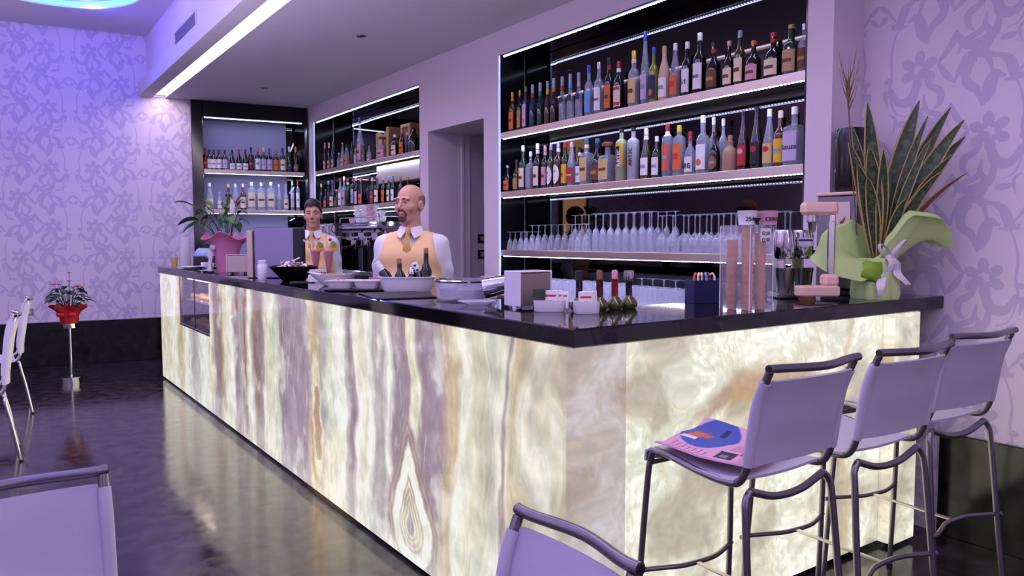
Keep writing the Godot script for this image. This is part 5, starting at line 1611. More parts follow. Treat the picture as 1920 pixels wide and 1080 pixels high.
func head_sdf(p: Vector3, wide: float) -> float:
	var q := Vector3(p.x / wide, p.y, p.z)
	var d := blob(q, Vector3(0, 1.705, -0.012), Vector3(0.077, 0.096, 0.098))
	d = soft(d, blob(q, Vector3(0, 1.64, 0.03), Vector3(0.060, 0.078, 0.062)), 0.03)
	d = soft(d, blob(q, Vector3(0, 1.583, 0.062), Vector3(0.030, 0.022, 0.024)), 0.025)
	var m := Vector3(absf(q.x), q.y, q.z)
	d = soft(d, blob(m, Vector3(0.043, 1.658, 0.058), Vector3(0.026, 0.024, 0.024)), 0.022)
	d = soft(d, blob(m, Vector3(0.030, 1.712, 0.078), Vector3(0.032, 0.010, 0.014)), 0.012)
	d = -soft(-d, blob(m, Vector3(0.031, 1.690, 0.106), Vector3(0.019, 0.012, 0.020)), 0.008)
	var pa := q - Vector3(0, 1.70, 0.088)
	var ba := Vector3(0, -0.040, 0.022)
	var h := clampf(pa.dot(ba) / ba.length_squared(), 0, 1)
	d = soft(d, (pa - ba * h).length() - lerpf(0.0075, 0.0115, h), 0.008)
	d = soft(d, blob(m, Vector3(0.013, 1.652, 0.100), Vector3(0.009, 0.008, 0.010)), 0.006)
	d = soft(d, blob(q, Vector3(0, 1.6235, 0.088), Vector3(0.024, 0.006, 0.009)), 0.005)
	d = soft(d, blob(q, Vector3(0, 1.6125, 0.087), Vector3(0.020, 0.007, 0.009)), 0.005)
	d = -soft(-d, blob(q, Vector3(0, 1.618, 0.101), Vector3(0.022, 0.0018, 0.006)), 0.002)
	var ear := blob(m, Vector3(0.080, 1.668, -0.008), Vector3(0.010, 0.032, 0.020))
	ear = maxf(ear, -blob(m, Vector3(0.090, 1.668, -0.002), Vector3(0.008, 0.020, 0.011)))
	return soft(d, ear, 0.008)

func hand_bones(wrist: Vector3, side: float) -> Array:
	var b := []
	var palm_end := wrist + Vector3(0, -0.085, 0.012)
	for k in 4:
		var z := 0.030 - 0.019 * k
		var kn := palm_end + Vector3(0, [0.0, -0.006, -0.003, 0.006][k], z)
		b.append([wrist + Vector3(0, -0.01, z * 0.5), kn, 0.015, 0.0105])
		var l: float = [0.042, 0.047, 0.043, 0.034][k]
		var mid := kn + Vector3(-side * 0.010, -l * 0.95, 0.004)
		var tip := mid + Vector3(-side * 0.022, -l * 0.75, 0.002)
		b.append([kn, mid, 0.0095, 0.0088])
		b.append([mid, tip, 0.0088, 0.0075])
	var th := wrist + Vector3(-side * 0.006, -0.03, 0.030)
	b.append([wrist + Vector3(0, -0.012, 0.012), th, 0.014, 0.013])
	b.append([th, th + Vector3(-side * 0.014, -0.034, 0.016), 0.0115, 0.010])
	b.append([th + Vector3(-side * 0.014, -0.034, 0.016), th + Vector3(-side * 0.022, -0.062, 0.014), 0.010, 0.0085])
	return b

func joined(parts: Array) -> ArrayMesh:
	var v := PackedVector3Array()
	var n := PackedVector3Array()
	var ix := PackedInt32Array()
	for m in parts:
		var a: Array = (m as ArrayMesh).surface_get_arrays(0)
		var at := v.size()
		v.append_array(a[Mesh.ARRAY_VERTEX])
		n.append_array(a[Mesh.ARRAY_NORMAL])
		for i in (a[Mesh.ARRAY_INDEX] as PackedInt32Array): ix.append(i + at)
	var arr := []
	arr.resize(Mesh.ARRAY_MAX)
	arr[Mesh.ARRAY_VERTEX] = v
	arr[Mesh.ARRAY_NORMAL] = n
	arr[Mesh.ARRAY_INDEX] = ix
	var out := ArrayMesh.new()
	out.add_surface_from_arrays(Mesh.PRIMITIVE_TRIANGLES, arr)
	return out

func barman(label: String, at: Vector3, turn: float, head_turn: float, head_tilt: float, wide: float, bald: bool) -> void:
	var t := thing("person", label, "person", at, turn)
	var torso := [
		[Vector3(-0.075 * wide, 0.95, 0.0), Vector3(0.075 * wide, 0.95, 0.0), 0.112, 0.112], [Vector3(-0.062 * wide, 1.08, 0.012), Vector3(0.062 * wide, 1.08, 0.012), 0.108 * wide, 0.108 * wide],
		[Vector3(-0.08 * wide, 1.22, 0.012), Vector3(0.08 * wide, 1.22, 0.012), 0.108, 0.108], [Vector3(-0.095 * wide, 1.34, 0.008), Vector3(0.095 * wide, 1.34, 0.008), 0.106, 0.106],
		[Vector3(-0.115 * wide, 1.415, -0.008), Vector3(0.115 * wide, 1.415, -0.008), 0.074, 0.074], [Vector3(-0.05, 1.475, -0.02), Vector3(0.05, 1.475, -0.02), 0.06, 0.06]]
	var neck := [[Vector3(0, 1.47, -0.018), Vector3(0, 1.60, 0.0), 0.062, 0.056]]
	var arms := []
	var hands := []
	for s in [-1.0, 1.0]:
		var sh := Vector3(s * 0.168 * wide, 1.425, -0.006)
		var el := Vector3(s * 0.205 * wide, 1.15, -0.035)
		var wr := Vector3(s * 0.20 * wide, 0.92, 0.07)
		arms.append([sh, sh.lerp(el, 0.5), 0.060, 0.053])
		arms.append([sh.lerp(el, 0.5), el, 0.053, 0.044])
		arms.append([el, wr, 0.046, 0.031])
		hands.append([wr, s])
	var legs := []
	for s in [-1.0, 1.0]:
		legs.append([Vector3(s * 0.085, 0.90, 0), Vector3(s * 0.095, 0.50, 0.012), 0.095, 0.060])
		legs.append([Vector3(s * 0.095, 0.50, 0.012), Vector3(s * 0.10, 0.09, -0.015), 0.060, 0.042])
	var head := Transform3D(Basis(Vector3.UP, head_turn) * Basis(Vector3.RIGHT, head_tilt), Vector3.ZERO)
	var piv := Vector3(0, 1.56, -0.01)
	head.origin = piv - head.basis * piv
	var inv := head.affine_inverse()
	var frame := torso + neck + arms + legs
	var body := nets(func(p: Vector3) -> float: return bones_at(p, frame, 0.035), Vector3(-0.36, 0.03, -0.18), Vector3(0.36, 1.60, 0.22), 0.016)
	var face := nets(func(p: Vector3) -> float: return soft(head_sdf(inv * p, wide), bones_at(p, neck, 0.02), 0.02) if p.y > 1.50 else 1.0 + 1.50 - p.y, Vector3(-0.125, 1.505, -0.15), Vector3(0.125, 1.83, 0.15), 0.0045)
	var pieces := [body, face]
	for h in hands:
		var hb := hand_bones(h[0], h[1])
		hb.append([(h[0] as Vector3) + Vector3(0, 0.04, -0.014), h[0], 0.03, 0.024])
		pieces.append(nets(func(p: Vector3) -> float: return bones_at(p, hb, 0.006), (h[0] as Vector3) - Vector3(0.07, 0.22, 0.06), (h[0] as Vector3) + Vector3(0.07, 0.06, 0.10), 0.0045))
	put("body", joined(pieces), M["skin"], t)
	# clothes
	var cover := torso + arms
	var sleeve_end := 0.95
	put("shirt", nets(func(p: Vector3) -> float:
		var d := bones_at(p, cover, 0.03) - 0.009 - 0.003 * sin(p.y * 60.0 + p.x * 30.0) * smoothstep(0.2, 0.26, absf(p.x))
		d = maxf(d, p.y - 1.515)
		return maxf(d, sleeve_end - p.y), Vector3(-0.38, 0.93, -0.2), Vector3(0.38, 1.54, 0.2), 0.012), M["shirt"], t)
	put("waistcoat", nets(func(p: Vector3) -> float:
		var d := bones_at(p, torso, 0.03) - 0.019
		d = maxf(d, maxf(0.96 - p.y, p.y - 1.508))
		if p.z > -0.03: d = maxf(d, (0.62 * (p.y - 1.385) - absf(p.x)) * 0.85)
		d = maxf(d, (absf(p.x) - (0.205 * wide - 0.26 * maxf(p.y - 1.24, 0.0) * smoothstep(1.24, 1.34, p.y))))
		return d, Vector3(-0.30, 0.94, -0.2), Vector3(0.30, 1.53, 0.2), 0.009), M["waistcoat"], t)
	put("trousers", nets(func(p: Vector3) -> float: return maxf(bones_at(p, legs + [torso[0]], 0.04) - 0.012, p.y - 0.985), Vector3(-0.26, 0.045, -0.18), Vector3(0.26, 1.0, 0.2), 0.016), M["trousers"], t)
	for s in [-1.0, 1.0]:
		put("shoe", geo().ball(Vector3(s * 0.10, 0.045, 0.045), Vector3(0.045, 0.045, 0.13), 14, 8), M["black_lacquer"], t)
	for k in 4:
		put("button", geo().ball(Vector3(0, 1.03 + k * 0.055, 0.141 + 0.006 * (1 if k < 2 else 0)), Vector3(0.006, 0.006, 0.004), 8, 5), M["gold_tie"], t)
	# collar and tie
	var band := []
	for i in 3:
		var row := []
		for j in 15:
			var a := deg_to_rad(lerpf(-158, 158, j / 14.0))
			var r := 0.067 + 0.004 * (2 - i)
			row.append(Vector3(r * sin(a), 1.50 + 0.022 * i + 0.008 * cos(a), -0.008 - r * cos(a) * 0.98 + 0.0))
		band.append(row)
	var col := put("collar", geo().sheet(band, 0.004), M["shirt"], t)
	for s in [-1.0, 1.0]:
		var flap := [[Vector3(s * 0.012, 1.532, 0.070), Vector3(s * 0.042, 1.540, 0.052), Vector3(s * 0.066, 1.546, 0.012)], [Vector3(s * 0.016, 1.508, 0.082), Vector3(s * 0.048, 1.515, 0.070), Vector3(s * 0.078, 1.522, 0.020)], [Vector3(s * 0.042, 1.468, 0.098), Vector3(s * 0.062, 1.478, 0.088), Vector3(s * 0.086, 1.500, 0.030)]]
		put("collar_flap", geo().sheet(flap, 0.004), M["shirt"], col)
	var tie := put("tie", geo().tube([Vector3(0, 1.528, 0.076), Vector3(0, 1.51, 0.088), Vector3(0, 1.488, 0.094)], [0.017, 0.019, 0.012], 8), M["gold_tie"], t)
	var blade := []
	for i in 7:
		var f := i / 6.0
		var hw := lerpf(0.013, 0.028, f)
		var y := lerpf(1.492, 1.375, f)
		var z := 0.097 + 0.019 * smoothstep(0.0, 0.7, f) + 0.003
		blade.append([Vector3(-hw, y, z), Vector3(0, y - 0.002, z + 0.006), Vector3(hw, y, z)])
	put("tie_blade", geo().sheet(blade, 0.004), M["gold_tie"], tie)
	# face
	for s in [-1.0, 1.0]:
		var eye := put("eye", geo().ball(Vector3(s * 0.031 * wide, 1.690, 0.0775), Vector3(0.0125, 0.0105, 0.0115), 12, 8), M["eye_white"], t)
		eye.transform = head
		put("iris", geo().ball(Vector3(s * 0.031 * wide, 1.690, 0.0862), Vector3(0.0060, 0.0060, 0.0035), 10, 6), M["iris"], eye)
		put("eyelid", geo().tube(curve([Vector3(s * 0.018, 1.694, 0.087), Vector3(s * 0.031, 1.699, 0.091), Vector3(s * 0.045, 1.692, 0.082)], 4), 0.0035, 6), M["skin"], eye)
		var eb := put("eyebrow", geo().tube(curve([Vector3(s * 0.014, 1.709, 0.094), Vector3(s * 0.030, 1.715, 0.093), Vector3(s * 0.052, 1.707, 0.077)], 4), [0.002, 0.003, 0.0034, 0.0034, 0.0034, 0.003, 0.0026, 0.002, 0.0012] , 6), M["stubble"] if bald else M["dark_hair"], t)
		eb.transform = head
	var mo := put("mouth", geo().tube(curve([Vector3(-0.024, 1.6205, 0.088), Vector3(0, 1.6175, 0.0975), Vector3(0.024, 1.6205, 0.088)], 5), 0.0032, 6), M["lips"], t)
	mo.transform = head
	if bald:
		# a short goatee with moustache, and cropped hair round the sides of the bald head
		var gt := put("goatee", nets(func(p: Vector3) -> float:
			var d := head_sdf(p, wide) - 0.0035
			var chin := blob(p, Vector3(0, 1.588, 0.075), Vector3(0.030, 0.020, 0.035))
			var ring := maxf(absf(blob(p, Vector3(0, 1.617, 0.095), Vector3(0.031, 0.026, 0.05))) - 0.006, p.y - 1.642)
			return maxf(d, minf(chin, ring)), Vector3(-0.06, 1.55, 0.03), Vector3(0.06, 1.65, 0.13), 0.004), M["stubble"], t)
		gt.transform = head
		var sides := put("cropped_hair", nets(func(p: Vector3) -> float:
			var q := Vector3(p.x / wide, p.y, p.z)
			var d := soft(blob(q, Vector3(0, 1.705, -0.012), Vector3(0.077, 0.096, 0.098)), blob(q, Vector3(0, 1.64, 0.03), Vector3(0.060, 0.078, 0.062)), 0.03) - 0.0012
			d = maxf(d, maxf(p.y - 1.735 + 0.2 * maxf(p.z + 0.03, 0.0), 1.635 - p.y))
			d = maxf(d, p.z - 0.012)
			return d, Vector3(-0.11, 1.62, -0.14), Vector3(0.11, 1.75, 0.05), 0.005), M["cropped"], t)
		sides.transform = head
	else:
		var hr := noise(30.0, 2, 5)
		var hair := put("hair", nets(func(p: Vector3) -> float:
			var d := head_sdf(p, wide) - 0.007 - 0.013 * smoothstep(1.72, 1.79, p.y) - 0.005 * hr.get_noise_3d(p.x, p.y * 0.6, p.z)
			# hairline: across the forehead, down before the ears, round the nape
			var line := 1.752 + 0.006 * sin(p.x * 90.0)
			if p.z < 0.055: line = lerpf(1.690, 1.752, smoothstep(0.012, 0.055, p.z))
			if p.z < 0.012: line = lerpf(1.615, 1.692, smoothstep(-0.085, -0.03, p.z))
			return maxf(d, line - p.y), Vector3(-0.12, 1.59, -0.15), Vector3(0.12, 1.86, 0.14), 0.005), M["dark_hair"], t)
		hair.transform = head

func barmen() -> void:
	barman("bald barman with a goatee in yellow waistcoat, gold tie and white shirt, looking left", Vector3(2.195, 0, -4.23), deg_to_rad(-42), deg_to_rad(-24), 0.03, 1.02, true)
	barman("dark-haired barman in yellow waistcoat and gold tie, standing behind the red cocktails", Vector3(2.36, 0, -6.38), deg_to_rad(-30), deg_to_rad(4), 0.06, 0.90, false)

# ------------------------------------------------------------------ plants
# a leaf along base > middle > tip; side is the direction of its width
func leaf(a: Vector3, b: Vector3, c: Vector3, wide: float, side: Vector3, full := 0.45, fold := 0.25, n := 9, part_from := -1.0, part_to := 1.0, thick := 0.0015) -> Geo:
	var grid := []
	for i in n:
		var f := i / float(n - 1)
		var p := a.lerp(b, f).lerp(b.lerp(c, f), f)
		var t := (b - a).lerp(c - b, f).normalized()
		var s := (side - t * side.dot(t)).normalized()
		var up := s.cross(t)
		var w := wide * 0.5 * pow(sin(PI * pow(clampf(f * 0.96 + 0.03, 0.0, 1.0), log(0.5) / log(full))), 0.8)
		var row := []
		for j in 5:
			var x := lerpf(part_from, part_to, j / 4.0)
			row.append(p + s * w * x + up * absf(x) * w * fold)
		grid.append(row)
	return geo().sheet(grid, thick)

func crumpled(at: Vector3, r: Vector3, sd: int) -> Geo:
	var ns := noise(1.0, 2, sd)
	var prof := []
	for i in 9:
		var a := -PI / 2 + PI * i / 8
		prof.append(Vector2(maxf(cos(a), 0.0), sin(a)))
	var g := geo()
	g.xf = Transform3D(Basis.from_scale(r), at)
	return g.lathe(prof, Vector3.ZERO, 14, 2.0, func(p: Vector3, _a: float) -> Vector3: return p * (1.0 + 0.45 * ns.get_noise_3d(p.x * 2.2, p.y * 2.2, p.z * 2.2)))

func floor_plant() -> void:
	var s := thing("chrome_stand", "slim chrome plant stand on a round foot before the dark wainscot", "stand", Vector3(0.70, 0, -8.89))
	put("foot", geo().lathe([Vector2(0, 0), Vector2(0.10, 0), Vector2(0.10, 0.06), Vector2(0.115, 0.062), Vector2(0.115, 0.07), Vector2(0.0, 0.072)], Vector3.ZERO, 28), M["chrome"], s)
	put("pole", geo().tube([Vector3(0, 0.07, 0), Vector3(0, 0.575, 0)], 0.013, 12), M["chrome"], s)
	put("dish", geo().lathe([Vector2(0, 0.57), Vector2(0.075, 0.57), Vector2(0.078, 0.615), Vector2(0.072, 0.615), Vector2(0.07, 0.58), Vector2(0, 0.58)], Vector3.ZERO, 24), M["chrome"], s)
	var p := thing("red_anthurium", "small red-flowered plant in crinkled red wrapping on the chrome stand", "potted plant", Vector3(0.70, 0.582, -8.89), deg_to_rad(-20))
	var ruf := func(q: Vector3, a: float) -> Vector3:
		var k := smoothstep(0.08, 0.22, q.y)
		return q * Vector3(1.0 + 0.16 * k * sin(a * 7.0), 1.0, 1.0 + 0.16 * k * sin(a * 7.0)) + Vector3(0, 0.02 * k * sin(a * 5.0 + 1.0), 0)
	put("wrapping", geo().lathe([Vector2(0, 0.0), Vector2(0.065, 0.0), Vector2(0.085, 0.07), Vector2(0.09, 0.12), Vector2(0.115, 0.17), Vector2(0.16, 0.21), Vector2(0.155, 0.213), Vector2(0.10, 0.17), Vector2(0.08, 0.12), Vector2(0.05, 0.02)], Vector3.ZERO, 42, 2.0, ruf), M["red_wrap"], p)
	put("bow", geo().ball(Vector3(-0.05, 0.13, 0.09), Vector3(0.045, 0.03, 0.02), 10, 6).ball(Vector3(0.05, 0.13, 0.09), Vector3(0.045, 0.03, 0.02), 10, 6).ball(Vector3(0, 0.13, 0.10), Vector3(0.014, 0.016, 0.014), 8, 5), M["red_flower"], p)
	put("soil", geo().lathe([Vector2(0, 0.10), Vector2(0.078, 0.10), Vector2(0.075, 0.135), Vector2(0, 0.14)], Vector3.ZERO, 16), M["soil"], p)
	var rng := RandomNumberGenerator.new()
	rng.seed = 21
	for k in 34:
		var a := k * 2.4
		var r := rng.randf_range(0.06, 0.21)
		var h := 0.44 - 0.9 * r + rng.randf_range(-0.02, 0.04)
		var d := Vector3(cos(a), 0, sin(a))
		var base := d * 0.02 + Vector3(0, 0.13, 0)
		var neck := d * r * 0.75 + Vector3(0, h, 0)
		var lf := put("leaf", leaf(neck, neck + d * 0.05 + Vector3(0, 0.015, 0), neck + d * 0.10 + Vector3(0, -0.03, 0), 0.068, Vector3(-d.z, 0.15, d.x), 0.38), M["leaf"], p)
		put("leaf_stem", geo().tube(curve([base, base.lerp(neck, 0.5) + Vector3(0, 0.03, 0), neck], 3), 0.0022, 5), M["stem"], lf)
	for k in 8:
		var a := k * 2.1 + 0.4
		var d := Vector3(cos(a), 0, sin(a))
		var r := 0.05 + 0.02 * (k % 5)
		var tip := d * r + Vector3(0, 0.40 + 0.03 * (k % 3) + (0.08 if k == 2 else 0.0), 0)
		var fl := put("flower", leaf(tip - d * 0.01, tip + d * 0.025 + Vector3(0, 0.012, 0), tip + d * 0.055, 0.05, Vector3(-d.z, 0, d.x), 0.4, 0.15, 7, -1, 1, 0.002), M["red_flower"], p)
		put("flower_stem", geo().tube([d * 0.02 + Vector3(0, 0.13, 0), tip], 0.002, 5), M["stem"], fl)
		put("flower_spike", geo().tube([tip + d * 0.015 + Vector3(0, 0.008, 0), tip + d * 0.03 + Vector3(0, 0.035, 0)], [0.004, 0.002], 6), M["gold_tie"], fl)

# ------------------------------------------------------------------ what stands on the counter, far part
func on_bar(x: float, z: float) -> Vector3:
	return Vector3(x, BAR_TOP + 0.0006, z)

func napkin_holder(label: String, at: Vector3, turn: float, k: float) -> void:
	var t := thing("napkin_holder", label, "napkin holder", at, turn, "napkin holders")
	var side := PackedVector2Array([Vector2(-0.05, 0.012), Vector2(0.05, 0.012), Vector2(0.07, 0.07), Vector2(0.055, 0.15), Vector2(-0.055, 0.15), Vector2(-0.07, 0.07)])
	for s in [-1.0, 1.0]:
		var g := geo()
		g.xf = Transform3D(Basis(Vector3(0, 0, 1), Vector3(-1, 0, 0) * -1.0, Vector3(0, 1, 0)), Vector3.ZERO) * Transform3D.IDENTITY
		g = geo()
		g.box(Vector3(s * 0.082 * k, 0.085 * k, 0), Vector3(0.006, 0.15, 0.12) * k, 0.002)
		put("end_plate", g, M["porcelain"], t)
	put("face_plate", bx(Vector3(0, 0.082 * k, 0.052 * k), Vector3(0.156, 0.136, 0.005) * k, 0.002), M["brushed"], t)
	put("face_plate", bx(Vector3(0, 0.082 * k, -0.052 * k), Vector3(0.156, 0.136, 0.005) * k, 0.002), M["brushed"], t)
	put("top_plate", bx(Vector3(0, 0.157 * k, 0), Vector3(0.16, 0.006, 0.11) * k, 0.002), M["porcelain"], t)
	put("napkins", geo().box(Vector3(0, 0.08 * k, 0.012 * k), Vector3(0.14, 0.12, 0.02) * k).box(Vector3(0, 0.08 * k, -0.016 * k), Vector3(0.14, 0.118, 0.024) * k), M["paper_white"], t)
	for s in [-1.0, 1.0]: put("foot", geo().lathe([Vector2(0, 0), Vector2(0.022, 0), Vector2(0.02, 0.01), Vector2(0, 0.012)], Vector3(s * 0.06 * k, 0, 0), 14), M["chrome"], t)

func counter_left() -> void:
	var v := thing("cylinder_vase", "frosted white cylinder vase at the far end of the counter", "vase", on_bar(1.72, -8.38))
	put("vase_wall", geo().lathe([Vector2(0, 0), Vector2(0.055, 0), Vector2(0.057, 0.02), Vector2(0.057, 0.31), Vector2(0.052, 0.31), Vector2(0.052, 0.02), Vector2(0, 0.012)], Vector3.ZERO, 24), M["gauze"], v)
	put("white_filling", geo().lathe([Vector2(0, 0.02), Vector2(0.05, 0.02), Vector2(0.05, 0.24), Vector2(0, 0.245)], Vector3.ZERO, 18), M["paper_white"], v)
	var b := thing("beaker", "small beige beaker beside the frosted vase", "beaker", on_bar(1.63, -8.45))
	put("beaker_wall", geo().lathe([Vector2(0, 0), Vector2(0.028, 0), Vector2(0.034, 0.10), Vector2(0.031, 0.10), Vector2(0.026, 0.006), Vector2(0, 0.006)], Vector3.ZERO, 18), M["pastry"], b)
	var r := thing("cash_register", "dark cash register with a pale blue tray behind the pink pot", "cash register", on_bar(1.92, -8.12), deg_to_rad(-25))
	put("register_body", bx(Vector3(0, 0.06, 0), Vector3(0.30, 0.12, 0.26), 0.012), M["black_plastic"], r)
	put("screen", bx(Vector3(0.03, 0.19, -0.06), Vector3(0.24, 0.12, 0.04), 0.008), M["black_plastic"], r)
	var g := geo()
	g.xf = Transform3D(Basis(Vector3.RIGHT, 0.35), Vector3(-0.02, 0.15, 0.04))
	put("paper_tray", g.box(Vector3.ZERO, Vector3(0.26, 0.05, 0.18), 0.02), mat("tray_blue", Color.html("8ea2c4"), 0.5), r)
	for k in 12: put("key", bx(Vector3(-0.11 + 0.04 * (k % 4), 0.124, 0.03 + 0.03 * (k / 4)), Vector3(0.028, 0.008, 0.02), 0.003), M["vent_grey"], r)
	for k in 3:
		var n := thing("paper_napkin", "white paper napkin lying at the counter's far end, %s of three" % ["lowest", "middle", "topmost"][k], "napkin", on_bar(1.64, -7.90) + Vector3(0.015 * k, 0.002 + 0.009 * k, 0.03 * k), 0.5 * k)
		var grid := []
		for i in 5:
			var row := []
			for j in 5: row.append(Vector3((i - 2) * 0.045, 0.003 + 0.003 * sin(i * 2.0 + j * 1.3 + k), (j - 2) * 0.05))
			grid.append(row)
		put("sheet", geo().sheet(grid, 0.002), M["paper_white"], n)
	for k in 3:
		var c := thing("creamer", "small white creamer cup behind the paper napkins, %s of three" % ["leftmost", "middle", "rightmost"][k], "cup", on_bar(1.80, -7.88 + 0.11 * k), 0.3)
		put("cup_body", geo().lathe([Vector2(0, 0), Vector2(0.022, 0), Vector2(0.036, 0.03), Vector2(0.038, 0.06), Vector2(0.035, 0.06), Vector2(0.03, 0.03), Vector2(0, 0.008)], Vector3.ZERO, 16), M["porcelain"], c)
		put("handle", geo().tube(curve([Vector3(0.036, 0.05, 0), Vector3(0.058, 0.045, 0), Vector3(0.055, 0.02, 0), Vector3(0.033, 0.022, 0)], 4), 0.004, 6), M["porcelain"], c)
	# the peace lily in its pink wrap; local x points to the right of the picture
	var p := thing("peace_lily", "leafy green plant in a ruffled pink wrapped pot on the counter", "potted plant", on_bar(1.74, -6.80), deg_to_rad(-35))
	var ruf := func(q: Vector3, a: float) -> Vector3:
		var k := smoothstep(0.18, 0.34, q.y)
		return q * Vector3(1.0 + 0.14 * k * sin(a * 6.0), 1.0, 1.0 + 0.14 * k * sin(a * 6.0)) + Vector3(0, 0.035 * k * sin(a * 4.0 + 2.0), 0)
	put("pink_wrapping", geo().lathe([Vector2(0, 0.0), Vector2(0.085, 0.0), Vector2(0.095, 0.06), Vector2(0.105, 0.18), Vector2(0.125, 0.24), Vector2(0.165, 0.30), Vector2(0.20, 0.315), Vector2(0.197, 0.319), Vector2(0.155, 0.304), Vector2(0.115, 0.24), Vector2(0.09, 0.16), Vector2(0.075, 0.03)], Vector3.ZERO, 48, 2.0, ruf), M["pink_wrap"], p)
	put("soil", geo().lathe([Vector2(0, 0.18), Vector2(0.095, 0.18), Vector2(0.105, 0.225), Vector2(0, 0.235)], Vector3.ZERO, 18), M["soil"], p)
	put("gauze_bow", geo().ball(Vector3(-0.12, 0.16, 0.07), Vector3(0.035, 0.05, 0.03), 10, 6).ball(Vector3(-0.085, 0.22, 0.09), Vector3(0.03, 0.035, 0.03), 10, 6).tube([Vector3(-0.10, 0.16, 0.09), Vector3(-0.115, 0.07, 0.10), Vector3(-0.11, 0.012, 0.11)], [0.012, 0.018, 0.02], 6), M["gauze"], p)
	var rng := RandomNumberGenerator.new()
	rng.seed = 8
	# tip of each leaf: right, up, towards the viewer
	for q in [[-0.43, 0.60, 0.05], [-0.40, 0.40, 0.06], [-0.33, 0.34, 0.12], [-0.24, 0.62, -0.06], [-0.16, 0.52, 0.10], [-0.10, 0.46, 0.14], [0.02, 0.66, 0.02], [0.06, 0.55, 0.10], [0.10, 0.42, 0.14], [0.17, 0.62, 0.0], [0.20, 0.50, 0.06], [0.21, 0.40, 0.02], [-0.30, 0.50, -0.08], [-0.05, 0.60, -0.10], [0.12, 0.66, -0.08], [-0.20, 0.42, 0.08], [-0.13, 0.36, 0.16], [0.03, 0.38, 0.17], [0.15, 0.34, 0.10], [-0.02, 0.48, 0.05]]:
		var tip := Vector3(q[0], q[1], q[2])
		var root := Vector3(q[0] * 0.12, 0.22, q[2] * 0.12)
		var neck := root.lerp(tip, 0.5) + Vector3(0, 0.14, 0)
		var dir := (tip - neck).normalized()
		var side := dir.cross(Vector3.UP if absf(dir.y) < 0.9 else Vector3.RIGHT).normalized()
		side = (side + Vector3(0, rng.randf_range(-0.5, 0.5), 0.2)).normalized()
		var lf := put("leaf", leaf(neck, neck.lerp(tip, 0.5) + Vector3(0, 0.05, 0), tip, rng.randf_range(0.065, 0.095), side, 0.42), M["leaf_pale"] if rng.randf() < 0.3 else M["leaf"], p)
		put("leaf_stem", geo().tube(curve([root, root.lerp(neck, 0.55) + Vector3(0, 0.04, 0), neck], 3), 0.003, 5), M["stem"], lf)
	var wsp := put("white_flower", leaf(Vector3(0.08, 0.50, 0.08), Vector3(0.10, 0.56, 0.10), Vector3(0.09, 0.63, 0.10), 0.05, Vector3(1, 0, 0.3), 0.45), M["bowtie_white"], p)
	put("flower_stem", geo().tube([Vector3(0.01, 0.23, 0.02), Vector3(0.08, 0.50, 0.08)], 0.0028, 5), M["stem"], wsp)
	napkin_holder("napkin holder with a steel face, in front of the pink wrapped plant", on_bar(1.735, -6.43), deg_to_rad(-30), 1.0)
	var sc := thing("saucer", "white saucer on the counter beside the pink wrapped plant", "saucer", on_bar(1.62, -6.98))
	put("saucer_body", geo().lathe([Vector2(0, 0), Vector2(0.04, 0), Vector2(0.075, 0.014), Vector2(0.075, 0.017), Vector2(0.03, 0.006), Vector2(0, 0.006)], Vector3.ZERO, 22), M["porcelain"], sc)
	# the till's customer panel
	var d := thing("till_screen", "tall grey-lilac back of a till screen standing behind the black bowl", "screen", on_bar(1.78, -5.56), deg_to_rad(-37))
	put("screen_housing", bx(Vector3(0.02, 0.185, 0), Vector3(0.36, 0.37, 0.07), 0.006), M["black_plastic"], d)
	put("back_plate", bx(Vector3(-0.012, 0.185, 0.037), Vector3(0.285, 0.362, 0.006), 0.003), M["screen_back"], d)
	put("side_strip", bx(Vector3(-0.195, 0.175, -0.02), Vector3(0.05, 0.35, 0.10), 0.006), M["brushed"], d)
	var j := thing("sugar_jar", "white lidded jar between the till screen and the black bowl", "jar", on_bar(1.615, -5.39))
	put("jar_body", geo().lathe([Vector2(0, 0), Vector2(0.03, 0), Vector2(0.034, 0.02), Vector2(0.034, 0.10), Vector2(0.026, 0.115), Vector2(0, 0.116)], Vector3.ZERO, 20), M["porcelain"], j)
	put("lid", geo().lathe([Vector2(0, 0.116), Vector2(0.029, 0.116), Vector2(0.029, 0.134), Vector2(0.02, 0.138), Vector2(0, 0.138)], Vector3.ZERO, 18), M["white"] if M.has("white") else M["porcelain"], j)
	# the black bowl of sweets
	var bw := thing("black_bowl", "square flared black bowl heaped with red and white sachets", "bowl", on_bar(1.75, -5.12), deg_to_rad(-20))
	put("bowl_body", geo().lathe([Vector2(0, 0.0), Vector2(0.075, 0.0), Vector2(0.085, 0.012), Vector2(0.165, 0.10), Vector2(0.158, 0.102), Vector2(0.08, 0.02), Vector2(0, 0.016)], Vector3.ZERO, 40, 5.0), M["ceramic_black"], bw)
	var under := thing("slate_mat", "thin dark slate mat under the black bowl", "mat", on_bar(1.78, -4.86), deg_to_rad(-20))
	put("slab", bx(Vector3(0, 0.002, 0), Vector3(0.28, 0.004, 0.16), 0.001), M["slate"], under)
	rng.seed = 77
	for k in 26:
		var a := rng.randf() * TAU
		var rr := sqrt(rng.randf()) * 0.105
		var o := thing("sweet_sachet", ["red and white striped sachet heaped in the black bowl", "white paper sachet heaped in the black bowl", "dark foil sachet at the edge of the black bowl"][0 if k % 2 == 0 else (1 if k % 5 else 2)], "sachet", on_bar(1.75 + rr * cos(a), -5.12 + rr * sin(a)) + Vector3(0, 0.085 + (0.115 - rr) * 0.62 * rng.randf_range(0.3, 1.0), 0), rng.randf() * TAU, ["red striped sachets in the black bowl", "white sachets in the black bowl", "dark sachets in the black bowl"][0 if k % 2 == 0 else (1 if k % 5 else 2)])
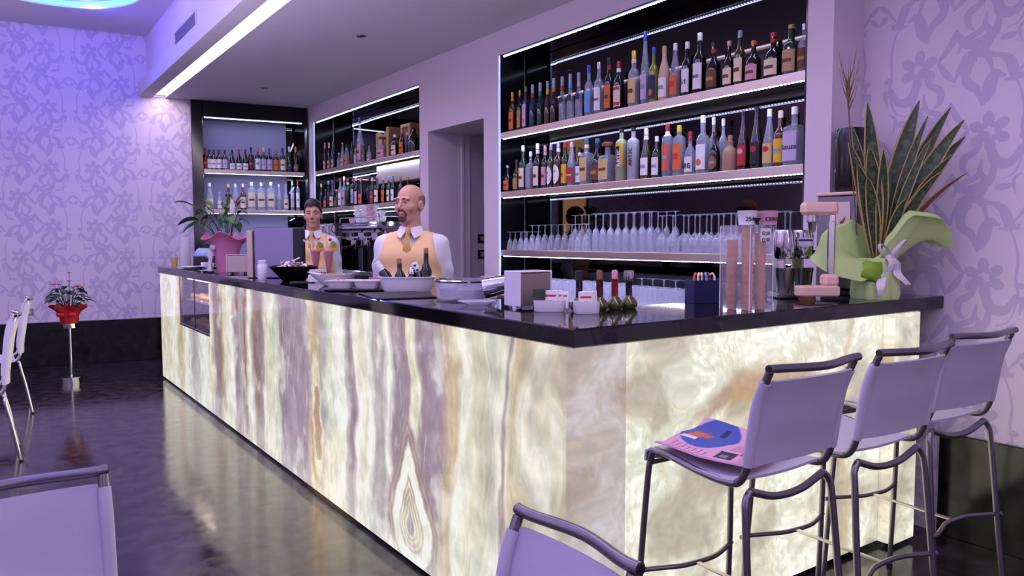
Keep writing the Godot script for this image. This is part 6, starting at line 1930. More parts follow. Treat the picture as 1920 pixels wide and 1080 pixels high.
		o.rotation = Vector3(rng.randf_range(-0.6, 0.6), rng.randf() * TAU, rng.randf_range(-0.6, 0.6))
		put("packet", bx(Vector3.ZERO, Vector3(0.075, 0.009, 0.024), 0.004), M["paper_white"] if k % 2 == 0 or k % 5 else M["slate"], o)
		if k % 2 == 0:
			for s in [-1.0, 1.0]: put("red_stripe", bx(Vector3(s * 0.02, 0, 0), Vector3(0.018, 0.0098, 0.0248), 0.004), M["red_print"], o)

# ------------------------------------------------------------------ the middle of the counter
func cocktail(label: String, at: Vector3, turn: float, cherry_up: float) -> void:
	var t := thing("cocktail", label, "cocktail", at, turn, "red cocktails")
	put("flute_glass", geo().lathe([Vector2(0, 0), Vector2(0.032, 0.0), Vector2(0.033, 0.003), Vector2(0.008, 0.008), Vector2(0.006, 0.03), Vector2(0.011, 0.04), Vector2(0.036, 0.215), Vector2(0.0345, 0.215), Vector2(0.0095, 0.043), Vector2(0, 0.04)], Vector3.ZERO, 20), M["clear_glass"], t)
	put("red_drink", geo().lathe([Vector2(0, 0.044), Vector2(0.009, 0.044), Vector2(0.0315, 0.198), Vector2(0, 0.199)], Vector3.ZERO, 18), M["cocktail"], t)
	put("foam", geo().lathe([Vector2(0, 0.1995), Vector2(0.0315, 0.1995), Vector2(0.033, 0.212), Vector2(0, 0.214)], Vector3.ZERO, 18), mat("pink_foam", Color.html("e8a0a4"), 0.7), t)
	var pick := put("cocktail_pick", geo().tube([Vector3(0.008, 0.19, 0), Vector3(0.012, 0.215 + cherry_up, 0.0)], 0.0012, 5), M["paper_white"], t)
	put("cherry", geo().ball(Vector3(0.012, 0.225 + cherry_up, 0), Vector3(0.012, 0.012, 0.012), 12, 8), M["cherry"], pick)
	for k in 2: put("drinking_straw", geo().tube([Vector3(-0.01, 0.12, 0.004 * k), Vector3(-0.03, 0.255 + 0.006 * k, 0.004 * k), Vector3(-0.085, 0.272 + 0.008 * k, 0.01 * k)], 0.003, 6), M["paper_white"], t)
	var og := geo()
	og.xf = Transform3D(Basis(Vector3.RIGHT, PI / 2), Vector3(0.032, 0.225, 0.0))
	put("orange_slice", og.lathe([Vector2(0, -0.003), Vector2(0.028, -0.003), Vector2(0.03, 0), Vector2(0.028, 0.003), Vector2(0, 0.003)], Vector3.ZERO, 20), M["orange_fruit"], t)
	var kg := geo()
	kg.xf = Transform3D(Basis(Vector3.RIGHT, PI / 2), Vector3(0.034, 0.25, 0.006))
	put("kiwi_slice", kg.lathe([Vector2(0, -0.003), Vector2(0.02, -0.003), Vector2(0.021, 0), Vector2(0.02, 0.003), Vector2(0, 0.003)], Vector3.ZERO, 18), M["kiwi"], t)

func sachet_in(parent_label: String, grp: String, at: Vector3, turn: float, lean: float, m: Material, stripe: Material, high := 0.062, wide := 0.042) -> void:
	var o := thing("sugar_sachet", parent_label, "sachet", at, turn, grp)
	o.rotation = Vector3(lean, turn, 0)
	put("packet", bx(Vector3(0, high / 2, 0), Vector3(wide, high, 0.004), 0.0015), m, o)
	if stripe != null:
		put("printed_band", bx(Vector3(0, high * 0.72, 0), Vector3(wide * 0.8, high * 0.12, 0.0052), 0.001), stripe, o)
		put("printed_badge", bx(Vector3(0, high * 0.38, 0), Vector3(wide * 0.36, high * 0.28, 0.0052), 0.002), stripe, o)

func counter_middle() -> void:
	cocktail("red cocktail in a flute with cherry and fruit slices, left of two", on_bar(1.90, -5.10), deg_to_rad(-35), 0.055)
	cocktail("red cocktail in a flute with cherry and fruit slices, right of two", on_bar(1.955, -5.00), deg_to_rad(-35), 0.055)
	var sb := thing("sachet_box", "small white box of sugar sachets in front of the cocktails", "box", on_bar(1.80, -4.80), deg_to_rad(-35))
	put("box_body", geo().box(Vector3(0, 0.004, 0), Vector3(0.11, 0.008, 0.07)).box(Vector3(0, 0.025, 0.033), Vector3(0.11, 0.05, 0.004)).box(Vector3(0, 0.025, -0.033), Vector3(0.11, 0.05, 0.004)).box(Vector3(0.053, 0.025, 0), Vector3(0.004, 0.05, 0.066)).box(Vector3(-0.053, 0.025, 0), Vector3(0.004, 0.05, 0.066)), M["porcelain"], sb)
	for k in 7: sachet_in("white sugar sachet, %s from left in the box by the cocktails" % NTH[k], "sugar sachets by the cocktails", on_bar(1.80, -4.80) + Basis(Vector3.UP, deg_to_rad(-35)) * Vector3(-0.042 + 0.014 * k, 0.010, 0.004 * (k % 3)), deg_to_rad(-35 + 65), 0.0, M["paper_white"], M["red_print"], 0.075, 0.04)
	# boat-shaped dish of snacks
	var bd := thing("boat_dish", "white boat-shaped dish of snacks in front of the cocktails", "dish", on_bar(1.76, -4.42), deg_to_rad(-35))
	var boat := func(q: Vector3, _a: float) -> Vector3:
		var k := q.y / 0.07
		return Vector3(q.x * (1.0 + 0.55 * k * smoothstep(0.0, 0.09, absf(q.x))), q.y + 0.02 * k * smoothstep(0.05, 0.13, absf(q.x)), q.z * 0.62)
	put("dish_body", geo().lathe([Vector2(0, 0), Vector2(0.06, 0), Vector2(0.075, 0.012), Vector2(0.105, 0.07), Vector2(0.10, 0.07), Vector2(0.07, 0.016), Vector2(0, 0.01)], Vector3.ZERO, 36, 2.6, boat), M["porcelain"], bd)
	var rng := RandomNumberGenerator.new()
	rng.seed = 3
	var sn := geo()
	for k in 70: sn.ball(Vector3(rng.randf_range(-0.09, 0.09), rng.randf_range(0.045, 0.066), rng.randf_range(-0.04, 0.04)), Vector3(0.011, 0.007, 0.009) * rng.randf_range(0.7, 1.3), 6, 4)
	tag(put("snack_mix", sn, M["snack"], bd), "", "", "", "stuff")
	# three-part dish on a black tray
	var tr := thing("black_tray", "narrow black tray under the three-part white dish", "tray", on_bar(1.745, -3.885), deg_to_rad(-35))
	put("tray_plate", bx(Vector3(-0.01, 0.005, 0.012), Vector3(0.44, 0.010, 0.14), 0.004), M["ceramic_black"], tr)
	var td := thing("divided_dish", "long white dish with three compartments of snacks", "dish", on_bar(1.745, -3.885) + Vector3(0, 0.0105, 0), deg_to_rad(-35))
	for k in 3:
		var g := geo()
		g.xf = Transform3D(Basis.IDENTITY, Vector3(-0.15 + 0.15 * k, 0, 0))
		g.lathe([Vector2(0, 0), Vector2(0.056, 0), Vector2(0.062, 0.006), Vector2(0.073, 0.045), Vector2(0.069, 0.045), Vector2(0.058, 0.010), Vector2(0, 0.008)], Vector3.ZERO, 32, 8.0, func(q: Vector3, _a: float) -> Vector3: return Vector3(q.x, q.y, q.z * 0.95))
		put("compartment", g, M["porcelain"], td)
		var fill := geo()
		for n in 26: fill.ball(Vector3(-0.15 + 0.15 * k + rng.randf_range(-0.048, 0.048), rng.randf_range(0.012, 0.05 if k == 0 else 0.03), rng.randf_range(-0.045, 0.045)), Vector3(0.012, 0.008, 0.011) * rng.randf_range(0.7, 1.3), 6, 4)
		tag(put("snack_filling", fill, [M["pastry"], M["snack"], M["wood_red"]][k], td), "", "", "", "stuff")
	put("rim", geo().box(Vector3(0, 0.044, 0.069), Vector3(0.45, 0.006, 0.012), 0.002).box(Vector3(0, 0.044, -0.069), Vector3(0.45, 0.006, 0.012), 0.002), M["porcelain"], td)
	var ds := thing("dessert_glass", "small glass of pink dessert behind the three-part dish", "dessert", on_bar(1.90, -4.12))
	put("glass_wall", geo().lathe([Vector2(0, 0), Vector2(0.035, 0), Vector2(0.042, 0.06), Vector2(0.04, 0.06), Vector2(0.033, 0.004), Vector2(0, 0.004)], Vector3.ZERO, 18), M["clear_glass"], ds)
	put("pink_cream", geo().lathe([Vector2(0, 0.005), Vector2(0.032, 0.005), Vector2(0.039, 0.054), Vector2(0, 0.056)], Vector3.ZERO, 16), tint("copper"), ds)
	var m2 := thing("slate_mat", "large thin dark slate mat on the counter beside the glass bowl", "mat", on_bar(1.69, -3.42), deg_to_rad(-12))
	put("slab", bx(Vector3(0, 0.003, 0), Vector3(0.30, 0.006, 0.42), 0.0015), M["slate"], m2)
	# wine tub with five bottles
	var tub := thing("wine_tub", "oval white enamel tub holding wine bottles before the bald barman", "tub", on_bar(1.885, -3.69), deg_to_rad(-42))
	tub.scale = Vector3.ONE * 0.93
	var oval := func(q: Vector3, _a: float) -> Vector3: return Vector3(q.x, q.y, q.z * 0.62)
	put("tub_wall", geo().lathe([Vector2(0, 0), Vector2(0.135, 0), Vector2(0.147, 0.015), Vector2(0.165, 0.078), Vector2(0.178, 0.083), Vector2(0.175, 0.087), Vector2(0.160, 0.082), Vector2(0.142, 0.018), Vector2(0, 0.010)], Vector3.ZERO, 36, 2.0, oval), M["porcelain"], tub)
	var specs := [["wine bottle with a purple capsule leaning out left of the white tub", Vector3(-0.10, 0.03, 0.0), 0.60, "foil"], ["dark wine bottle with a pale stopper in the white tub, second from left", Vector3(-0.035, 0.02, 0.01), 0.06, "cork"], ["chrome-capped bottle in the white tub, middle one", Vector3(0.03, 0.0, 0.02), -0.05, "chrome"], ["bottle with a black and white patterned capsule leaning in the white tub", Vector3(0.085, 0.015, -0.015), 0.32, "cow"], ["tall dark wine bottle with a cork, rightmost in the white tub", Vector3(0.115, 0.03, 0.0), 0.0, "cork"]]
	for s in specs:
		var b := thing("wine_bottle", s[0], "bottle", Vector3.ZERO, 0.0, "wine bottles in the white tub")
		b.transform = tub.transform * Transform3D(Basis(Vector3(0, 0, 1), s[2]), (s[1] as Vector3) + Vector3(0, 0.016, 0))
		var hh: float = {"foil": 0.15, "cork": 0.125, "chrome": 0.12, "cow": 0.14}[s[3]]
		if (s[1] as Vector3).x > 0.1: hh = 0.175
		var k0 := hh / 0.225
		put("glass_body", geo().lathe([Vector2(0, 0), Vector2(0.032, 0.0), Vector2(0.033, 0.09 * k0), Vector2(0.026, 0.125 * k0), Vector2(0.015, 0.15 * k0), Vector2(0.014, hh), Vector2(0, hh)], Vector3.ZERO, 16), tint("wine", "glass"), b)
		match s[3]:
			"foil":
				put("capsule", geo().lathe([Vector2(0.0165, 0.085), Vector2(0.0215, 0.09), Vector2(0.0215, hh + 0.002), Vector2(0, hh + 0.003)], Vector3.ZERO, 16), M["porcelain"], b)
				put("capsule_top", geo().lathe([Vector2(0, hh + 0.003), Vector2(0.017, hh + 0.003), Vector2(0.016, hh + 0.006), Vector2(0, hh + 0.006)], Vector3.ZERO, 16), M["foil_lilac"], b)
			"cork": put("stopper", geo().lathe([Vector2(0, hh), Vector2(0.012, hh), Vector2(0.014, hh + 0.004), Vector2(0.014, hh + 0.03), Vector2(0, hh + 0.032)], Vector3.ZERO, 12), tint("cork"), b)
			"chrome": put("capsule", geo().lathe([Vector2(0.016, 0.08), Vector2(0.021, 0.085), Vector2(0.02, 0.11), Vector2(0.01, 0.122), Vector2(0, 0.124)], Vector3.ZERO, 16), M["chrome"], b)
			"cow":
				put("capsule", geo().lathe([Vector2(0.016, 0.075), Vector2(0.02, 0.078), Vector2(0.02, hh), Vector2(0.017, hh + 0.004), Vector2(0, hh + 0.004)], Vector3.ZERO, 16), M["porcelain"], b)
				for k in 6: put("dark_patch", label_patch(0.0204, 0.080 + 0.0095 * k, 0.092 + 0.0095 * k, 0.45, 2.0, true), M["ink"], b, Vector3.ZERO).rotation.y = k * 2.0
	# large glass bowl with a metal rim
	var gb := thing("glass_bowl", "large round clear glass bowl with a steel rim on the counter", "bowl", on_bar(1.86, -3.03))
	put("bowl_wall", geo().lathe([Vector2(0, 0), Vector2(0.135, 0), Vector2(0.145, 0.01), Vector2(0.148, 0.085), Vector2(0.145, 0.085), Vector2(0.142, 0.012), Vector2(0, 0.006)], Vector3.ZERO, 36), M["tumbler_glass"], gb)
	put("steel_rim", geo().lathe([Vector2(0.143, 0.083), Vector2(0.152, 0.083), Vector2(0.158, 0.09), Vector2(0.152, 0.094), Vector2(0.143, 0.092), Vector2(0.143, 0.083)], Vector3.ZERO, 40), M["chrome"], gb)
	put("steel_lining", geo().lathe([Vector2(0, 0.012), Vector2(0.12, 0.012), Vector2(0.125, 0.05), Vector2(0.122, 0.05), Vector2(0.117, 0.016), Vector2(0, 0.015)], Vector3.ZERO, 32), M["steel"], gb)
	var sp := thing("glass_dish", "shallow clear glass dish at the front of the glass bowl", "dish", on_bar(1.72, -2.72), deg_to_rad(-35))
	put("dish_wall", geo().lathe([Vector2(0, 0), Vector2(0.045, 0), Vector2(0.085, 0.018), Vector2(0.083, 0.021), Vector2(0.044, 0.005), Vector2(0, 0.005)], Vector3.ZERO, 28, 2.0, func(q: Vector3, _a: float) -> Vector3: return Vector3(q.x, q.y, q.z * 0.7)), M["tumbler_glass"], sp)
	var sh := thing("steel_shaker", "steel shaker lying tilted behind the glass bowl", "shaker", on_bar(1.90, -2.80) + Vector3(0, 0.058, 0), deg_to_rad(-35))
	var sg := geo()
	sg.xf = Transform3D(Basis(Vector3(0, 0, 1), -1.35), Vector3(-0.08, 0.0, 0))
	put("shaker_body", sg.lathe([Vector2(0, 0), Vector2(0.042, 0.0), Vector2(0.045, 0.01), Vector2(0.038, 0.16), Vector2(0.03, 0.19), Vector2(0, 0.195)], Vector3.ZERO, 24), M["chrome"], sh)
	var ln := thing("lidded_pot", "dark-lidded clear pot right of the steel shaker", "pot", on_bar(1.92, -2.64))
	put("pot_wall", geo().lathe([Vector2(0, 0), Vector2(0.055, 0), Vector2(0.058, 0.09), Vector2(0.055, 0.09), Vector2(0.052, 0.006), Vector2(0, 0.006)], Vector3.ZERO, 24), M["tumbler_glass"], ln)
	put("dark_lid", geo().lathe([Vector2(0, 0.091), Vector2(0.062, 0.091), Vector2(0.062, 0.10), Vector2(0.05, 0.108), Vector2(0, 0.11)], Vector3.ZERO, 24), M["slate"], ln)
	put("pot_handle", geo().tube(curve([Vector3(-0.056, 0.075, 0.02), Vector3(-0.10, 0.07, 0.03), Vector3(-0.10, 0.025, 0.03), Vector3(-0.056, 0.02, 0.02)], 5), 0.006), M["chrome"], ln)

# ------------------------------------------------------------------ the near corner and the right part of the counter
func oil_cruet(label: String, at: Vector3, neck: Color, cap: String) -> void:
	var t := thing("oil_cruet", label, "cruet", at, 0.0, "oil cruets at the corner")
	put("bulb", geo().lathe([Vector2(0, 0), Vector2(0.026, 0), Vector2(0.036, 0.012), Vector2(0.036, 0.024), Vector2(0.024, 0.042), Vector2(0.0145, 0.05), Vector2(0.0135, 0.052), Vector2(0, 0.052)], Vector3.ZERO, 20), M["olive_oil"], t)
	put("neck", geo().lathe([Vector2(0, 0.0525), Vector2(0.0138, 0.0525), Vector2(0.0135, 0.118), Vector2(0.0145, 0.121), Vector2(0, 0.122)], Vector3.ZERO, 16), mat("oil_" + cap, neck, 0.06, 0.0, {"clearcoat_enabled": true, "clearcoat": 0.6, "clearcoat_roughness": 0.03}), t)
	match cap:
		"chrome": put("pourer", geo().lathe([Vector2(0.012, 0.108), Vector2(0.018, 0.110), Vector2(0.0215, 0.125), Vector2(0.021, 0.15), Vector2(0.0185, 0.152), Vector2(0.016, 0.13), Vector2(0, 0.128)], Vector3.ZERO, 18), M["chrome"], t)
		"black": put("stopper", geo().lathe([Vector2(0, 0.122), Vector2(0.0145, 0.122), Vector2(0.0155, 0.156), Vector2(0, 0.157)], Vector3.ZERO, 14), M["black_plastic"], t)
		_: put("stopper", geo().lathe([Vector2(0, 0.122), Vector2(0.012, 0.122), Vector2(0.0125, 0.150), Vector2(0.009, 0.157), Vector2(0, 0.158)], Vector3.ZERO, 14), tint("wood" if cap == "wood" else "pink"), t)

func counter_right() -> void:
	napkin_holder("large napkin holder with a steel face at the near corner of the counter", on_bar(1.83, -2.50), deg_to_rad(0), 0.95)
	for row in [["long white sachet dish beside the large napkin holder", 1.80, -2.32, 0.125, -32.0], ["small white sachet dish at the very corner, before the oil cruets", 1.865, -2.175, 0.095, -28.0]]:
		var t := thing("sachet_dish", row[0], "dish", on_bar(row[1], row[2]), deg_to_rad(row[4]), "white sachet dishes")
		var l: float = row[3]
		var g := geo().lathe([Vector2(0, 0), Vector2(0.045, 0), Vector2(0.048, 0.004), Vector2(0.05, 0.045), Vector2(0.046, 0.045), Vector2(0.044, 0.006), Vector2(0, 0.005)], Vector3.ZERO, 32, 7.0, func(q: Vector3, _a: float) -> Vector3: return Vector3(q.x * l / 0.1, q.y, q.z * 0.72))
		put("dish_body", g, M["porcelain"], t)
		put("dish_foot", bx(Vector3(0, -0.0002, 0), Vector3(l * 0.8, 0.0006, 0.05)), M["black_plastic"], t)
	var b1 := Basis(Vector3.UP, deg_to_rad(-32))
	for k in 7:
		sachet_in("red and white sugar sachet, %s from the front in the long white dish" % NTH[k], "red sachets in the long dish", on_bar(1.80, -2.32) + b1 * Vector3(0.002 + 0.008 * k, 0.008, 0.018 - 0.006 * k), deg_to_rad(-32 + 14 * (k % 3) - 8), -0.1 - 0.06 * k, M["paper_white"], M["red_print"], 0.075, 0.055)
	for k in 5:
		sachet_in("dark green tea sachet, %s from the front in the long white dish" % NTH[k], "tea sachets in the long dish", on_bar(1.80, -2.32) + b1 * Vector3(-0.042 + 0.006 * k, 0.008, 0.014 - 0.008 * k), deg_to_rad(-32 + 10 * k - 20), -0.12, mat("tea_green", Color.html("2c3426"), 0.6), null, 0.08, 0.05)
	var b2 := Basis(Vector3.UP, deg_to_rad(-28))
	for k in 5:
		sachet_in("white sachet with a red emblem, %s from the front in the corner dish" % NTH[k], "sachets in the corner dish", on_bar(1.865, -2.175) + b2 * Vector3(-0.006 + 0.006 * k, 0.008, 0.020 - 0.009 * k), deg_to_rad(-28 + 6 * (k % 2)), -0.08, M["paper_white"], M["red_print"], 0.075, 0.055)
	oil_cruet("oil cruet with a black stopper, behind the corner sachet dish", on_bar(1.905, -2.265), Color.html("17151a"), "black")
	oil_cruet("oil cruet of dark red liquid with a brown wooden stopper", on_bar(1.985, -2.235), Color.html("4a0d16"), "wood")
	oil_cruet("oil cruet of bright red liquid with a pink stopper", on_bar(2.065, -2.235), Color.html("8a1818"), "pink")
	oil_cruet("oil cruet with a chrome pouring spout, rightmost of the four", on_bar(2.142, -2.235), Color.html("141216"), "chrome")
	# navy box of straws
	var nb := thing("straw_box", "navy blue box of coloured straws left of the wafer cups", "box", on_bar(2.60, -2.24), deg_to_rad(-20))
	put("box_wall", geo().box(Vector3(0, 0.003, 0), Vector3(0.135, 0.006, 0.085)).box(Vector3(0, 0.05, 0.041), Vector3(0.14, 0.1, 0.004), 0.001).box(Vector3(0, 0.05, -0.041), Vector3(0.14, 0.1, 0.004), 0.001).box(Vector3(0.068, 0.05, 0), Vector3(0.004, 0.1, 0.08), 0.001).box(Vector3(-0.068, 0.05, 0), Vector3(0.004, 0.1, 0.08), 0.001), M["navy_plastic"], nb)
	for k in 8:
		var c: String = ["orange", "white", "red", "cream", "sky", "yellow", "red", "white"][k]
		var o := thing("straw_clip", "%s plastic straw sticking out of the navy box, %s from left" % [c, ["first", "second", "third", "fourth", "fifth", "sixth", "seventh", "eighth"][k]], "straw", on_bar(2.60, -2.24) + Basis(Vector3.UP, deg_to_rad(-20)) * Vector3(-0.05 + 0.014 * k, 0.007, 0.012 * sin(k * 2.0)), 0.3 * k, "straws in the navy box")
		put("straw_tube", geo().tube([Vector3(0, 0, 0), Vector3(0.004, 0.11, 0), Vector3(0.012, 0.122, 0), Vector3(0.022, 0.115, 0)], 0.005, 7), tint(c), o)
	# clear acrylic box of wafer cups
	var at := on_bar(2.49, -1.93)
	var ac := thing("acrylic_box", "tall clear acrylic box of stacked wafer cups on the counter", "box", at)
	for s in [-1.0, 1.0]:
		put("side_pane", bx(Vector3(s * 0.068, 0.165, 0), Vector3(0.004, 0.33, 0.14), 0.0008), M["acrylic"], ac)
		put("face_pane", bx(Vector3(0, 0.165, s * 0.068), Vector3(0.132, 0.33, 0.004), 0.0008), M["acrylic"], ac)
	put("lid_pane", bx(Vector3(0, 0.332, 0), Vector3(0.144, 0.004, 0.144), 0.0008), M["acrylic"], ac)
	put("edge_strip", geo().box(Vector3(-0.0715, 0.165, 0.0715), Vector3(0.003, 0.33, 0.003)).box(Vector3(0.0715, 0.165, 0.0715), Vector3(0.003, 0.33, 0.003)).box(Vector3(-0.0715, 0.165, -0.0715), Vector3(0.003, 0.33, 0.003)), M["gauze"], ac)
	var cup := geo().lathe([Vector2(0, 0), Vector2(0.0185, 0), Vector2(0.0200, 0.014), Vector2(0.0215, 0.030), Vector2(0.0228, 0.032), Vector2(0.0230, 0.037), Vector2(0.0208, 0.037), Vector2(0.017, 0.004), Vector2(0, 0.003)], Vector3.ZERO, 18).mesh()
	for st in [[-0.041, 0.038, 7, "left"], [-0.004, 0.004, 12, "middle"], [0.041, 0.034, 11, "right"], [-0.040, -0.038, 10, "back left"]]:
		for k in st[2]:
			var o := put("wafer_cup", cup, M["wafer"], self, at + Vector3(st[0] + 0.0012 * sin(k * 2.3), 0.001 + 0.0265 * k, st[1] + 0.0012 * cos(k * 1.7)))
			tag(o, "brown wafer cup, %s from bottom of the %s stack in the acrylic box" % [NTH[k], st[3]], "wafer cup", "wafer cups, %s stack" % st[3])
	var tg := thing("price_tag", "handwritten white price tag on the front of the acrylic box", "price tag", at + Vector3(0.02, 0.295, 0.0725))
	put("card", bx(Vector3(0, 0, 0), Vector3(0.062, 0.052, 0.002), 0.0005), M["paper_white"], tg)
	words("€2,00", 0.014, M["ink"], tg, Transform3D(Basis.IDENTITY, Vector3(0, 0.006, 0.0015)))
	words("€3,00", 0.014, M["ink"], tg, Transform3D(Basis.IDENTITY, Vector3(0, -0.019, 0.0015)))
	for k in 2:
		var pc := thing("paper_cup", ["white paper tub priced in handwriting, on the acrylic box, left", "pink paper tub priced in handwriting, on the acrylic box, right"][k], "paper cup", at + Vector3(-0.025 + 0.082 * k, 0.3345, 0.02 + 0.035 * k), deg_to_rad(-35))
		put("cup_wall", geo().lathe([Vector2(0, 0), Vector2(0.033, 0), Vector2(0.038, 0.052), Vector2(0.040, 0.054), Vector2(0.036, 0.055), Vector2(0.031, 0.003), Vector2(0, 0.003)], Vector3.ZERO, 24), [M["paper_white"], M["cup_pink"]][k], pc)
		words(["25€", "€300"][k], 0.016, M["ink"], pc, Transform3D(Basis(Vector3.RIGHT, -0.08), Vector3(0, 0.022, 0.0375)))
	var fn := thing("black_funnel", "small black cone between the two paper tubs", "cone", at + Vector3(-0.02, 0.3345, 0.062))
	put("cone_wall", geo().lathe([Vector2(0, 0), Vector2(0.004, 0), Vector2(0.007, 0.012), Vector2(0.016, 0.026), Vector2(0, 0.028)], Vector3.ZERO, 14), M["black_plastic"], fn)
	# twin chrome milkshake mixers
	for k in 2:
		var m := thing("drink_mixer", ["chrome drink mixer with steel cup, left of the two", "chrome drink mixer with steel cup and paper label, right of the two"][k], "mixer", on_bar(3.115 + 0.112 * k, -2.195 + 0.02 * k), deg_to_rad(-35), "chrome drink mixers")
		put("mixer_base", bx(Vector3(0, 0.012, -0.02), Vector3(0.10, 0.024, 0.15), 0.006), M["gunmetal"], m)
		put("column", bx(Vector3(0, 0.16, -0.075), Vector3(0.05, 0.28, 0.035), 0.008), M["steel"], m)
		put("motor_head", geo().lathe([Vector2(0, 0.185), Vector2(0.044, 0.185), Vector2(0.050, 0.195), Vector2(0.052, 0.29), Vector2(0.044, 0.322), Vector2(0, 0.328)], Vector3(0, 0, -0.01), 24), M["chrome"], m)
		put("spindle", geo().tube([Vector3(0, 0.186, 0.0), Vector3(0, 0.06, 0.0)], 0.005, 8), M["steel"], m)
		put("steel_cup", geo().lathe([Vector2(0, 0.025), Vector2(0.036, 0.025), Vector2(0.048, 0.14), Vector2(0.05, 0.142), Vector2(0.046, 0.142), Vector2(0.034, 0.028), Vector2(0, 0.028)], Vector3(0, 0, 0.005), 24), M["steel"], m)
		put("side_knob", geo().tube([Vector3(0.05, 0.21, -0.01), Vector3(0.075, 0.21, -0.01)], 0.016, 14), M["black_plastic"], m)
		if k == 1:
			var lb := put("paper_label", label_patch(0.0525, 0.245, 0.285, 0.75, 2.0), M["paper_white"], m, Vector3(0, 0, -0.01))
			lb.rotation.y = PI / 2
			put("blue_print", label_patch(0.0533, 0.268, 0.278, 0.65, 2.0), M["blue_plastic"], lb)
	# pale citrus press
	var ps := thing("citrus_press", "pale pink citrus press with a lever arm, before the chrome mixers", "press", on_bar(3.105, -2.015), deg_to_rad(-35))
	ps.scale = Vector3(0.86, 1.08, 0.86)
	var foot := PackedVector2Array()
	for k in 13:
		var a := PI / 2 + PI * k / 12
		foot.append(Vector2(-0.065 + 0.052 * cos(a), 0.052 * sin(a)))
	foot.append_array([Vector2(0.10, -0.045), Vector2(0.10, 0.045)])
	put("press_foot", geo().prism(foot, 0.018, 0.062, 0.006), M["press_plastic"], ps)
	put("foot_block", geo().box(Vector3(0.062, 0.085, 0), Vector3(0.075, 0.05, 0.085), 0.012), M["press_plastic"], ps)
	put("juice_bowl", geo().lathe([Vector2(0, 0.0), Vector2(0.038, 0.0), Vector2(0.045, 0.017), Vector2(0, 0.018)], Vector3(-0.055, 0, 0), 20), tint("bronze"), ps)
	put("press_column", geo().box(Vector3(0.068, 0.22, 0), Vector3(0.034, 0.24, 0.04), 0.01), M["steel"], ps)
	put("lever_arm", geo().box(Vector3(0.0, 0.385, 0), Vector3(0.185, 0.055, 0.07), 0.014), M["press_plastic"], ps)
	put("arm_post", geo().box(Vector3(0.068, 0.345, 0), Vector3(0.03, 0.05, 0.036), 0.006), M["steel"], ps)
	put("press_cone", geo().lathe([Vector2(0, 0.285), Vector2(0.016, 0.288), Vector2(0.022, 0.325), Vector2(0.028, 0.33), Vector2(0.026, 0.357), Vector2(0, 0.358)], Vector3(-0.035, 0, 0), 18), M["steel"], ps)
	# steel grinder with a dark hopper
	var gr := thing("coffee_grinder", "tall steel grinder with a dark hopper behind the snake plant", "grinder", on_bar(3.585, -2.145))
	put("grinder_body", bx(Vector3(0, 0.262, 0), Vector3(0.26, 0.46, 0.22), 0.006), M["gunmetal"], gr)
	put("grinder_foot", bx(Vector3(0, 0.015, 0), Vector3(0.22, 0.03, 0.19), 0.004), M["black_plastic"], gr)
	put("grinder_top", geo().box(Vector3(0, 0.5, 0), Vector3(0.28, 0.016, 0.23), 0.004), M["press_plastic"], gr)
	put("hopper", geo().lathe([Vector2(0, 0.508), Vector2(0.06, 0.508), Vector2(0.068, 0.53), Vector2(0.07, 0.80), Vector2(0.064, 0.83), Vector2(0, 0.835)], Vector3(0.01, 0, -0.02), 28, 2.8), M["ceramic_black"], gr)
	var pl := put("emblem_plate", bx(Vector3(-0.132, 0.36, 0.03), Vector3(0.003, 0.20, 0.085), 0.001), M["brushed"], gr)
	put("emblem_figure", geo().prism(PackedVector2Array([Vector2(0, 0), Vector2(0.02, 0.03), Vector2(0.005, 0.05), Vector2(0.022, 0.09), Vector2(-0.012, 0.06), Vector2(0.0, 0.035), Vector2(-0.02, 0.02)]), 0, 0.001).mesh(), M["wood_red"], pl, Vector3.ZERO).transform = Transform3D(Basis(Vector3(0, 0, 1), Vector3(-1, 0, 0), Vector3(0, 1, 0)), Vector3(-0.134, 0.30, 0.03))
	put("blue_knob", geo().tube([Vector3(-0.13, 0.17, 0.05), Vector3(-0.175, 0.17, 0.05)], 0.022, 16), M["blue_plastic"], gr)
	put("black_knob", geo().tube([Vector3(-0.13, 0.25, -0.06), Vector3(-0.165, 0.25, -0.06)], 0.02, 16), M["black_plastic"], gr)
	put("switch", bx(Vector3(-0.133, 0.10, 0.05), Vector3(0.006, 0.03, 0.04), 0.002), M["porcelain"], gr)
	put("side_seam", bx(Vector3(0.06, 0.26, 0.1115), Vector3(0.004, 0.44, 0.002)), M["black_plastic"], gr)
	# snake plant in green wrapping; local x points to the right of the picture, z to the viewer
	var p := thing("snake_plant", "tall snake plant in pale green wrapping with a white ribbon, at the wall", "potted plant", on_bar(3.43, -1.925), deg_to_rad(-35))
	var folds := func(q: Vector3, a: float) -> Vector3: return q * Vector3(1.0 + 0.06 * sin(a * 9.0), 1.0, 1.0 + 0.06 * sin(a * 9.0))
	put("wrapped_pot", geo().lathe([Vector2(0, 0.0), Vector2(0.10, 0.0), Vector2(0.105, 0.02), Vector2(0.095, 0.15), Vector2(0.085, 0.19), Vector2(0.075, 0.19), Vector2(0.085, 0.15), Vector2(0.0, 0.14)], Vector3.ZERO, 54, 2.0, folds), M["green_wrap"], p)
	put("soil", geo().lathe([Vector2(0, 0.141), Vector2(0.08, 0.141), Vector2(0.07, 0.18), Vector2(0, 0.185)], Vector3.ZERO, 18), M["soil"], p)
	var rim := [[0.33, 0.27], [0.30, 0.40], [0.19, 0.42], [0.10, 0.30], [0.10, 0.17], [0.18, 0.12], [0.28, 0.15], [0.31, 0.23], [0.24, 0.34], [0.17, 0.38], [0.14, 0.34], [0.16, 0.32], [0.20, 0.33], [0.26, 0.30]]
	var grid := []
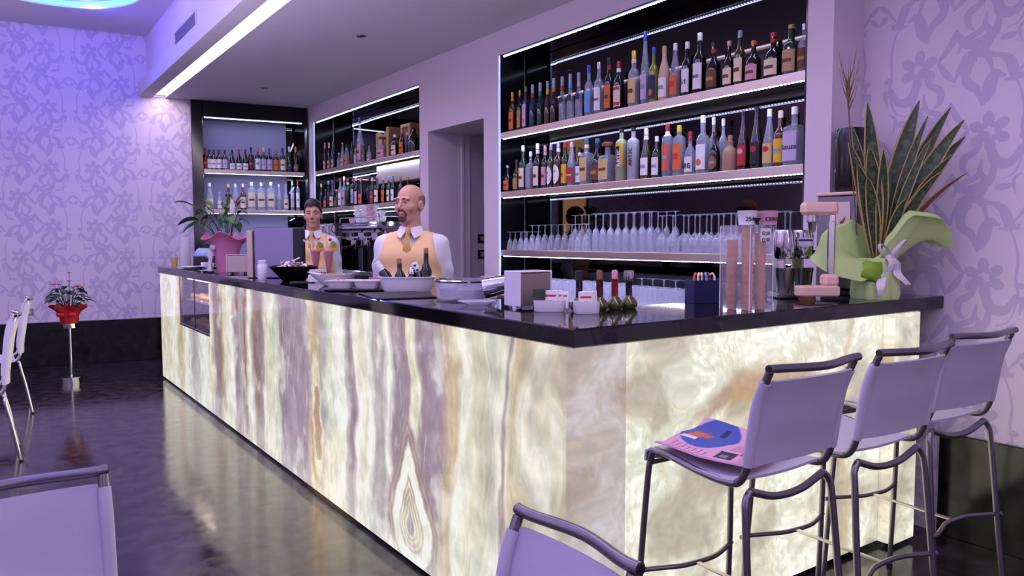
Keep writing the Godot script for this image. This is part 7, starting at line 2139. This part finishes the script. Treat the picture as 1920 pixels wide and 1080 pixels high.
	for i in 8:
		var f := i / 7.0
		var row := []
		for j in 57:
			var q := j / 56.0 * rim.size()
			var k0: int = int(floor(q)) % rim.size()
			var k1 := (k0 + 1) % rim.size()
			var w := smoothstep(0.0, 1.0, q - floor(q))
			var rr := lerpf(rim[k0][0], rim[k1][0], w)
			var hh := lerpf(rim[k0][1], rim[k1][1], w)
			var a := TAU * j / 56.0
			var r := lerpf(0.084, rr, pow(f, 0.9)) * (1.0 + 0.05 * f * sin(a * 11.0))
			var y := lerpf(0.18, hh, sin(f * PI / 2)) + 0.03 * sin(f * PI) - 0.035 * f * f * f
			row.append(Vector3(r * cos(a), y, r * sin(a) * (0.72 if sin(a) > 0 else 0.55)))
		grid.append(row)
	put("flared_wrapping", geo().sheet(grid, 0.002), M["green_wrap"], p)
	put("lime_paper", crumpled(Vector3(-0.06, 0.13, 0.085), Vector3(0.055, 0.05, 0.03), 3).ball(Vector3(0.05, 0.20, 0.075), Vector3(0.05, 0.035, 0.02), 12, 8), M["lime_wrap"], p)
	var bow := put("ribbon_knot", crumpled(Vector3(0.015, 0.195, 0.098), Vector3(0.02, 0.018, 0.016), 9), M["gauze"], p)
	for s in [[-0.05, 0.25, 1.0], [0.07, 0.27, 0.8]]:
		var loop := []
		for i in 13:
			var a := TAU * i / 12.0
			var row := []
			for j in 3: row.append(Vector3(0.015 + s[0] * (0.5 - 0.5 * cos(a)) , 0.197 + (s[1] - 0.197) * (0.5 - 0.5 * cos(a)) + 0.018 * sin(a), 0.10 + (j - 1) * 0.016 + 0.012 * sin(a)))
			loop.append(row)
		put("ribbon_loop", geo().sheet(loop, 0.0012), M["gauze"], bow)
	for s in [[-0.035, 0.02], [0.055, 0.07]]:
		var tail := []
		for i in 9:
			var f := i / 8.0
			var row := []
			for j in 3: row.append(Vector3(0.015 + s[0] * f * 1.4 + 0.012 * sin(f * 7.0) + (j - 1) * 0.017, lerpf(0.19, s[1], f), 0.108 + 0.012 * sin(f * 9.0 + j * 0.6)))
			tail.append(row)
		put("ribbon_tail", geo().sheet(tail, 0.0012), M["bowtie_white"] if s[0] < 0 else M["gauze"], bow)
	# leaves: tip right, tip up, tip towards the viewer, width, root right
	for q in [[-0.17, 0.72, 0.06, 0.060, -0.03], [-0.13, 0.80, 0.0, 0.050, -0.02], [-0.075, 0.90, 0.03, 0.072, -0.01], [-0.045, 0.905, -0.03, 0.060, 0.0], [-0.02, 0.80, -0.06, 0.055, 0.0], [0.19, 0.92, -0.02, 0.078, 0.02], [0.20, 0.84, 0.04, 0.040, 0.03], [0.205, 0.74, 0.07, 0.036, 0.03], [0.325, 0.885, 0.0, 0.062, 0.03], [0.36, 0.82, 0.05, 0.066, 0.035], [0.385, 0.75, 0.02, 0.060, 0.04], [0.395, 0.585, 0.04, 0.022, 0.04], [-0.14, 0.62, 0.09, 0.058, -0.03], [-0.09, 0.70, 0.09, 0.068, -0.02], [-0.03, 0.68, 0.10, 0.060, -0.01], [0.08, 0.46, 0.10, 0.045, 0.02], [0.24, 0.58, 0.09, 0.05, 0.03], [0.10, 0.66, -0.06, 0.05, 0.02], [-0.10, 0.56, 0.10, 0.05, -0.02], [0.30, 0.66, 0.07, 0.055, 0.035]]:
		var root := Vector3(q[4], 0.175, q[2] * 0.4)
		var tip := Vector3(q[0], q[1], q[2])
		var mid := root.lerp(tip, 0.5) + Vector3(-q[0] * 0.12, 0.07, 0.0)
		var wide: float = q[3] * 1.2
		var side := Vector3(1, -0.1, 0.35 * sin(q[0] * 40.0)).normalized()
		var lf := put("leaf", leaf(root, mid, tip, wide * 0.86, side, 0.48, 0.22, 11, -1, 1, 0.003), tint("dried", "leaf") if wide < 0.03 else M["leaf_dark"], p)
		put("leaf_margin", leaf(root, mid, tip, wide, side, 0.48, 0.22, 11, -1.0, -0.80, 0.0034), M["leaf_edge"], lf)
		put("leaf_margin", leaf(root, mid, tip, wide, side, 0.48, 0.22, 11, 0.80, 1.0, 0.0034), M["leaf_edge"], lf)
	# dry ear of wheat
	var ear := put("dry_stalk", geo().tube(curve([Vector3(-0.06, 0.18, -0.05), Vector3(-0.10, 0.6, -0.05), Vector3(-0.135, 0.95, -0.04)], 5), 0.003, 5), M["straw_dry"], p)
	var awn := geo()
	for k in 14:
		var a := k * 2.4
		var y := 0.88 + 0.010 * k
		var o := Vector3(-0.128 - 0.0005 * k, y, -0.042)
		awn.tube([o, o + Vector3(0.028 * cos(a), 0.07, 0.028 * sin(a)), o + Vector3(0.045 * cos(a), 0.16, 0.045 * sin(a))], [0.004, 0.0012, 0.0006], 5)
	put("wheat_ear", awn, M["straw_dry"], ear)
